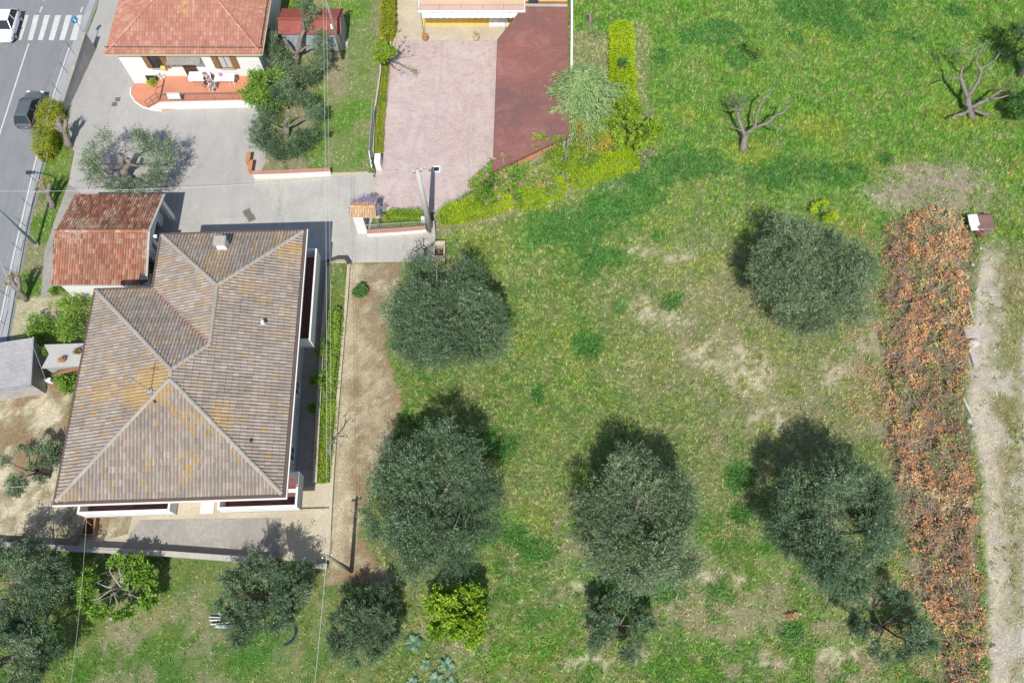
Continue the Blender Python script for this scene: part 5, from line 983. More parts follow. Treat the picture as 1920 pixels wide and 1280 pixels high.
# hedges: clipped masses following a line on the ground
def hedge(name, label, pts, wid, hgt, m, dens, leaf, seed, z0=0.0, cat='hedge', taper=True):
    P = WP(pts); c = sum(P, Vector((0,0,0)))/len(P); t = thing(name, label, cat, (c.x, c.y, 0)); g = np.random.default_rng(seed)
    seg = [(P[i+1]-P[i]).length for i in range(len(P)-1)]; T = sum(seg); n = int(dens*T*(wid+2*hgt)); u = g.uniform(-0.02, 1.02, n)*T
    X = np.interp(u, np.cumsum([0]+seg), [p.x for p in P]); Y = np.interp(u, np.cumsum([0]+seg), [p.y for p in P])
    X2 = np.interp(u+0.1, np.cumsum([0]+seg), [p.x for p in P]); Y2 = np.interp(u+0.1, np.cumsum([0]+seg), [p.y for p in P])
    X1 = np.interp(u-0.1, np.cumsum([0]+seg), [p.x for p in P]); Y1 = np.interp(u-0.1, np.cumsum([0]+seg), [p.y for p in P])
    dx, dy = X2-X1, Y2-Y1; l = np.hypot(dx, dy)+1e-6; sx, sy = -dy/l, dx/l
    topf = wid/(wid+1.3*hgt); r0_ = g.random(n) < topf; ca = np.where(r0_, g.uniform(-1, 1, n), np.sign(g.random(n)-0.5)*g.uniform(0.82, 1.03, n)); sa = np.where(r0_, (1-np.abs(ca)**3.2*0.45), g.uniform(0, 0.9, n))
    k = (0.68+0.62*fbm(X*1.0+ca, Y*1.0+sa, 1.5, seed))*g.uniform(0.72, 1.1, n); e = np.ones(n)
    if taper: d = np.minimum(u, T-u); e = np.clip(0.25+d/max(0.3, wid*0.5), 0, 1)**0.5; e = np.minimum(e, 1)
    off = ca*wid/2*k*e; z = z0+np.maximum(0.03, sa*hgt*k*e); Pn = np.stack([X+sx*off-c.x, Y+sy*off-c.y, z], -1)
    D = np.stack([sx*ca, sy*ca, sa], -1)*0.8 + g.normal(0, 0.6, (n, 3)); global RNG; RNG = g
    mb = MB(); 
    for i in range(0, len(P)): mb.tube([(P[i].x, P[i].y, 0), (P[i].x+0.05, P[i].y, hgt*0.7)], [0.05,0.02], 5)
    for i in range(len(P)-1):
        for f in (0.25, 0.5, 0.75): q = P[i].lerp(P[i+1], f); mb.tube([(q.x, q.y, 0), (q.x+random.uniform(-.2,.2), q.y+random.uniform(-.2,.2), hgt*0.75)], [0.04,0.015], 5)
    mb.build('stems', M['bark_dark'], t)
    # dense twiggy inside of the clipped hedge
    cm = MB(); nn = 7
    for i in range(len(P)):
        d = (P[min(i+1, len(P)-1)]-P[max(i-1, 0)]).normalized(); s = Vector((-d.y, d.x, 0)); q = P[i]
        if i == 0: q = q + d*wid*0.3
        if i == len(P)-1: q = q - d*wid*0.3
        for j in range(nn): b = math.pi*j/(nn-1); cm.v.append(tuple(q + s*math.cos(b)*wid*0.33 + Vector((0,0,z0+max(0.0, math.sin(b)**0.6*hgt*0.58)))))
    for i in range(len(P)-1):
        for j in range(nn-1): k_ = i*nn+j; cm.f.append((k_, k_+1, k_+nn+1, k_+nn))
    cm.build('inner_twigs', M['hedge_core'], t)
    tn = np.clip(0.45+g.normal(0, 0.2, n)+(fbm(X, Y, 0.9, seed+3)-0.5)*0.7, 0, 1)
    quads_mesh('foliage', leaf_quads(Pn, D, g.uniform(0.6,1.3,n)*leaf[0], g.uniform(0.7,1.2,n)*leaf[1]), m, t, tn); return t
M['hedge_core'] = stained('leafy_hedge_inside', (0.24,0.32,0.04), (0.15,0.21,0.03), big=2, fine=15, bm=0.5)
hedge('chartreuse_hedge', 'bright chartreuse hedge between the utility pole and the pink tipped shrub', [(826,412),(860,404),(905,392),(962,376)], 2.0, 0.8, M['lime'], 330, (0.12,0.07), 101)
hedge('chartreuse_hedge', 'bright chartreuse hedge piece left of the slender grey trunk', [(962,384),(1000,368),(1058,345)], 2.5, 0.9, M['lime'], 330, (0.12,0.07), 102)
hedge('chartreuse_hedge', 'bright chartreuse hedge piece right of the slender grey trunk up to the lacy tree', [(1068,345),(1120,322),(1195,300)], 2.3, 0.9, M['lime'], 330, (0.12,0.07), 103)
hedge('chartreuse_hedge', 'tall straight chartreuse hedge along the meadow right of the cedar', [(1164,50),(1163,120),(1168,200),(1184,285)], 2.2, 1.3, M['lime'], 300, (0.13,0.07), 104)
hedge('golden_hedge', 'rounded golden green hedge at the roadside beside the dark car', [(88,305),(96,270),(106,235),(114,205)], 1.5, 1.9, M['hedge_gold'], 300, (0.13,0.06), 105)
hedge('green_hedge', 'short bright green hedge behind the pale gate railing', [(726,412),(770,412),(806,420)], 1.1, 1.1, M['hedge_green'], 320, (0.12,0.06), 106)
hedge('yellow_green_hedge', 'thick yellow green hedge at the top left corner of the courtyard', [(736,-40),(731,20),(728,80)], 1.25, 1.3, M['hedge_gold'], 300, (0.13,0.07), 107)
hedge('low_border_hedge', 'narrow low hedge running down the left side of the pink courtyard', [(726,112),(722,160),(716,220),(712,292)], 0.55, 0.5, M['hedge_gold'], 320, (0.11,0.05), 108)
hedge('planter_hedge', 'low yellow green ground cover filling the lower half of the long planter', [(622,748),(616,800),(610,850),(608,905)], 1.15, 0.45, M['yellowgreen'], 260, (0.12,0.06), 109)
hedge('planter_shrub', 'leafy green shrubs spilling from the upper half of the long planter over the path', [(633,580),(630,640),(622,700),(620,745)], 1.0, 0.75, M['fig'], 95, (0.17,0.08), 110, cat='shrub')
for i, (px, py, r, lb) in enumerate([(605,655,13,'upper'),(592,710,12,'middle'),(585,765,9,'lower')]):
    tree(px, py, 0.9, r, 'loose green branch tuft hanging over the side path, %s of the three' % lb, cat='shrub', name='overhanging_shrub', mat='fig', seed=120+i, n=520, nl=9, lr=0.45, leaf=(0.17,0.08), tr=0.03, hollow=0.4, group='tufts hanging over the path')

# silvery artichoke plants
AG = 'silver green artichoke plants at the bottom edge'
def artichoke(px, py, r, seed, label):
    p = W(px, py); t = thing('artichoke_plant', label, 'plant', tuple(p), 0, AG); g = np.random.default_rng(seed); n = 34
    for k in range(1):
        P = []; D = []; a = g.uniform(0, 6.28, n); L = g.uniform(0.6, 1.0, n)*r
        V = []
        for i in range(n):
            d = np.array([math.cos(a[i]), math.sin(a[i]), 0]); s = np.array([-d[1], d[0], 0]); prev = None
            for j in range(6):
                f0, f1 = j/6, (j+1)/6; q = lambda f: d*L[i]*f + np.array([0,0,0.08+L[i]*(0.9*f-0.85*f*f)]); w0, w1 = [0.11*math.sin(math.pi*min(0.97, f+0.1))*(1 if j % 2 else 0.55) for f in (f0, f1)]
                V += [q(f0)-s*w0, q(f0)+s*w0, q(f1)+s*w1*0.8, q(f1)-s*w1*0.8]
        quads_mesh('leaves', np.array(V), M['artichoke'], t, np.repeat(g.random(n), 6))
    MB().lathe([(0.06,0),(0.07,0.1),(0.03,0.2)], n=7).build('stalk', M['artichoke'], t, local=True)
for i, (px, py, r, lb) in enumerate([(776,1205,0.85,'uppermost, just left of the yellow green tree'),(798,1244,0.5,'small one in the middle of the group'),(838,1246,0.75,'right hand one in the middle row'),(772,1279,0.6,'left one cut by the bottom edge'),(818,1274,0.7,'middle one cut by the bottom edge'),(846,1280,0.6,'right one cut by the bottom edge')]):
    artichoke(px, py, r, 130+i, 'silver green artichoke plant, ' + lb)
# larger weed clumps that stand alone
for i, (px, py, r, lb) in enumerate([(1100,651,1.15,'largest round dark green weed clump in the middle of the meadow'),(1256,568,0.9,'small dark green weed clump beside bare soil in the upper meadow'),(1010,741,0.55,'small dark weed clump near the centre left of the meadow'),(1387,893,1.1,'green weed clump in the shadow edge of the lower right big olive'),(1385,963,0.8,'small green weed clump left of the lower right big olive'),(1662,298,0.7,'small dark weed clump in the upper right meadow')]):
    p = W(px, py); t = thing('weed_clump', lb, 'weeds', tuple(p)); g = np.random.default_rng(140+i); n = int(700*r*r); RNG = g
    a = g.uniform(0, 6.28, n); rr = g.random(n)**0.62*r*(0.75+0.2*np.sin(3*a+i)+0.22*np.sin(7*a+2*i)+g.normal(0,0.1,n)); z = 0.04+g.random(n)*0.4*np.clip(1-0.8*rr/r,0.1,1)*(0.6+0.4*np.sin(9*a+5*rr))
    quads_mesh('leaves', leaf_quads(np.stack([rr*np.cos(a), rr*np.sin(a), z], -1), np.stack([np.cos(a), np.sin(a), g.uniform(0,1,n)], -1)+g.normal(0,.5,(n,3)), g.uniform(0.12,0.22,n), g.uniform(0.05,0.09,n)), M['weed'], t, g.random(n))
    MB().tube([(0,0,0),(0.02,0,0.25)], [0.02,0.01], 5).build('stem', M['bark_dark'], t, local=True)

# dead brambles: one tangled mass of stems and dry leaves
def brambles():
    g = np.random.default_rng(9); xs = [p.x for p in BR_POLY]; ys = [p.y for p in BR_POLY]; n = 150000
    x = g.uniform(min(xs)-0.4, max(xs)+0.4, n); y = g.uniform(-8, max(ys)+0.5, n)
    wob = (fbm(x, y, 0.6, 41)-0.5)*3.0+(fbm(x, y, 2.5, 40)-0.5)*1.6; k = inpoly(x+wob, y+wob*0.7, BR_POLY); rp = [(1816,450),(1812,500),(1812,560),(1808,640),(1808,690),(1798,765),(1822,860),(1832,920),(1840,1100),(1848,1300)]; rp = sorted([(W(*q).y, W(*q).x) for q in rp]); k &= x < np.interp(y, [q[0] for q in rp], [q[1] for q in rp]) + 0.1*np.sin(y*3)+(fbm(x, y, 2.0, 39)-0.5)*0.8; x = x[k]; y = y[k]
    hh = 0.05+0.5*fbm(x, y, 0.7, 42)**1.3+2.6*np.maximum(0, fbm(x, y, 1.7, 43, 3)-0.42); k = g.random(len(x)) < sm(0.42, 0.56, fbm(x, y, 0.8, 44)*0.4+fbm(x, y, 2.2, 45)*0.6)*0.95+0.06
    X, Y, HH = x[k], y[k], hh[k]; K = len(X); z = np.maximum(0.04, HH*g.uniform(0.5, 1.05, K)); f = fbm(X, Y, 0.9, 46)*0.6+fbm(X, Y, 0.3, 49)*0.4
    tint = np.clip(g.normal(0.52, 0.16, K)+(f-0.5)*1.9+(fbm(X, Y, 1.6, 48)-0.5)*0.5, 0, 0.93); gr = g.random(K) < 0.04+0.55*(fbm(X, Y, 0.9, 47) > 0.6); tint[gr] = 1.0
    global RNG; RNG = g
    D = np.stack([g.normal(size=K), g.normal(size=K), g.normal(0, 0.3, K)], -1)
    o = quads_mesh('dead_bramble_leaves', leaf_quads(np.stack([X, Y, z], -1), D, g.uniform(0.1, 0.24, K), g.uniform(0.06, 0.13, K)), M['bramble'], None, tint)
    tag(o, 'tangle of dry orange brown bramble leaves along the right side', 'brambles', kind='stuff')
    K = 3600; i = g.integers(0, len(x), K); P = np.stack([x[i], y[i], 0.05+hh[i]*g.uniform(0.4, 1.25, K)], -1); a = g.uniform(0, 6.283, K); L = g.uniform(0.4, 1.5, K)
    V = []; d = np.stack([np.cos(a), np.sin(a), np.zeros(K)], -1); s = np.stack([-np.sin(a), np.cos(a), np.zeros(K)], -1)*g.uniform(0.006, 0.013, (K, 1)); bend = g.normal(0, 0.25, (K, 1))*np.stack([-np.sin(a), np.cos(a), np.zeros(K)], -1)
    fr = [0, 0.33, 0.66, 1.0]; pt = [P + d*L[:, None]*f + bend*L[:, None]*f*f + np.array([0,0,1])*(0.35*L*(f-f*f*1.3))[:, None] for f in fr]
    V = np.concatenate([np.stack([pt[j]-s, pt[j]+s, pt[j+1]+s, pt[j+1]-s], 1) for j in range(3)], 0); V[..., 2] = np.maximum(V[..., 2], 0.03)
    o = quads_mesh('bramble_stems', V.reshape(-1, 3), M['bramble_stem']); tag(o, 'thin bare grey bramble stems tangled among the dry leaves', 'brambles', kind='stuff')
brambles()
# dry leaves blown over the grass left of the brambles
g = np.random.default_rng(29); K = 9000; yy = g.uniform(W(0,1270).y, W(0,430).y, K); xe = np.interp(yy, [W(0,1280).y, W(0,1010).y, W(0,860).y, W(0,600).y], [W(1745,1280).x, W(1690,1010).x, W(1668,860).x, W(1668,600).x]); xx = xe - np.abs(g.normal(0, 2.2, K)); k = (fbm(xx, yy, 0.9, 71)*0.6+fbm(xx, yy, 3, 72)*0.4) > 0.5; xx = xx[k]; yy = yy[k]; K = len(xx); RNG = g
tag(quads_mesh('leaf_litter', leaf_quads(np.stack([xx, yy, g.uniform(0.05, 0.14, K)], -1), np.stack([g.normal(size=K), g.normal(size=K), g.normal(0, .15, K)], -1), g.uniform(0.08,0.17,K), g.uniform(0.05,0.09,K)), M['bramble'], None, g.uniform(0.3, 0.9, K)), 'dry orange leaves scattered over the grass left of the brambles', 'leaves', kind='stuff')
# straw and dead stalk litter above the brambles
g = np.random.default_rng(19); K = 620; c = [W(1740,340), W(1780,380), W(1700,375), W(1800,330)]; i = g.integers(0, 4, K)
x = np.array([q.x for q in c])[i]+g.normal(0, 1.7, K); y = np.array([q.y for q in c])[i]+g.normal(0, 1.2, K); a = g.normal(2.6, 0.7, K); L = g.uniform(0.3, 1.0, K); w = 0.018
d = np.stack([np.cos(a), np.sin(a), np.zeros(K)], -1); s = np.stack([-np.sin(a), np.cos(a), np.zeros(K)], -1)*w; P = np.stack([x, y, g.uniform(0.02, 0.1, K)], -1)
V = np.stack([P-s, P+s, P+d*L[:, None]+s+np.array([0,0,.05]), P+d*L[:, None]-s+np.array([0,0,.05])], 1)
tag(quads_mesh('dry_stalks', V.reshape(-1, 3), stained('dry_stalks', (0.42,0.36,0.28), (0.3,0.25,0.2), bm=0)), 'litter of pale dry stalks above the bramble strip', 'stalks', kind='stuff')

# ================================================================ WALLS, FENCES, POLES, WIRES
def wall_line(name, label, pts, w, h, m, cap=None, cat='wall', capm=None, z0=0.0, hpx=0.0):
    P = [Vector((p.x, p.y, 0)) for p in WP(pts, hpx)]; c = P[0]; t = thing(name, label, cat, tuple(c)); mb = MB(); cb_ = MB()
    for i in range(len(P)-1):
        d = (P[i+1]-P[i]).normalized(); ext = d*(w/2-0.005) if 0 < i else Vector((0,0,0))
        mb.beam(P[i]+Vector((0,0,z0+h/2-0.003*i)), P[i+1]+d*(w/2 if i < len(P)-2 else 0)+Vector((0,0,z0+h/2-0.003*i)), w, h)
        if cap: cb_.beam(P[i]+Vector((0,0,z0+h+cap/2-0.004*i)), P[i+1]+d*(w/2 if i < len(P)-2 else 0)+Vector((0,0,z0+h+cap/2-0.004*i)), w+0.08, cap)
    mb.build('wall_body', m, t)
    if cap: cb_.build('coping', capm or M['concrete_pale'], t)
    return t
wall_line('planter_wall', 'pale outer wall of the long planter beside the shaded path', [(617,502),(613,560),(606,640),(600,740),(592,905)], 0.32, 0.38, M['concrete_sand'])
wall_line('planter_wall', 'long pale kerb wall between the planter and the brown mulched strip', [(655,498),(651,560),(644,640),(634,760),(624,900),(616,1050)], 0.22, 0.3, M['concrete_sand'])
wall_line('planter_end_wall', 'short curved wall end with dark top at the head of the planter', [(612,497),(634,489),(650,489),(657,500)], 0.18, 0.5, M['concrete_sand'], 0.05, capm=M['iron'])
wall_line('boundary_wall', 'low weathered wall along the bottom of the front yard', [(-60,1020),(60,1026),(165,1032),(330,1041),(450,1050),(523,1056)], 0.28, 0.75, M['wall_old'], 0.05)
wall_line('boundary_wall', 'short low wall end at the foot of the bottom utility pole', [(590,1062),(616,1063)], 0.28, 0.5, M['wall_old'], 0.05)
wall_line('yard_step', 'thin step wall crossing the yard right of the front balcony', [(532,957),(620,955)], 0.12, 0.22, M['concrete_sand'])
wall_line('garden_wall', 'low white retaining wall with red coping at the bottom of the garden lawn', [(478,334),(540,332),(622,328)], 0.25, 0.75, M['wall_white'], 0.07, capm=M['red_coping'])
wall_line('gate_wall', 'low white wall with red coping under the pale gate railing', [(690,441),(745,438),(800,433)], 0.3, 0.55, M['wall_white'], 0.06, capm=M['red_coping'])
wall_line('drive_end_wall', 'pale concrete wall beside the utility pole at the end of the drive', [(812,420),(814,445),(812,478)], 0.3, 0.5, M['concrete_pale'])
wall_line('court_wall', 'thin white boundary wall along the right side of the carport', [(1071,-40),(1071,60),(1070,150),(1070,240)], 0.2, 1.0, M['wall_white'])
wall_line('court_kerb', 'low kerb between lawn and courtyard hedge', [(718,50),(714,140),(703,215),(700,295)], 0.14, 0.35, M['concrete_sand'])
wall_line('hedge_kerb', 'pale kerb between the courtyard paving and its border hedge', [(733,80),(728,160),(719,230),(713,300)], 0.12, 0.15, M['concrete_pale'])
wall_line('planting_bed_wall', 'low wall with terracotta coping under the lower edge of the carport', [(962,322),(1000,300),(1064,272)], 0.35, 0.5, M['concrete_pale'], 0.08, capm=M['terracotta'])
# roadside parapet, high at the upper end
pw = thing('road_parapet', 'weathered concrete parapet wall beside the road above the golden hedge', 'wall', tuple(W(150, 120)))
a, b = W(178,92), W(124,208); d = (b-a).normalized(); s = Vector((-d.y, d.x, 0))*0.14; mb = MB(); n_ = 8
for i in range(n_+1):
    q = a.lerp(b, i/n_); h = 2.0 - 1.15*i/n_
    mb.v += [tuple(q-s), tuple(q+s), tuple(q+s+Vector((0,0,h))), tuple(q-s+Vector((0,0,h)))]
for i in range(n_):
    k = 4*i
    for j in range(4): mb.f.append((k+j, k+(j+1)%4, k+4+(j+1)%4, k+4+j))
mb.f += [(0,1,2,3), (4*n_+3, 4*n_+2, 4*n_+1, 4*n_)]; mb.build('wall_body', M['wall_old'], pw)
cpb = MB(); cpb.beam(a+Vector((0,0,2.03)), b+Vector((0,0,0.88)), 0.36, 0.06); cpb.build('coping', M['concrete_grey'], pw)
bk = MB()
bank = [W(165,62), W(150,90), W(122,180), W(118,205), W(124,208), W(178,92), W(180,70)]
bk.prism([(p.x, p.y) for p in bank], 0.03, 0.05); o = bk.build('pavement', M['gutter']); o['kind'] = 'structure'

# wire fence along the verge
wf = thing('wire_fence', 'thin metal wire fence standing between road and grass verge', 'fence', tuple(W(50, 430)))
FPs = [(150,116),(138,152),(124,190),(66,339),(60,389),(50,426),(41,471),(29,517),(16,556),(8,607),(-6,660)]
tops = []
for q in FPs:
    p = W(*q); z0 = 1.0 if q[1] < 200 else 0; MB().tube([(p.x,p.y,z0),(p.x-0.03,p.y,z0+1.5)], 0.022, 6).build('post', M['iron'], wf); tops.append((p, z0))
for hh in (0.5, 1.0, 1.45):
    for rng_ in ((0, 2), (3, 10)):
        MB().tube([(tops[i][0].x, tops[i][0].y, tops[i][1]+hh) for i in range(rng_[0], rng_[1]+1)], 0.006, 4).build('wire', M['cable'], wf)
yf = thing('yard_fence', 'thin dark post and wire fence on the boundary wall below the yard', 'fence', tuple(W(100, 1028)))
tops = []
for q in [(23,1024),(50,1026),(137,1031),(190,1033),(238,1037)]:
    p = W(*q); MB().tube([(p.x,p.y,0.75),(p.x,p.y,2.0)], 0.02, 6).build('post', M['iron'], yf); tops.append(p)
for hh in (1.2, 1.9): MB().tube([(p.x, p.y, hh) for p in tops], 0.007, 4).build('wire', M['cable_dark'], yf)

# gate portal with tiled cover and wisteria
gp = thing('gate_portal', 'gate porch with yellowed tile cover and lilac wisteria at the courtyard entrance', 'porch', tuple(W(686, 437)))
P0, P1 = Vector((-12.75, 34.15, 0)), Vector((-11.9, 34.15, 0)); MB().prism([(-12.72,34.1),(-11.92,34.1),(-11.92,34.5),(-12.72,34.5)], 0, 2.3).build('pillar', M['wall_white'], gp)
MB().prism([(-11.3,35.6),(-11.0,35.6),(-11.0,35.9),(-11.3,35.9)], 0, 2.3).build('pillar', M['wall_white'], gp)
qa, qb, qc, qd = W(657,408,2.35), W(705,408,2.35), W(705,376,2.45), W(658,376,2.45); md = (qa+qd)/2+Vector((0,0,0.35)); me2 = (qb+qc)/2+Vector((0,0,0.35))
M['tile_portal'] = tilemat('yellowed_tiles', [(0,(0.45,0.27,0.13)),(0.5,(0.56,0.36,0.19)),(1,(0.62,0.46,0.3))], lichen=(0.6,0.42,0.12), dirt=(0.38,0.26,0.16), lich=0.8)
dkk = MB(); dkk.quad(qa,qb,me2,md); dkk.quad(qd,md,me2,qc); dkk.quad(qa-Vector((0,0,.06)),qd-Vector((0,0,.06)),qc-Vector((0,0,.06)),qb-Vector((0,0,.06))); gpr = dkk.build('roof', M['concrete_pale'], gp)
lay_tiles(gpr, [[qa,qb,me2,md],[qc,qd,md,me2]], 0.2, 0.35, 0.05, M['tile_portal'], 60, ridges=[(md,me2)], ridge_r=0.1)
lb = [(*(W(px,py,h)-W(686,437)), r) for px,py,h,r in [(665,377,2.6,0.4),(680,374,2.7,0.45),(698,378,2.6,0.45),(708,390,2.3,0.4),(660,395,2.5,0.3),(712,405,1.8,0.35),(690,372,2.7,0.3),(705,420,1.2,0.3)]]
crown_mesh('wisteria', gp, M['wisteria'], (0,0.5,2.5), (2,1,1), 1500, lobes=lb, leaf=(0.11,0.06), seed=151, ns=160, core=0.1)
gr = thing('gate_railing', 'pale green metal railing on the low white wall beside the gate porch', 'railing', tuple(W(745, 438)))
a, b = W(691,440), W(799,433); up = Vector((0,0,1))
MB().tube([a+up*1.5, b+up*1.5], 0.03, 6).build('top_rail', M['metal_grey'], gr); MB().tube([a+up*0.75, b+up*0.75], 0.025, 6).build('bottom_rail', M['metal_grey'], gr)
for k in range(29):
    q = a.lerp(b, k/28); MB().box((q.x, q.y, 1.1), (0.025, 0.025, 0.85)).build('bar', M['metal_grey'], gr)
p = W(798,432); tag(MB().box((p.x+0.05, p.y+0.2, 1.35), (0.55, 0.3, 0.6)).build('meter_box', stained('pale_blue_box', (0.6,0.68,0.7), (0.52,0.6,0.62)), bevel=0.02), 'pale blue meter box mounted at the right end of the gate railing', 'box')
cf = thing('court_fence', 'low weathered mesh fence along the lower right edge of the courtyard', 'fence', tuple(W(850, 385)))
a, b = W(812,408), W(892,364); MB().beam(a+up*0.12, b+up*0.12, 0.15, 0.24).build('kerb', M['concrete_grey'], cf)
MB().tube([a+up*0.95, b+up*0.95], 0.025, 6).build('top_rail', M['metal_grey'], cf)
for k in range(24):
    q = a.lerp(b, k/23); MB().box((q.x, q.y, 0.6), (0.02, 0.02, 0.7)).build('bar', M['metal_grey'], cf)
# sliding gate parked along the lawn edge
sg = thing('sliding_gate', 'open white and grey sliding gate parked between lawn and courtyard hedge', 'gate', tuple(W(698, 300)))
a, b = W(703,218), W(697,300)
for z in (0.2, 0.9, 1.5): MB().tube([a+up*z, b+up*z], 0.035, 6).build('rail', M['metal_grey'], sg)
for k in range(16):
    q = a.lerp(b, k/15); MB().box((q.x, q.y, 0.85), (0.03, 0.03, 1.3)).build('bar', M['metal_grey'], sg)
a, b = W(697,303), W(702,335)
for z in (0.2, 1.5): MB().tube([a+up*z, b+up*z], 0.045, 6).build('rail', M['plastic_white'], sg)
for k in range(5):
    q = a.lerp(b, k/4); MB().box((q.x, q.y, 0.85), (0.05, 0.05, 1.3)).build('bar', M['iron'], sg)
for x0 in (0, 0.35): 
    a, b = W(698,328), W(694,372); v = Vector((x0,0,0.045)); MB().beam(a+v, b+v, 0.13, 0.03).build('floor_track', M['concrete_sand'], sg)
p = W(712,318); tag(MB().box((p.x-0.05, p.y+0.35, 0.6), (0.5, 0.9, 1.2)).build('gate_pillar', M['wall_white'], bevel=0.02), 'white block pillar at the lower end of the sliding gate', 'pillar')
pb_ = thing('brick_planter', 'small red brick planter corner at the left end of the white garden wall', 'planter', tuple(W(473, 310)))
for i, (q, w_) in enumerate([((474,318),(0.35,1.0)),((470,303),(0.35,1.0))]):
    p = W(*q); MB().box((p.x, p.y, 0.35), (w_[0], w_[1], 0.7)).build('brick_block', M['terracotta'], pb_)
# concrete pit by the drive
ct = thing('water_trough', 'open concrete trough with dark earth inside at the end of the drive', 'trough', tuple(W(824, 470)))
a = W(824,470,0.5); w_, l_ = 0.95, 1.5; mb = MB()
mb.box((a.x-w_/2+.06, a.y, .4), (.12, l_, .8)); mb.box((a.x+w_/2-.06, a.y, .4), (.12, l_, .8)); mb.box((a.x, a.y-l_/2+.06, .4), (w_-.24, .12, .8)); mb.box((a.x, a.y+l_/2-.2, .4), (w_-.24, .4, .8)); mb.build('walls', M['concrete_sand'], ct)
MB().box((a.x, a.y-.12, .15), (w_-.25, l_-.55, .1)).build('earth', stained('dark_earth', (0.14,0.08,0.05), (0.08,0.05,0.03)), ct)

# utility poles
def pole(name, label, base, top, h, r, m, extra=None):
    b = W(*base); t = thing(name, label, 'pole', tuple(b)); tp = Vector((top[0], top[1], h)); MB().tube([b, b.lerp(tp, 0.5), tp], [r, r*0.85, r*0.62], 12).build('shaft', m, t, smooth=True)
    ca = MB(); ca.box((tp.x, tp.y, h-0.25), (0.7, 0.08, 0.08), 0.3); ca.build('crossarm', M['iron'], t)
    for s_ in (-0.28, 0.28): MB().lathe([(0.04,0),(0.06,0.05),(0.03,0.12)], (tp.x+s_, tp.y+s_*0.3, h-0.2), 8).build('insulator', M['plastic_white'], t)
    return tp
bA, bB, bC = W(643,110), W(807,428), W(659,1070)
TA = pole('wooden_pole', 'tall wooden utility pole on the lawn right of the red metal shed', (643,110), (bA.x-0.1, bA.y), 8.0, 0.15, M['wood_pole'])
TB = pole('concrete_pole', 'thick pale concrete utility pole at the right end of the gate railing', (807,432), (bB.x-0.2, bB.y), 8.2, 0.27, M['pole_concrete'])
TC = pole('yard_pole', 'wooden utility pole at the bottom right corner of the front yard', (659,1070), (bC.x-0.2, bC.y), 7.1, 0.15, M['wood_pole'])
bL = W(70,460); lp = thing('street_lamp', 'pale blue grey street lamp post leaning over the road at the left edge', 'street lamp', tuple(bL))
tl = Vector((bL.x-0.2, bL.y+0.1, 9.0)); MB().tube([bL, bL.lerp(tl, .5), tl], [0.13, 0.11, 0.08], 12).build('post', M['lamp_paint'], lp, smooth=True)
MB().tube([tl, tl+Vector((-0.8,0,0.5)), tl+Vector((-2.0,0.1,0.6))], 0.05, 8).build('arm', M['lamp_paint'], lp); MB().box(tl+Vector((-2.3,0.1,0.58)), (0.8,0.3,0.14)).build('lamp_head', M['metal_grey'], lp, bevel=0.03)
MB().tube([bL, bL+Vector((0,0,0.25))], 0.2, 10).build('base_collar', M['concrete_pale'], lp)
def wire(label, pts, sag=0.5, r=0.022, m='cable'):
    r *= 0.5
    a, b = Vector(pts[0]), Vector(pts[1]); n = 14; P = []
    for i in range(n+1): f = i/n; q = a.lerp(b, f); q.z -= 4*sag*f*(1-f); P.append(q)
    return tag(MB().tube(P, r, 5).build('overhead_wire', M[m]), label, 'wire', 'overhead wires')
wire('left strand of two pale wires between lawn pole and bottom yard pole', (TA, TC), 0.5, 0.022)
wire('right strand of two pale wires between lawn pole and bottom yard pole', (TA+Vector((.22,0,-.1)), TC+Vector((.22,0,-.1))), 0.7, 0.018)
wire('pale overhead wire leaving the bottom yard pole towards the bottom edge', (TC, W(575,1420,7)), 0.2, 0.024)
wire('pale wire crossing above the garage from left edge to the concrete pole', (W(-70,358,7.5), TB), 0.9, 0.02)
wire('pale wire slanting past the left shed roofs to the big house', (W(-20,440,7), W(127,825,6.0)), 0.2, 0.018)
wire('pale wire from left edge to the lower left corner of the big roof', (W(-60,918,7), W(112,905,6.0)), 0.15, 0.018)
wire('thin overhead wire from the front west balcony down to the bottom left', (W(163,955,4), W(126,1330,3)), 0.3, 0.015)
wire('thin dark wire from the lamp post area across to the garage corner', (W(-30,480,7), W(18,530,2.2)), 0.2, 0.015, 'cable_dark')

# round blue road sign
sp_ = W(176, 88); rs = thing('road_sign', 'round blue road sign with white arrow at the top of the roadside parapet', 'sign', tuple(sp_))
MB().tube([sp_, sp_+Vector((-.1,0,3.6))], 0.035, 8).build('post', M['metal_grey'], rs)
c = sp_+Vector((-.12,-.06,3.3)); n = Vector((0.75,-0.6,0.12)).normalized(); x = n.cross(Vector((0,0,1))).normalized(); y = x.cross(n); mb = MB()
for z in (0, 0.03):
    for j in range(24): q = c+n*z+(x*math.cos(j*6.2832/24)+y*math.sin(j*6.2832/24))*0.3; mb.v.append(tuple(q))
mb.f = [tuple(range(24,48)), tuple(range(23,-1,-1))]+[(j,(j+1)%24,24+(j+1)%24,24+j) for j in range(24)]; mb.build('sign_plate', flat('sign_blue', (0.02,0.27,0.5), 0.4), rs)
ar = MB(); f = lambda u, v: tuple(c+n*0.036+x*u*0.72+y*v*0.72)
ar.add([f(-.05,.25),f(.05,.25),f(.05,-.05),f(.16,-.05),f(0,-.27),f(-.16,-.05),f(-.05,-.05)], [(0,1,2,3,4,5,6)]); ar.add([f(.16,.1),f(.24,.1),f(.24,.2),f(.16,.2)], [(0,1,2,3)]); ar.build('arrow', M['plastic_white'], rs)

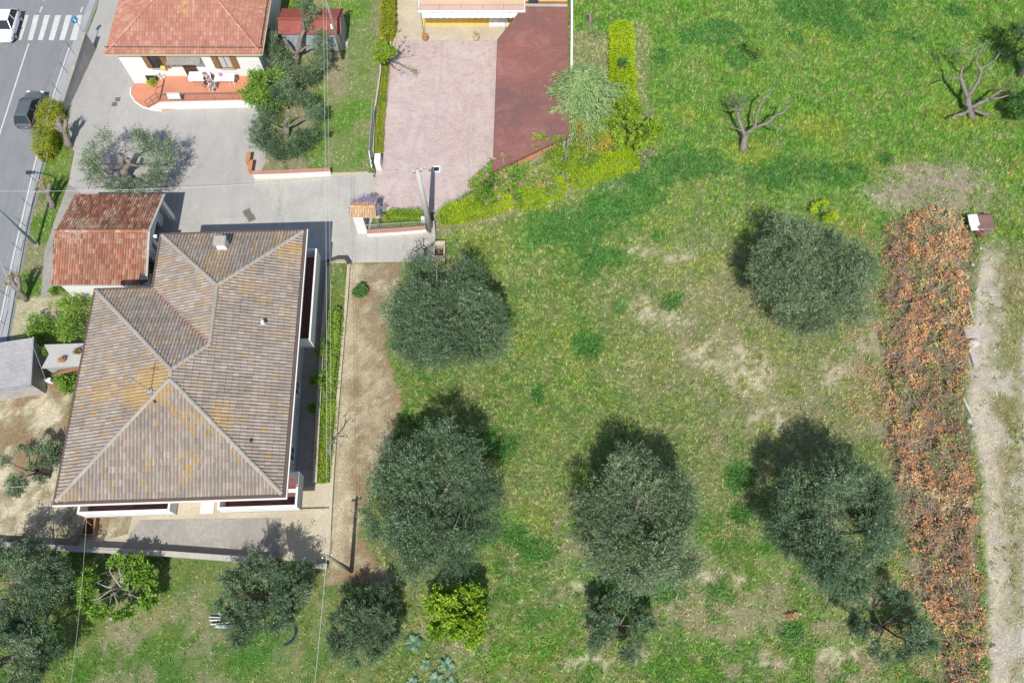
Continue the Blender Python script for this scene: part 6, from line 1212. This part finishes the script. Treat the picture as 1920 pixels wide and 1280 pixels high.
# ================================================================ VEHICLES
def car(name, label, px, py, ang, paint, dims, prof, greenhouse, glass_roof=False):
    """prof: side profile (y along the car, z); greenhouse: (rear bottom, rear top, front top, front bottom) along y"""
    L, Wd_, Hh = dims; p = W(px, py, 0); t = thing(name, label, 'car', (p.x, p.y, 0.012), ang); pm = flat(name+'_paint', paint, 0.25, v=0.02)
    b = pm.node_tree.nodes['Principled BSDF']; b.inputs['Coat Weight'].default_value = 0.5; b.inputs['Specular IOR Level'].default_value = 0.5
    # lofted body: cross sections along the length
    secs = []; ys = [q[0] for q in prof]; n = 13
    mb = MB(); ring_n = 10
    for (yy, z0, z1, wf_) in prof:
        hw_ = Wd_/2*wf_; pts = [(-hw_*0.94, z0), (-hw_, z0+(z1-z0)*0.3), (-hw_, z0+(z1-z0)*0.62), (-hw_*0.93, z0+(z1-z0)*0.9), (-hw_*0.72, z1), (hw_*0.72, z1), (hw_*0.93, z0+(z1-z0)*0.9), (hw_, z0+(z1-z0)*0.62), (hw_, z0+(z1-z0)*0.3), (hw_*0.94, z0)]
        mb.v += [(x_, yy, z_) for x_, z_ in pts]
    for i in range(len(prof)-1):
        for j in range(ring_n): mb.f.append((i*ring_n+j, i*ring_n+(j+1)%ring_n, (i+1)*ring_n+(j+1)%ring_n, (i+1)*ring_n+j))
    mb.f += [tuple(range(ring_n)), tuple(reversed([(len(prof)-1)*ring_n+j for j in range(ring_n)]))]
    body = mb.build('body', pm, t, local=True, smooth=False); ss_ = body.modifiers.new('s', 'SUBSURF'); ss_.levels = 2; ss_.render_levels = 2; body.data.polygons.foreach_set('use_smooth', [True]*len(body.data.polygons))
    rb, rt, ft, fb, zb, zt = greenhouse; hb, ht = Wd_/2*0.86, Wd_/2*0.66; gm_ = M['glass']
    V = [(-hb,rb,zb),(hb,rb,zb),(hb,fb,zb),(-hb,fb,zb),(-ht,rt,zt),(ht,rt,zt),(ht,ft,zt),(-ht,ft,zt)]
    MB().add(V, [(0,1,5,4),(2,3,7,6),(1,2,6,5),(3,0,4,7),(4,5,6,7)]).build('windows', gm_, t, local=True)
    rf = MB(); e_ = 0.0; ym = (rt+ft)/2; rr = [(-ht-0.02,rt-0.03,zt-0.03),(ht+0.02,rt-0.03,zt-0.03),(ht+0.02,ft+0.03,zt-0.03),(-ht-0.02,ft+0.03,zt-0.03)]
    rf.add([*rr, (-ht*0.8,rt+0.12,zt+0.045),(ht*0.8,rt+0.12,zt+0.045),(ht*0.8,ft-0.12,zt+0.045),(-ht*0.8,ft-0.12,zt+0.045)], [(0,1,5,4),(1,2,6,5),(2,3,7,6),(3,0,4,7),(4,5,6,7),(3,2,1,0)]).build('roof', pm, t, local=True, bevel=0.03)
    for s_ in (-1, 1):
        for (a_, b_) in (((s_*hb,rb,zb),(s_*ht,rt,zt)), ((s_*hb,fb,zb),(s_*ht,ft,zt)), ((s_*(hb-.01),(rb*0.5+fb*0.5),zb),(s_*(ht-.01),ym,zt))): MB().beam(Vector(a_), Vector(b_), 0.07, 0.07).build('pillar', pm, t, local=True)
        MB().box((s_*(Wd_/2+0.06), fb-0.35, zb+0.05), (0.16,0.1,0.11)).build('mirror', pm, t, local=True, bevel=0.02)
        for yy in (L*0.31, -L*0.3):
            w = MB(); w.tube([(s_*(Wd_/2-0.19),yy,0.3),(s_*(Wd_/2+0.005),yy,0.3)], 0.3, 18); wo = w.build('wheel', M['gutter_dark'], t, local=True)
            MB().tube([(s_*(Wd_/2-0.0),yy,0.3),(s_*(Wd_/2+0.02),yy,0.3)], 0.19, 14).build('rim', M['metal_grey'], wo, local=True)
        MB().box((s_*Wd_*0.36, L/2-0.17, 0.66), (0.3,0.2,0.14)).build('headlight', M['plastic_white'], t, local=True, bevel=0.03)
        MB().box((s_*Wd_*0.4, -L/2+0.13, 0.8), (0.16,0.14,0.24)).build('tail_light', flat('tail_red', (0.4,0.02,0.02), 0.3), t, local=True, bevel=0.02)
    MB().box((0,-L/2+0.03,0.55), (0.5,0.05,0.11)).build('number_plate', M['plastic_white'], t, local=True); MB().box((0,L/2-0.02,0.42), (0.5,0.05,0.11)).build('number_plate', M['plastic_white'], t, local=True)
    return t
d_ = (W(54,82)-W(0,250)).normalized(); RA = math.atan2(d_.y, d_.x) - math.pi/2
car('hatchback_car', 'small dark grey hatchback driving up the road beside the golden hedge', 64, 213, RA-0.02, (0.1,0.115,0.13), (3.95,1.68,1.45),
    [(-1.97,0.3,0.75,0.8),(-1.85,0.2,0.95,0.93),(-1.3,0.18,0.97,1.0),(0,0.18,0.95,1.0),(0.9,0.18,0.94,1.0),(1.5,0.2,0.86,0.98),(1.85,0.22,0.72,0.9),(1.97,0.3,0.6,0.8)], (-1.85,-1.45,0.25,0.95,0.9,1.44))
car('city_car', 'small rounded white city car at the crosswalk in the upper left corner', 22, 57, RA+math.pi+0.02, (0.8,0.81,0.82), (3.55,1.63,1.49),
    [(-1.77,0.3,0.78,0.8),(-1.6,0.2,0.98,0.94),(-1.0,0.18,1.0,1.0),(0.2,0.18,0.98,1.0),(0.85,0.18,0.96,1.0),(1.4,0.2,0.86,0.95),(1.68,0.22,0.7,0.85),(1.77,0.3,0.55,0.72)], (-1.6,-1.15,0.3,0.85,0.92,1.47))

# ================================================================ FURNITURE, PERSON AND SMALL THINGS
def chair(label, p, rz, m='plastic_white', cushion=None, group='garden chairs'):
    t = thing('garden_chair', label, 'chair', p, rz, group); z = 0.42
    MB().box((0,0,z), (0.46,0.46,0.04)).build('seat', M[m], t, local=True, bevel=0.015)
    bk_ = MB(); bk_.box((0,-0.26,z+0.28), (0.44,0.04,0.5), M=Matrix.Rotation(0.2,3,'X')); bk_.build('backrest', M[m], t, local=True, bevel=0.015)
    for sx in (-1, 1):
        MB().tube([(sx*0.25,-0.22,z+0.24),(sx*0.27,0.0,z+0.25),(sx*0.26,0.22,z+0.2),(sx*0.25,0.24,z)], 0.025, 6).build('armrest', M[m], t, local=True)
        for sy in (-1, 1): MB().tube([(sx*0.21,sy*0.2,z),(sx*0.26,sy*0.27,0)], [0.03,0.022], 6).build('leg', M[m], t, local=True)
    if cushion: MB().box((0,0.02,z+0.05), (0.44,0.46,0.07)).build('cushion', cushion, t, local=True, bevel=0.03); MB().box((0,-0.2,z+0.33), (0.42,0.07,0.5), M=Matrix.Rotation(0.2,3,'X')).build('back_cushion', cushion, t, local=True, bevel=0.03)
    return t
TZ = 1.0
def TP(px, py, h=0.0): p = W(px, py, TZ+h); return (p.x, p.y, TZ)
greyc = flat('grey_fabric', (0.2,0.21,0.22), 0.9)
chair('white garden chair with grey cushion in the middle of the terracotta terrace', TP(399,166,0.3), math.pi*0.82, cushion=greyc)
chair('white garden chair holding a small grey pad at the right end of the white table', TP(437,150,0.3), math.pi*0.5, cushion=None)
PC = TP(391,150,0.3); chair('white garden chair with the seated person on it', PC, math.pi*0.75)
p = W(497,118,0.3); chair('white scrolled metal chair under the olive tree right of the terrace', (p.x,p.y,0), math.pi*0.1)
p = TP(441,146,0.5); tag(MB().box((p[0],p[1],TZ+0.47), (0.3,0.3,0.05), 0.2).build('seat_pad', greyc, bevel=0.02), 'small grey pad on the chair at the right end of the white table', 'pad')
tb_ = thing('garden_table', 'long white plastic table on the terrace under the right window', 'table', TP(421,146,0.7)); MB().box((0,0,0.72), (1.75,0.85,0.04)).build('tabletop', M['plastic_white'], tb_, local=True, bevel=0.015); MB().box((0,0,0.68),(1.6,0.7,0.05)).build('apron', M['plastic_white'], tb_, local=True)
for sx in (-1, 1):
    for sy in (-1, 1): MB().tube([(sx*0.75,sy*0.34,0.7),(sx*0.8,sy*0.38,0)], [0.04,0.03], 8).build('leg', M['plastic_white'], tb_, local=True)
q = TP(413,141,0.85); mb = MB(); mb.lathe([(0.02,0),(0.12,0.04),(0.17,0.15),(0.12,0.27),(0.02,0.31)], (q[0],q[1],TZ+0.74), 14); tag(mb.build('purple_ball', flat('purple_plastic', (0.5,0.22,0.62), 0.4), smooth=True), 'round purple ball on the left end of the white table', 'ball')
cl = thing('covered_table', 'small table draped with a pale fringed cloth beside the house door', 'table', TP(368,142,0.7))
MB().prism([(-0.62,-0.35),(0.62,-0.35),(0.62,0.35),(-0.62,0.35)], 0.7, 0.74).build('tabletop', M['plastic_white'], cl, local=True)
cm_ = MB(); n_ = 56
for k in range(n_):
    f = k/n_*4; e = int(f); r_ = f-e; pts4 = [(-.66,-.39),(.66,-.39),(.66,.39),(-.66,.39)]; a_, b_ = pts4[e], pts4[(e+1)%4]; x_, y_ = a_[0]+(b_[0]-a_[0])*r_, a_[1]+(b_[1]-a_[1])*r_; cm_.v += [(x_,y_,0.76),(x_*1.05,y_*1.08,0.4+0.07*(k%2))]
for k in range(n_): a_, b_ = 2*k, 2*((k+1)%n_); cm_.f.append((a_,b_,b_+1,a_+1))
cm_.f.append(tuple(2*k for k in range(n_))); o = cm_.build('cloth', M['white_cloth'], cl, local=True)
MB().box((0,0,0.3),(0.9,0.5,0.05)).build('shelf', greyc, cl, local=True)
for sx in (-1,1):
    for sy in (-1,1): MB().tube([(sx*0.5,sy*0.28,0.7),(sx*0.52,sy*0.3,0)], 0.025, 6).build('leg', M['plastic_white'], cl, local=True)
# towel over the terrace railing
tw = MB(); n_ = 10
for i in range(n_+1):
    for j, (yo, z) in enumerate([(0.32,1.3),(0.2,1.65),(0.03,1.99),(-0.1,1.75),(-0.16,1.4)]): tw.v.append((-30.0+1.1*i/n_+0.02*math.sin(i+j), 47.0+yo+0.03*math.sin(i*1.9+j), z+0.01*math.sin(i*2)))
for i in range(n_):
    for j in range(4): k = i*5+j; tw.f.append((k,k+5,k+6,k+1))
o = tw.build('towel', stained('pale_patterned_towel', (0.72,0.76,0.78), (0.5,0.58,0.62), (0.4,0.45,0.5), big=5, fine=14, bm=0)); sd = o.modifiers.new('t','SOLIDIFY'); sd.thickness = 0.02; tag(o, 'pale blue patterned towel hanging over the terrace railing beside the steps', 'towel')
p = W(288,155,0.4); bt = thing('yellow_bush', 'round yellow green pot plant in front of the basement window', 'plant', (p.x-0.1, p.y-0.1, 0.06)); MB().lathe([(0.14,0),(0.2,0.25),(0.22,0.27)], n=12).build('pot', M['terracotta'], bt, local=True)
crown_mesh('foliage', bt, M['lime'], (0,0,0.5), (0.45,0.35,0.35), 900, nl=9, lr=0.5, leaf=(0.1,0.05), seed=161, ns=90)
for px, lab in ((798,'terracotta pot with small plant at the left end of the forecourt'), (893,'pale pot with small dry plant at the middle of the forecourt')):
    p = W(px, 76, 0); t = thing('plant_pot', lab, 'pot', (p.x, p.y, 0.036), 0); MB().lathe([(0.14,0),(0.26,0.2),(0.3,0.4),(0.24,0.55),(0.27,0.6),(0.22,0.6),(0.2,0.52)], n=16).build('pot', M['terracotta'] if px < 850 else stained('buff_pot', (0.6,0.48,0.36), (0.5,0.4,0.3)), t, local=True, smooth=True)
    crown_mesh('plant', t, M['orange_shrub'], (0,0,0.75), (0.25,0.25,0.2), 160, nl=5, lr=0.5, leaf=(0.12,0.03), seed=170+px, ns=30)

# seated person
def person():
    t = thing('person', 'person seated on a white chair in pink top and dark trousers, leaning forward', 'person', PC, math.pi*0.75)
    sk = flat('skin', (0.55,0.36,0.27), 0.6, v=0.05)
    J = {'pel':(0,-0.05,0.55,.15),'abd':(0,0.0,0.72,.14),'chest':(0,0.08,0.92,.155),'neck':(0,0.15,1.09,.06),'head0':(0,0.18,1.17,.075),'head1':(0,0.2,1.26,.1),'head2':(0,0.19,1.33,.08),'nose':(0,0.305,1.235,.014),
         'hipL':(-.1,0.02,0.52,.095),'kneeL':(-.13,0.43,0.5,.065),'ankL':(-.13,0.45,0.1,.042),'toeL':(-.14,0.62,0.04,.035),'hipR':(.1,0.02,0.52,.095),'kneeR':(.13,0.43,0.5,.065),'ankR':(.13,0.45,0.1,.042),'toeR':(.14,0.62,0.04,.035)}
    E = [('pel','abd'),('abd','chest'),('chest','neck'),('neck','head0'),('head0','head1'),('head1','head2'),('head1','nose')]
    for s, n_ in ((-1,'L'),(1,'R')):
        E += [('pel','hip'+n_),('hip'+n_,'knee'+n_),('knee'+n_,'ank'+n_),('ank'+n_,'toe'+n_)]
        J['sh'+n_] = (s*.18,0.08,1.0,.06); J['el'+n_] = (s*.24,0.17,0.75,.043); J['wr'+n_] = (s*.15,0.37,0.64,.028); J['pa'+n_] = (s*.14,0.43,0.62,.03)
        E += [('chest','sh'+n_),('sh'+n_,'el'+n_),('el'+n_,'wr'+n_),('wr'+n_,'pa'+n_)]
        for f in range(4):
            x0 = s*.14+(f-1.5)*.019; l = [.062,.072,.068,.052][f]; J['f%d%s'%(f,n_)] = (x0,0.47,0.615,.0085); J['g%d%s'%(f,n_)] = (x0,0.47+l*.55,0.6,.008); J['h%d%s'%(f,n_)] = (x0,0.47+l*.8,0.575,.007); E += [('pa'+n_,'f%d%s'%(f,n_)),('f%d%s'%(f,n_),'g%d%s'%(f,n_)),('g%d%s'%(f,n_),'h%d%s'%(f,n_))]
        J['t'+n_] = (s*.14-s*.04,0.43,0.62,.0095); J['u'+n_] = (s*.14-s*.055,0.465,0.61,.008); E += [('wr'+n_,'t'+n_),('t'+n_,'u'+n_)]
    def skin(name, keys, edges, m, grow, parent, lev=2):
        ix = {k: i for i, k in enumerate(keys)}; me = bpy.data.meshes.new(name); me.from_pydata([J[k][:3] for k in keys], [(ix[a], ix[b]) for a, b in edges], []); me.materials.append(m)
        o = bpy.data.objects.new(name, me); link(o, parent); md_ = o.modifiers.new('skin', 'SKIN'); md_.use_smooth_shade = True
        sv = me.skin_vertices[0].data
        for k in keys: r_ = J[k][3]*grow; sv[ix[k]].radius = (r_, r_)
        for v in sv: v.use_root = False
        sv[0].use_root = True; ss = o.modifiers.new('sub', 'SUBSURF'); ss.levels = lev; ss.render_levels = lev; return o
    body = skin('body', list(J.keys()), E, sk, 1.0, t)
    up_ = ['chest','abd','pel','shL','elL','shR','elR']; skin('shirt', up_, [('pel','abd'),('abd','chest'),('chest','shL'),('shL','elL'),('chest','shR'),('shR','elR')], flat('pink_fabric', (0.72,0.52,0.6), 0.9), 1.18, t)
    lo_ = ['pel','hipL','kneeL','ankL','hipR','kneeR','ankR']; skin('trousers', lo_, [('pel','hipL'),('hipL','kneeL'),('kneeL','ankL'),('pel','hipR'),('hipR','kneeR'),('kneeR','ankR')], flat('dark_fabric', (0.03,0.03,0.045), 0.9), 1.2, t)
    hr = MB(); 
    for i in range(7):
        for j in range(14):
            a = 6.2832*j/14; b = math.pi*0.56*i/6; hr.v.append((0.112*math.sin(b)*math.cos(a), 0.175+0.118*math.sin(b)*math.sin(a)-0.01, 1.27+0.125*math.cos(b)))
    for i in range(6):
        for j in range(14): hr.f.append((i*14+j, (i+1)*14+j, (i+1)*14+(j+1)%14, i*14+(j+1)%14))
    hr.build('hair', flat('grey_brown_hair', (0.3,0.25,0.22), 0.8), t, local=True, smooth=True)
    for s in (-1, 1):
        MB().lathe([(0.004,0),(0.011,0.008),(0.004,0.016)], (s*0.035,0.292,1.25), 8).build('eye', M['gutter_dark'], t, local=True); MB().box((s*0.102,0.19,1.25),(0.02,0.04,0.06)).build('ear', sk, t, local=True, bevel=0.008)
        MB().box((s*.135,0.55,0.035),(0.1,0.27,0.09)).build('shoe', M['gutter_dark'], t, local=True, bevel=0.03)
    MB().box((0,0.288,1.195),(0.05,0.02,0.012)).build('mouth', flat('lips', (0.45,0.17,0.15)), t, local=True)
person()

# covers and grates
for (px, py, r_, lab) in [(221,187,0.3,'dark square drain grate nearest the white house on the driveway'),(215,196,0.3,'dark square drain grate just below its twin on the driveway'),(464,399,0.42,'left of two dark square covers on the pale drive'),(471,409,0.42,'right of two dark square covers on the pale drive')]:
    p = W(px, py); t = thing('drain_cover', lab, 'cover', (p.x, p.y, 0.036), 0.5 if px > 400 else 0.0); MB().box((0,0,0.004), (r_*1.5,r_*1.5,0.012)).build('plate', stained('brown_cover', (0.2,0.17,0.15), (0.14,0.12,0.11)), t, local=True)
    MB().box((0,0,0.014), (r_*0.5,0.04,0.01)).build('handle_slot', M['iron'], t, local=True)
p = W(819,318); t = thing('courtyard_drain', 'square drain with white frame on the pink paving beside the pole shadow', 'cover', (p.x, p.y, 0.034)); fr = MB()
for s in (-1,1): fr.box((s*0.26,0,0.03),(0.09,0.61,0.06)); fr.box((0,s*0.26,0.03),(0.43,0.09,0.056))
fr.build('frame', M['plastic_white'], t, local=True); MB().box((0,0,0.01),(0.42,0.42,0.02)).build('grate', M['gutter_dark'], t, local=True)
p = W(595,1013); tag(MB().lathe([(0.36,0),(0.36,0.012),(0.3,0.016)], (p.x,p.y,0.022), 20).build('manhole_cover', M['concrete_sand']), 'round sandy manhole cover in the pale corner of the front yard', 'cover')
# wood crate
cr = thing('wooden_crate', 'rusty wooden crate frame on the bare ground under the west balcony', 'crate', tuple(W(173,990))); a = W(173,985)
for s in (-1, 1): MB().box((a.x+s*0.38,a.y,0.25),(0.12,1.5,0.5),0.1*s).build('side_board', M['wood_old'], cr)
MB().box((a.x,a.y+0.7,0.25),(0.64,0.08,0.45)).build('end_board', M['rust'], cr); MB().box((a.x,a.y-0.7,0.25),(0.64,0.08,0.45)).build('end_board', M['wood_old'], cr); MB().box((a.x,a.y,0.05),(0.62,1.3,0.05)).build('bottom', M['door_wood'], cr); MB().box((a.x-0.05,a.y+0.1,0.4),(0.6,0.06,0.05),-0.6).build('loose_slat', M['wood_old'], cr)
# scrap heap with white and brown sheet
sh = thing('scrap_heap', 'rusty scrap heap under a white and brown metal sheet beside the brambles', 'scrap', tuple(W(1842,425))); a = W(1839,417,0.75)
def sheetmat():
    m, nt, b, g_ = newmat('half_rusted_sheet', 0.45); n1 = noise(nt, g_.outputs['Position'], 0.9, 2, 0.4, 1.2); sx = N(nt, 'ShaderNodeSeparateXYZ'); nt.links.new(g_.outputs['Position'], sx.inputs[0])
    mr = N(nt, 'ShaderNodeMapRange'); nt.links.new(sx.outputs[0], mr.inputs[0]); mr.inputs[1].default_value = a.x-0.75; mr.inputs[2].default_value = a.x+0.75
    ad = N(nt, 'ShaderNodeMath', operation='ADD'); nt.links.new(mr.outputs[0], ad.inputs[0]); nt.links.new(n1, ad.inputs[1])
    nt.links.new(ramp(nt, ad.outputs[0], [(0.83,(0.78,0.78,0.74)),(0.86,(0.2,0.12,0.1))]), b.inputs['Base Color']); return m
pl = MB(); n_ = 8
for i in range(n_+1):
    for j in range(n_+1): pl.v.append((a.x-0.95+1.9*i/n_, a.y-0.78+1.56*j/n_, 0.75+0.04*math.sin(i*0.8)+0.03*math.cos(j*0.9)+0.02*i))
for i in range(n_):
    for j in range(n_): k = i*(n_+1)+j; pl.f.append((k,k+n_+1,k+n_+2,k+1))
o = pl.build('metal_sheet', sheetmat(), sh, smooth=True); sd = o.modifiers.new('t','SOLIDIFY'); sd.thickness = 0.04
rr = random.Random(4)
for k in range(9): MB().box((a.x+rr.uniform(-.5,.8), a.y-0.75+rr.uniform(-.35,.35), rr.uniform(.1,.45)), (rr.uniform(.1,.5),rr.uniform(.1,.35),rr.uniform(.1,.3)), rr.uniform(0,3)).build('scrap_piece', M['red_junk'] if k%2 else M['rust'], sh, bevel=0.02)
for s in (-1,1):
    for q in (-1,1): MB().tube([(a.x+s*.8,a.y+q*.6,0),(a.x+s*.8,a.y+q*.6,0.72)],0.04,6).build('leg', M['rust'], sh)
for k in range(3): MB().tube([(a.x-0.3+.3*k,a.y-1.0,.5),(a.x+.2+.3*k,a.y-.8,.75),(a.x+.6+.2*k,a.y-.85,.4)],0.02,5).build('rod', M['metal_grey'], sh)
# iron rod and stone at the right edge
a, b = W(1889,328), W(1925,280,1.8); ro = thing('iron_stake', 'leaning rusty iron stake at the right edge above the scrap heap', 'stake', tuple(a)); MB().tube([a, b], 0.03, 6).build('rod', M['red_junk'], ro); MB().tube([a, W(1879,296,0.5)], 0.015, 5).build('thin_rod', M['iron'], ro)
# stones and broken kerb slabs
def stone(px, py, sx, sy, sz, label, rz=0.0, name='stone', grp=None):
    p = W(px, py); g_ = random.Random(int(px*7+py)); mb = MB(); n = 9; prof = [(0.8,0.0),(1.0,0.35),(0.85,0.8),(0.4,1.0)]
    for i, (r_, z) in enumerate(prof):
        for j in range(n): q = 6.2832*j/n; k = r_*g_.uniform(0.8,1.12); mb.v.append((sx/2*k*math.cos(q), sy/2*k*math.sin(q), sz*z*g_.uniform(.92,1.05)))
    for i in range(3):
        for j in range(n): mb.f.append((i*n+j,i*n+(j+1)%n,(i+1)*n+(j+1)%n,(i+1)*n+j))
    mb.f.append(tuple(3*n+j for j in range(n)))
    o = mb.build(name, M['stone'], None); o.location = (p.x,p.y,0); o.rotation_euler = (0,0,rz); return tag(o, label, 'stone', grp)
def slab(px, py, sx, sy, sz, rz, label):
    p = W(px, py); o = MB().box((0,0,sz/2),(sx*1.25,sy,sz)).build('kerb_slab', M['stone'], None, bevel=0.03); o.location = (p.x,p.y,0.0); o.rotation_euler = (0.03,0.02,rz); return tag(o, label, 'slab', 'broken kerb slabs beside the brambles')
slab(1823,671,0.32,1.5,0.25,0.07,'long pale kerb slab standing just below the white stone'); slab(1817,583,0.12,1.3,0.3,0.03,'thin pale kerb slab beside the brambles above the pink flat slab'); slab(1820,622,0.9,1.1,0.14,0.05,'flat pinkish broken slab above the white stone'); slab(1812,765,0.14,1.5,0.25,0.25,'thin tilted kerb slab on the pale bare soil lower down'); slab(1832,545,0.5,0.25,0.1,0.9,'small tilted pale slab on grey soil near the bramble top')
stone(1824,645,1.0,0.65,0.35,'white rounded stone between the flat slab and the long kerb slab')
for i, (px, py, s, lb) in enumerate([(1823,497,.35,'pale stone just under the scrap heap'),(1838,466,.3,'small pale stone beside the scrap heap feet'),(1815,790,.5,'pinkish stone at the foot of the tilted kerb slab'),(1823,803,.35,'small red brown stone at the bramble edge in mid strip'),(1820,838,.3,'small pale stone on the bramble edge below mid strip'),(1770,953,.3,'pale yellow stone lying among the lower brambles'),(1862,1214,.55,'white stone on bare soil near the lower right corner'),(1736,814,.35,'reddish stone lying on the brambles'),(1690,800,.55,'dark grey stone at the left edge of the brambles'),(1889,325,.3,'small pale stone at the foot of the iron stake'),(1840,610,.3,'small pale stone right of the flat slab'),(1571,353,.18,'tiny pale stone in the grass above the right olive tree'),(210,1159,.35,'white stone in the grass below the fig tree'),(1500,1150,.25,'small pale stone below the dark olive tree'),(1710,1048,.3,'pale stone at the left side of the lower brambles')]):
    stone(px, py, s, s*0.8, s*0.55, lb, rz=i)
# small dead orange twig in the lower meadow
p = W(1482,1155); t = thing('dead_branch', 'small dead orange leaved branch lying in the lower meadow', 'branch', tuple(p)); MB().tube([(-.4,.2,.04),(0,0,.08),(.5,-.25,.05)],0.02,5).build('twig', M['bark_dark'], t, local=True); crown_mesh('leaves', t, M['bramble'], (0,0,.17), (.4,.25,.12), 160, nl=6, lr=.5, leaf=(.14,.07), seed=190, ns=40)
# pipes and hose under the olive tree
pg = thing('pipe_bundle', 'bundle of grey and white pipes with a small black wheel under the olive tree', 'pipes', tuple(W(425,1160)))
for i, (x0, y0, x1, y1, r_, m_) in enumerate([(392,1156,440,1158,.05,'metal_grey'),(393,1162,452,1160,.06,'metal_grey'),(395,1170,430,1166,.04,'metal_grey'),(410,1150,460,1152,.08,'metal_blue'),(405,1173,455,1174,.13,'metal_blue'),(436,1153,455,1152,.05,'red_junk')]): MB().tube([W(x0,y0,0.15+.02*i), W(x1,y1,0.15+.02*i)], r_, 8).build('pipe', M[m_], pg)
a = W(418,1165,0.35); mb = MB(); K = 20
for j in range(K):
    q = 6.2832*j/K; cx_, cy_ = a.x+.17*math.cos(q), a.y+.17*math.sin(q)
    for i in range(6): r_ = 6.2832*i/6; mb.v.append((cx_+.05*math.cos(r_)*math.cos(q), cy_+.05*math.cos(r_)*math.sin(q), .4+.05*math.sin(r_)))
for j in range(K):
    for i in range(6): mb.f.append((j*6+i,((j+1)%K)*6+i,((j+1)%K)*6+(i+1)%6,j*6+(i+1)%6))
mb.build('wheel', M['gutter_dark'], pg); MB().tube([(a.x,a.y,.38),(a.x+.1,a.y+.5,.45)],.05,6).build('handle', M['gutter_dark'], pg)
hs = thing('hose_coil', 'coil of blue black garden hose on the grass beside an olive tree', 'hose', tuple(W(540,1190))); a = W(531,1184)
for k in range(4):
    r_ = 0.78+0.06*k; MB().tube([(a.x+r_*math.cos(q*.157), a.y+r_*0.95*math.sin(q*.157), 0.05+.02*k) for q in range(31,52)], 0.022, 5).build('hose_turn', M['hose'] if 'hose' in M else M.setdefault('hose', flat('hose_blue', (0.03,0.06,0.085), 0.5)), hs)
# plant pots on the slab roof
for (px, py, lab) in [(148,661,'round plant pot on the right side of the grey slab roof'),(119,676,'small dry plant pot near the lower edge of the grey slab roof')]:
    p = W(px, py, 2.12); t = thing('plant_pot', lab, 'pot', (p.x,p.y,2.12)); MB().lathe([(.15,0),(.22,.2),(.24,.24),(.2,.24)], n=12).build('pot', M['terracotta'], t, local=True); crown_mesh('plant', t, M['weed'] if px > 130 else M['bramble'], (0,0,.32), (.25,.25,.15), 160, nl=5, lr=.5, leaf=(.1,.05), seed=px, ns=30)
# plants between garage and house
for i,(px,py,lab) in enumerate([(108,548,'small grass tuft at the left foot of the garage front wall'),(1105,48,'small purple grey stump beside the carport wall'),(1113,72,'thin dry wispy shrub left of the tall bright hedge')]):
    p = W(px,py); t = thing('grass_tuft' if i==0 else ('tree_stump' if i==1 else 'dry_shrub'), lab, 'plant' if i != 1 else 'stump', tuple(p))
    if i == 1: MB().tube([(0,0,0),(.05,.1,.6),(-.1,.3,1.2)], [.22,.2,.12], 8).build('trunk', M['bark_grey'], t, local=True)
    else:
        MB().tube([(0,0,0),(.02,0,.3)], .02, 5).build('stem', M['bark_dark'], t, local=True)
        crown_mesh('foliage', t, M['fig' if i==0 else 'cedar'], (0,0,.4 if i==0 else .9), (.5,.4,.3 if i==0 else .8), 500, nl=8, lr=.5, leaf=(.2,.03), seed=200+i, ns=80)
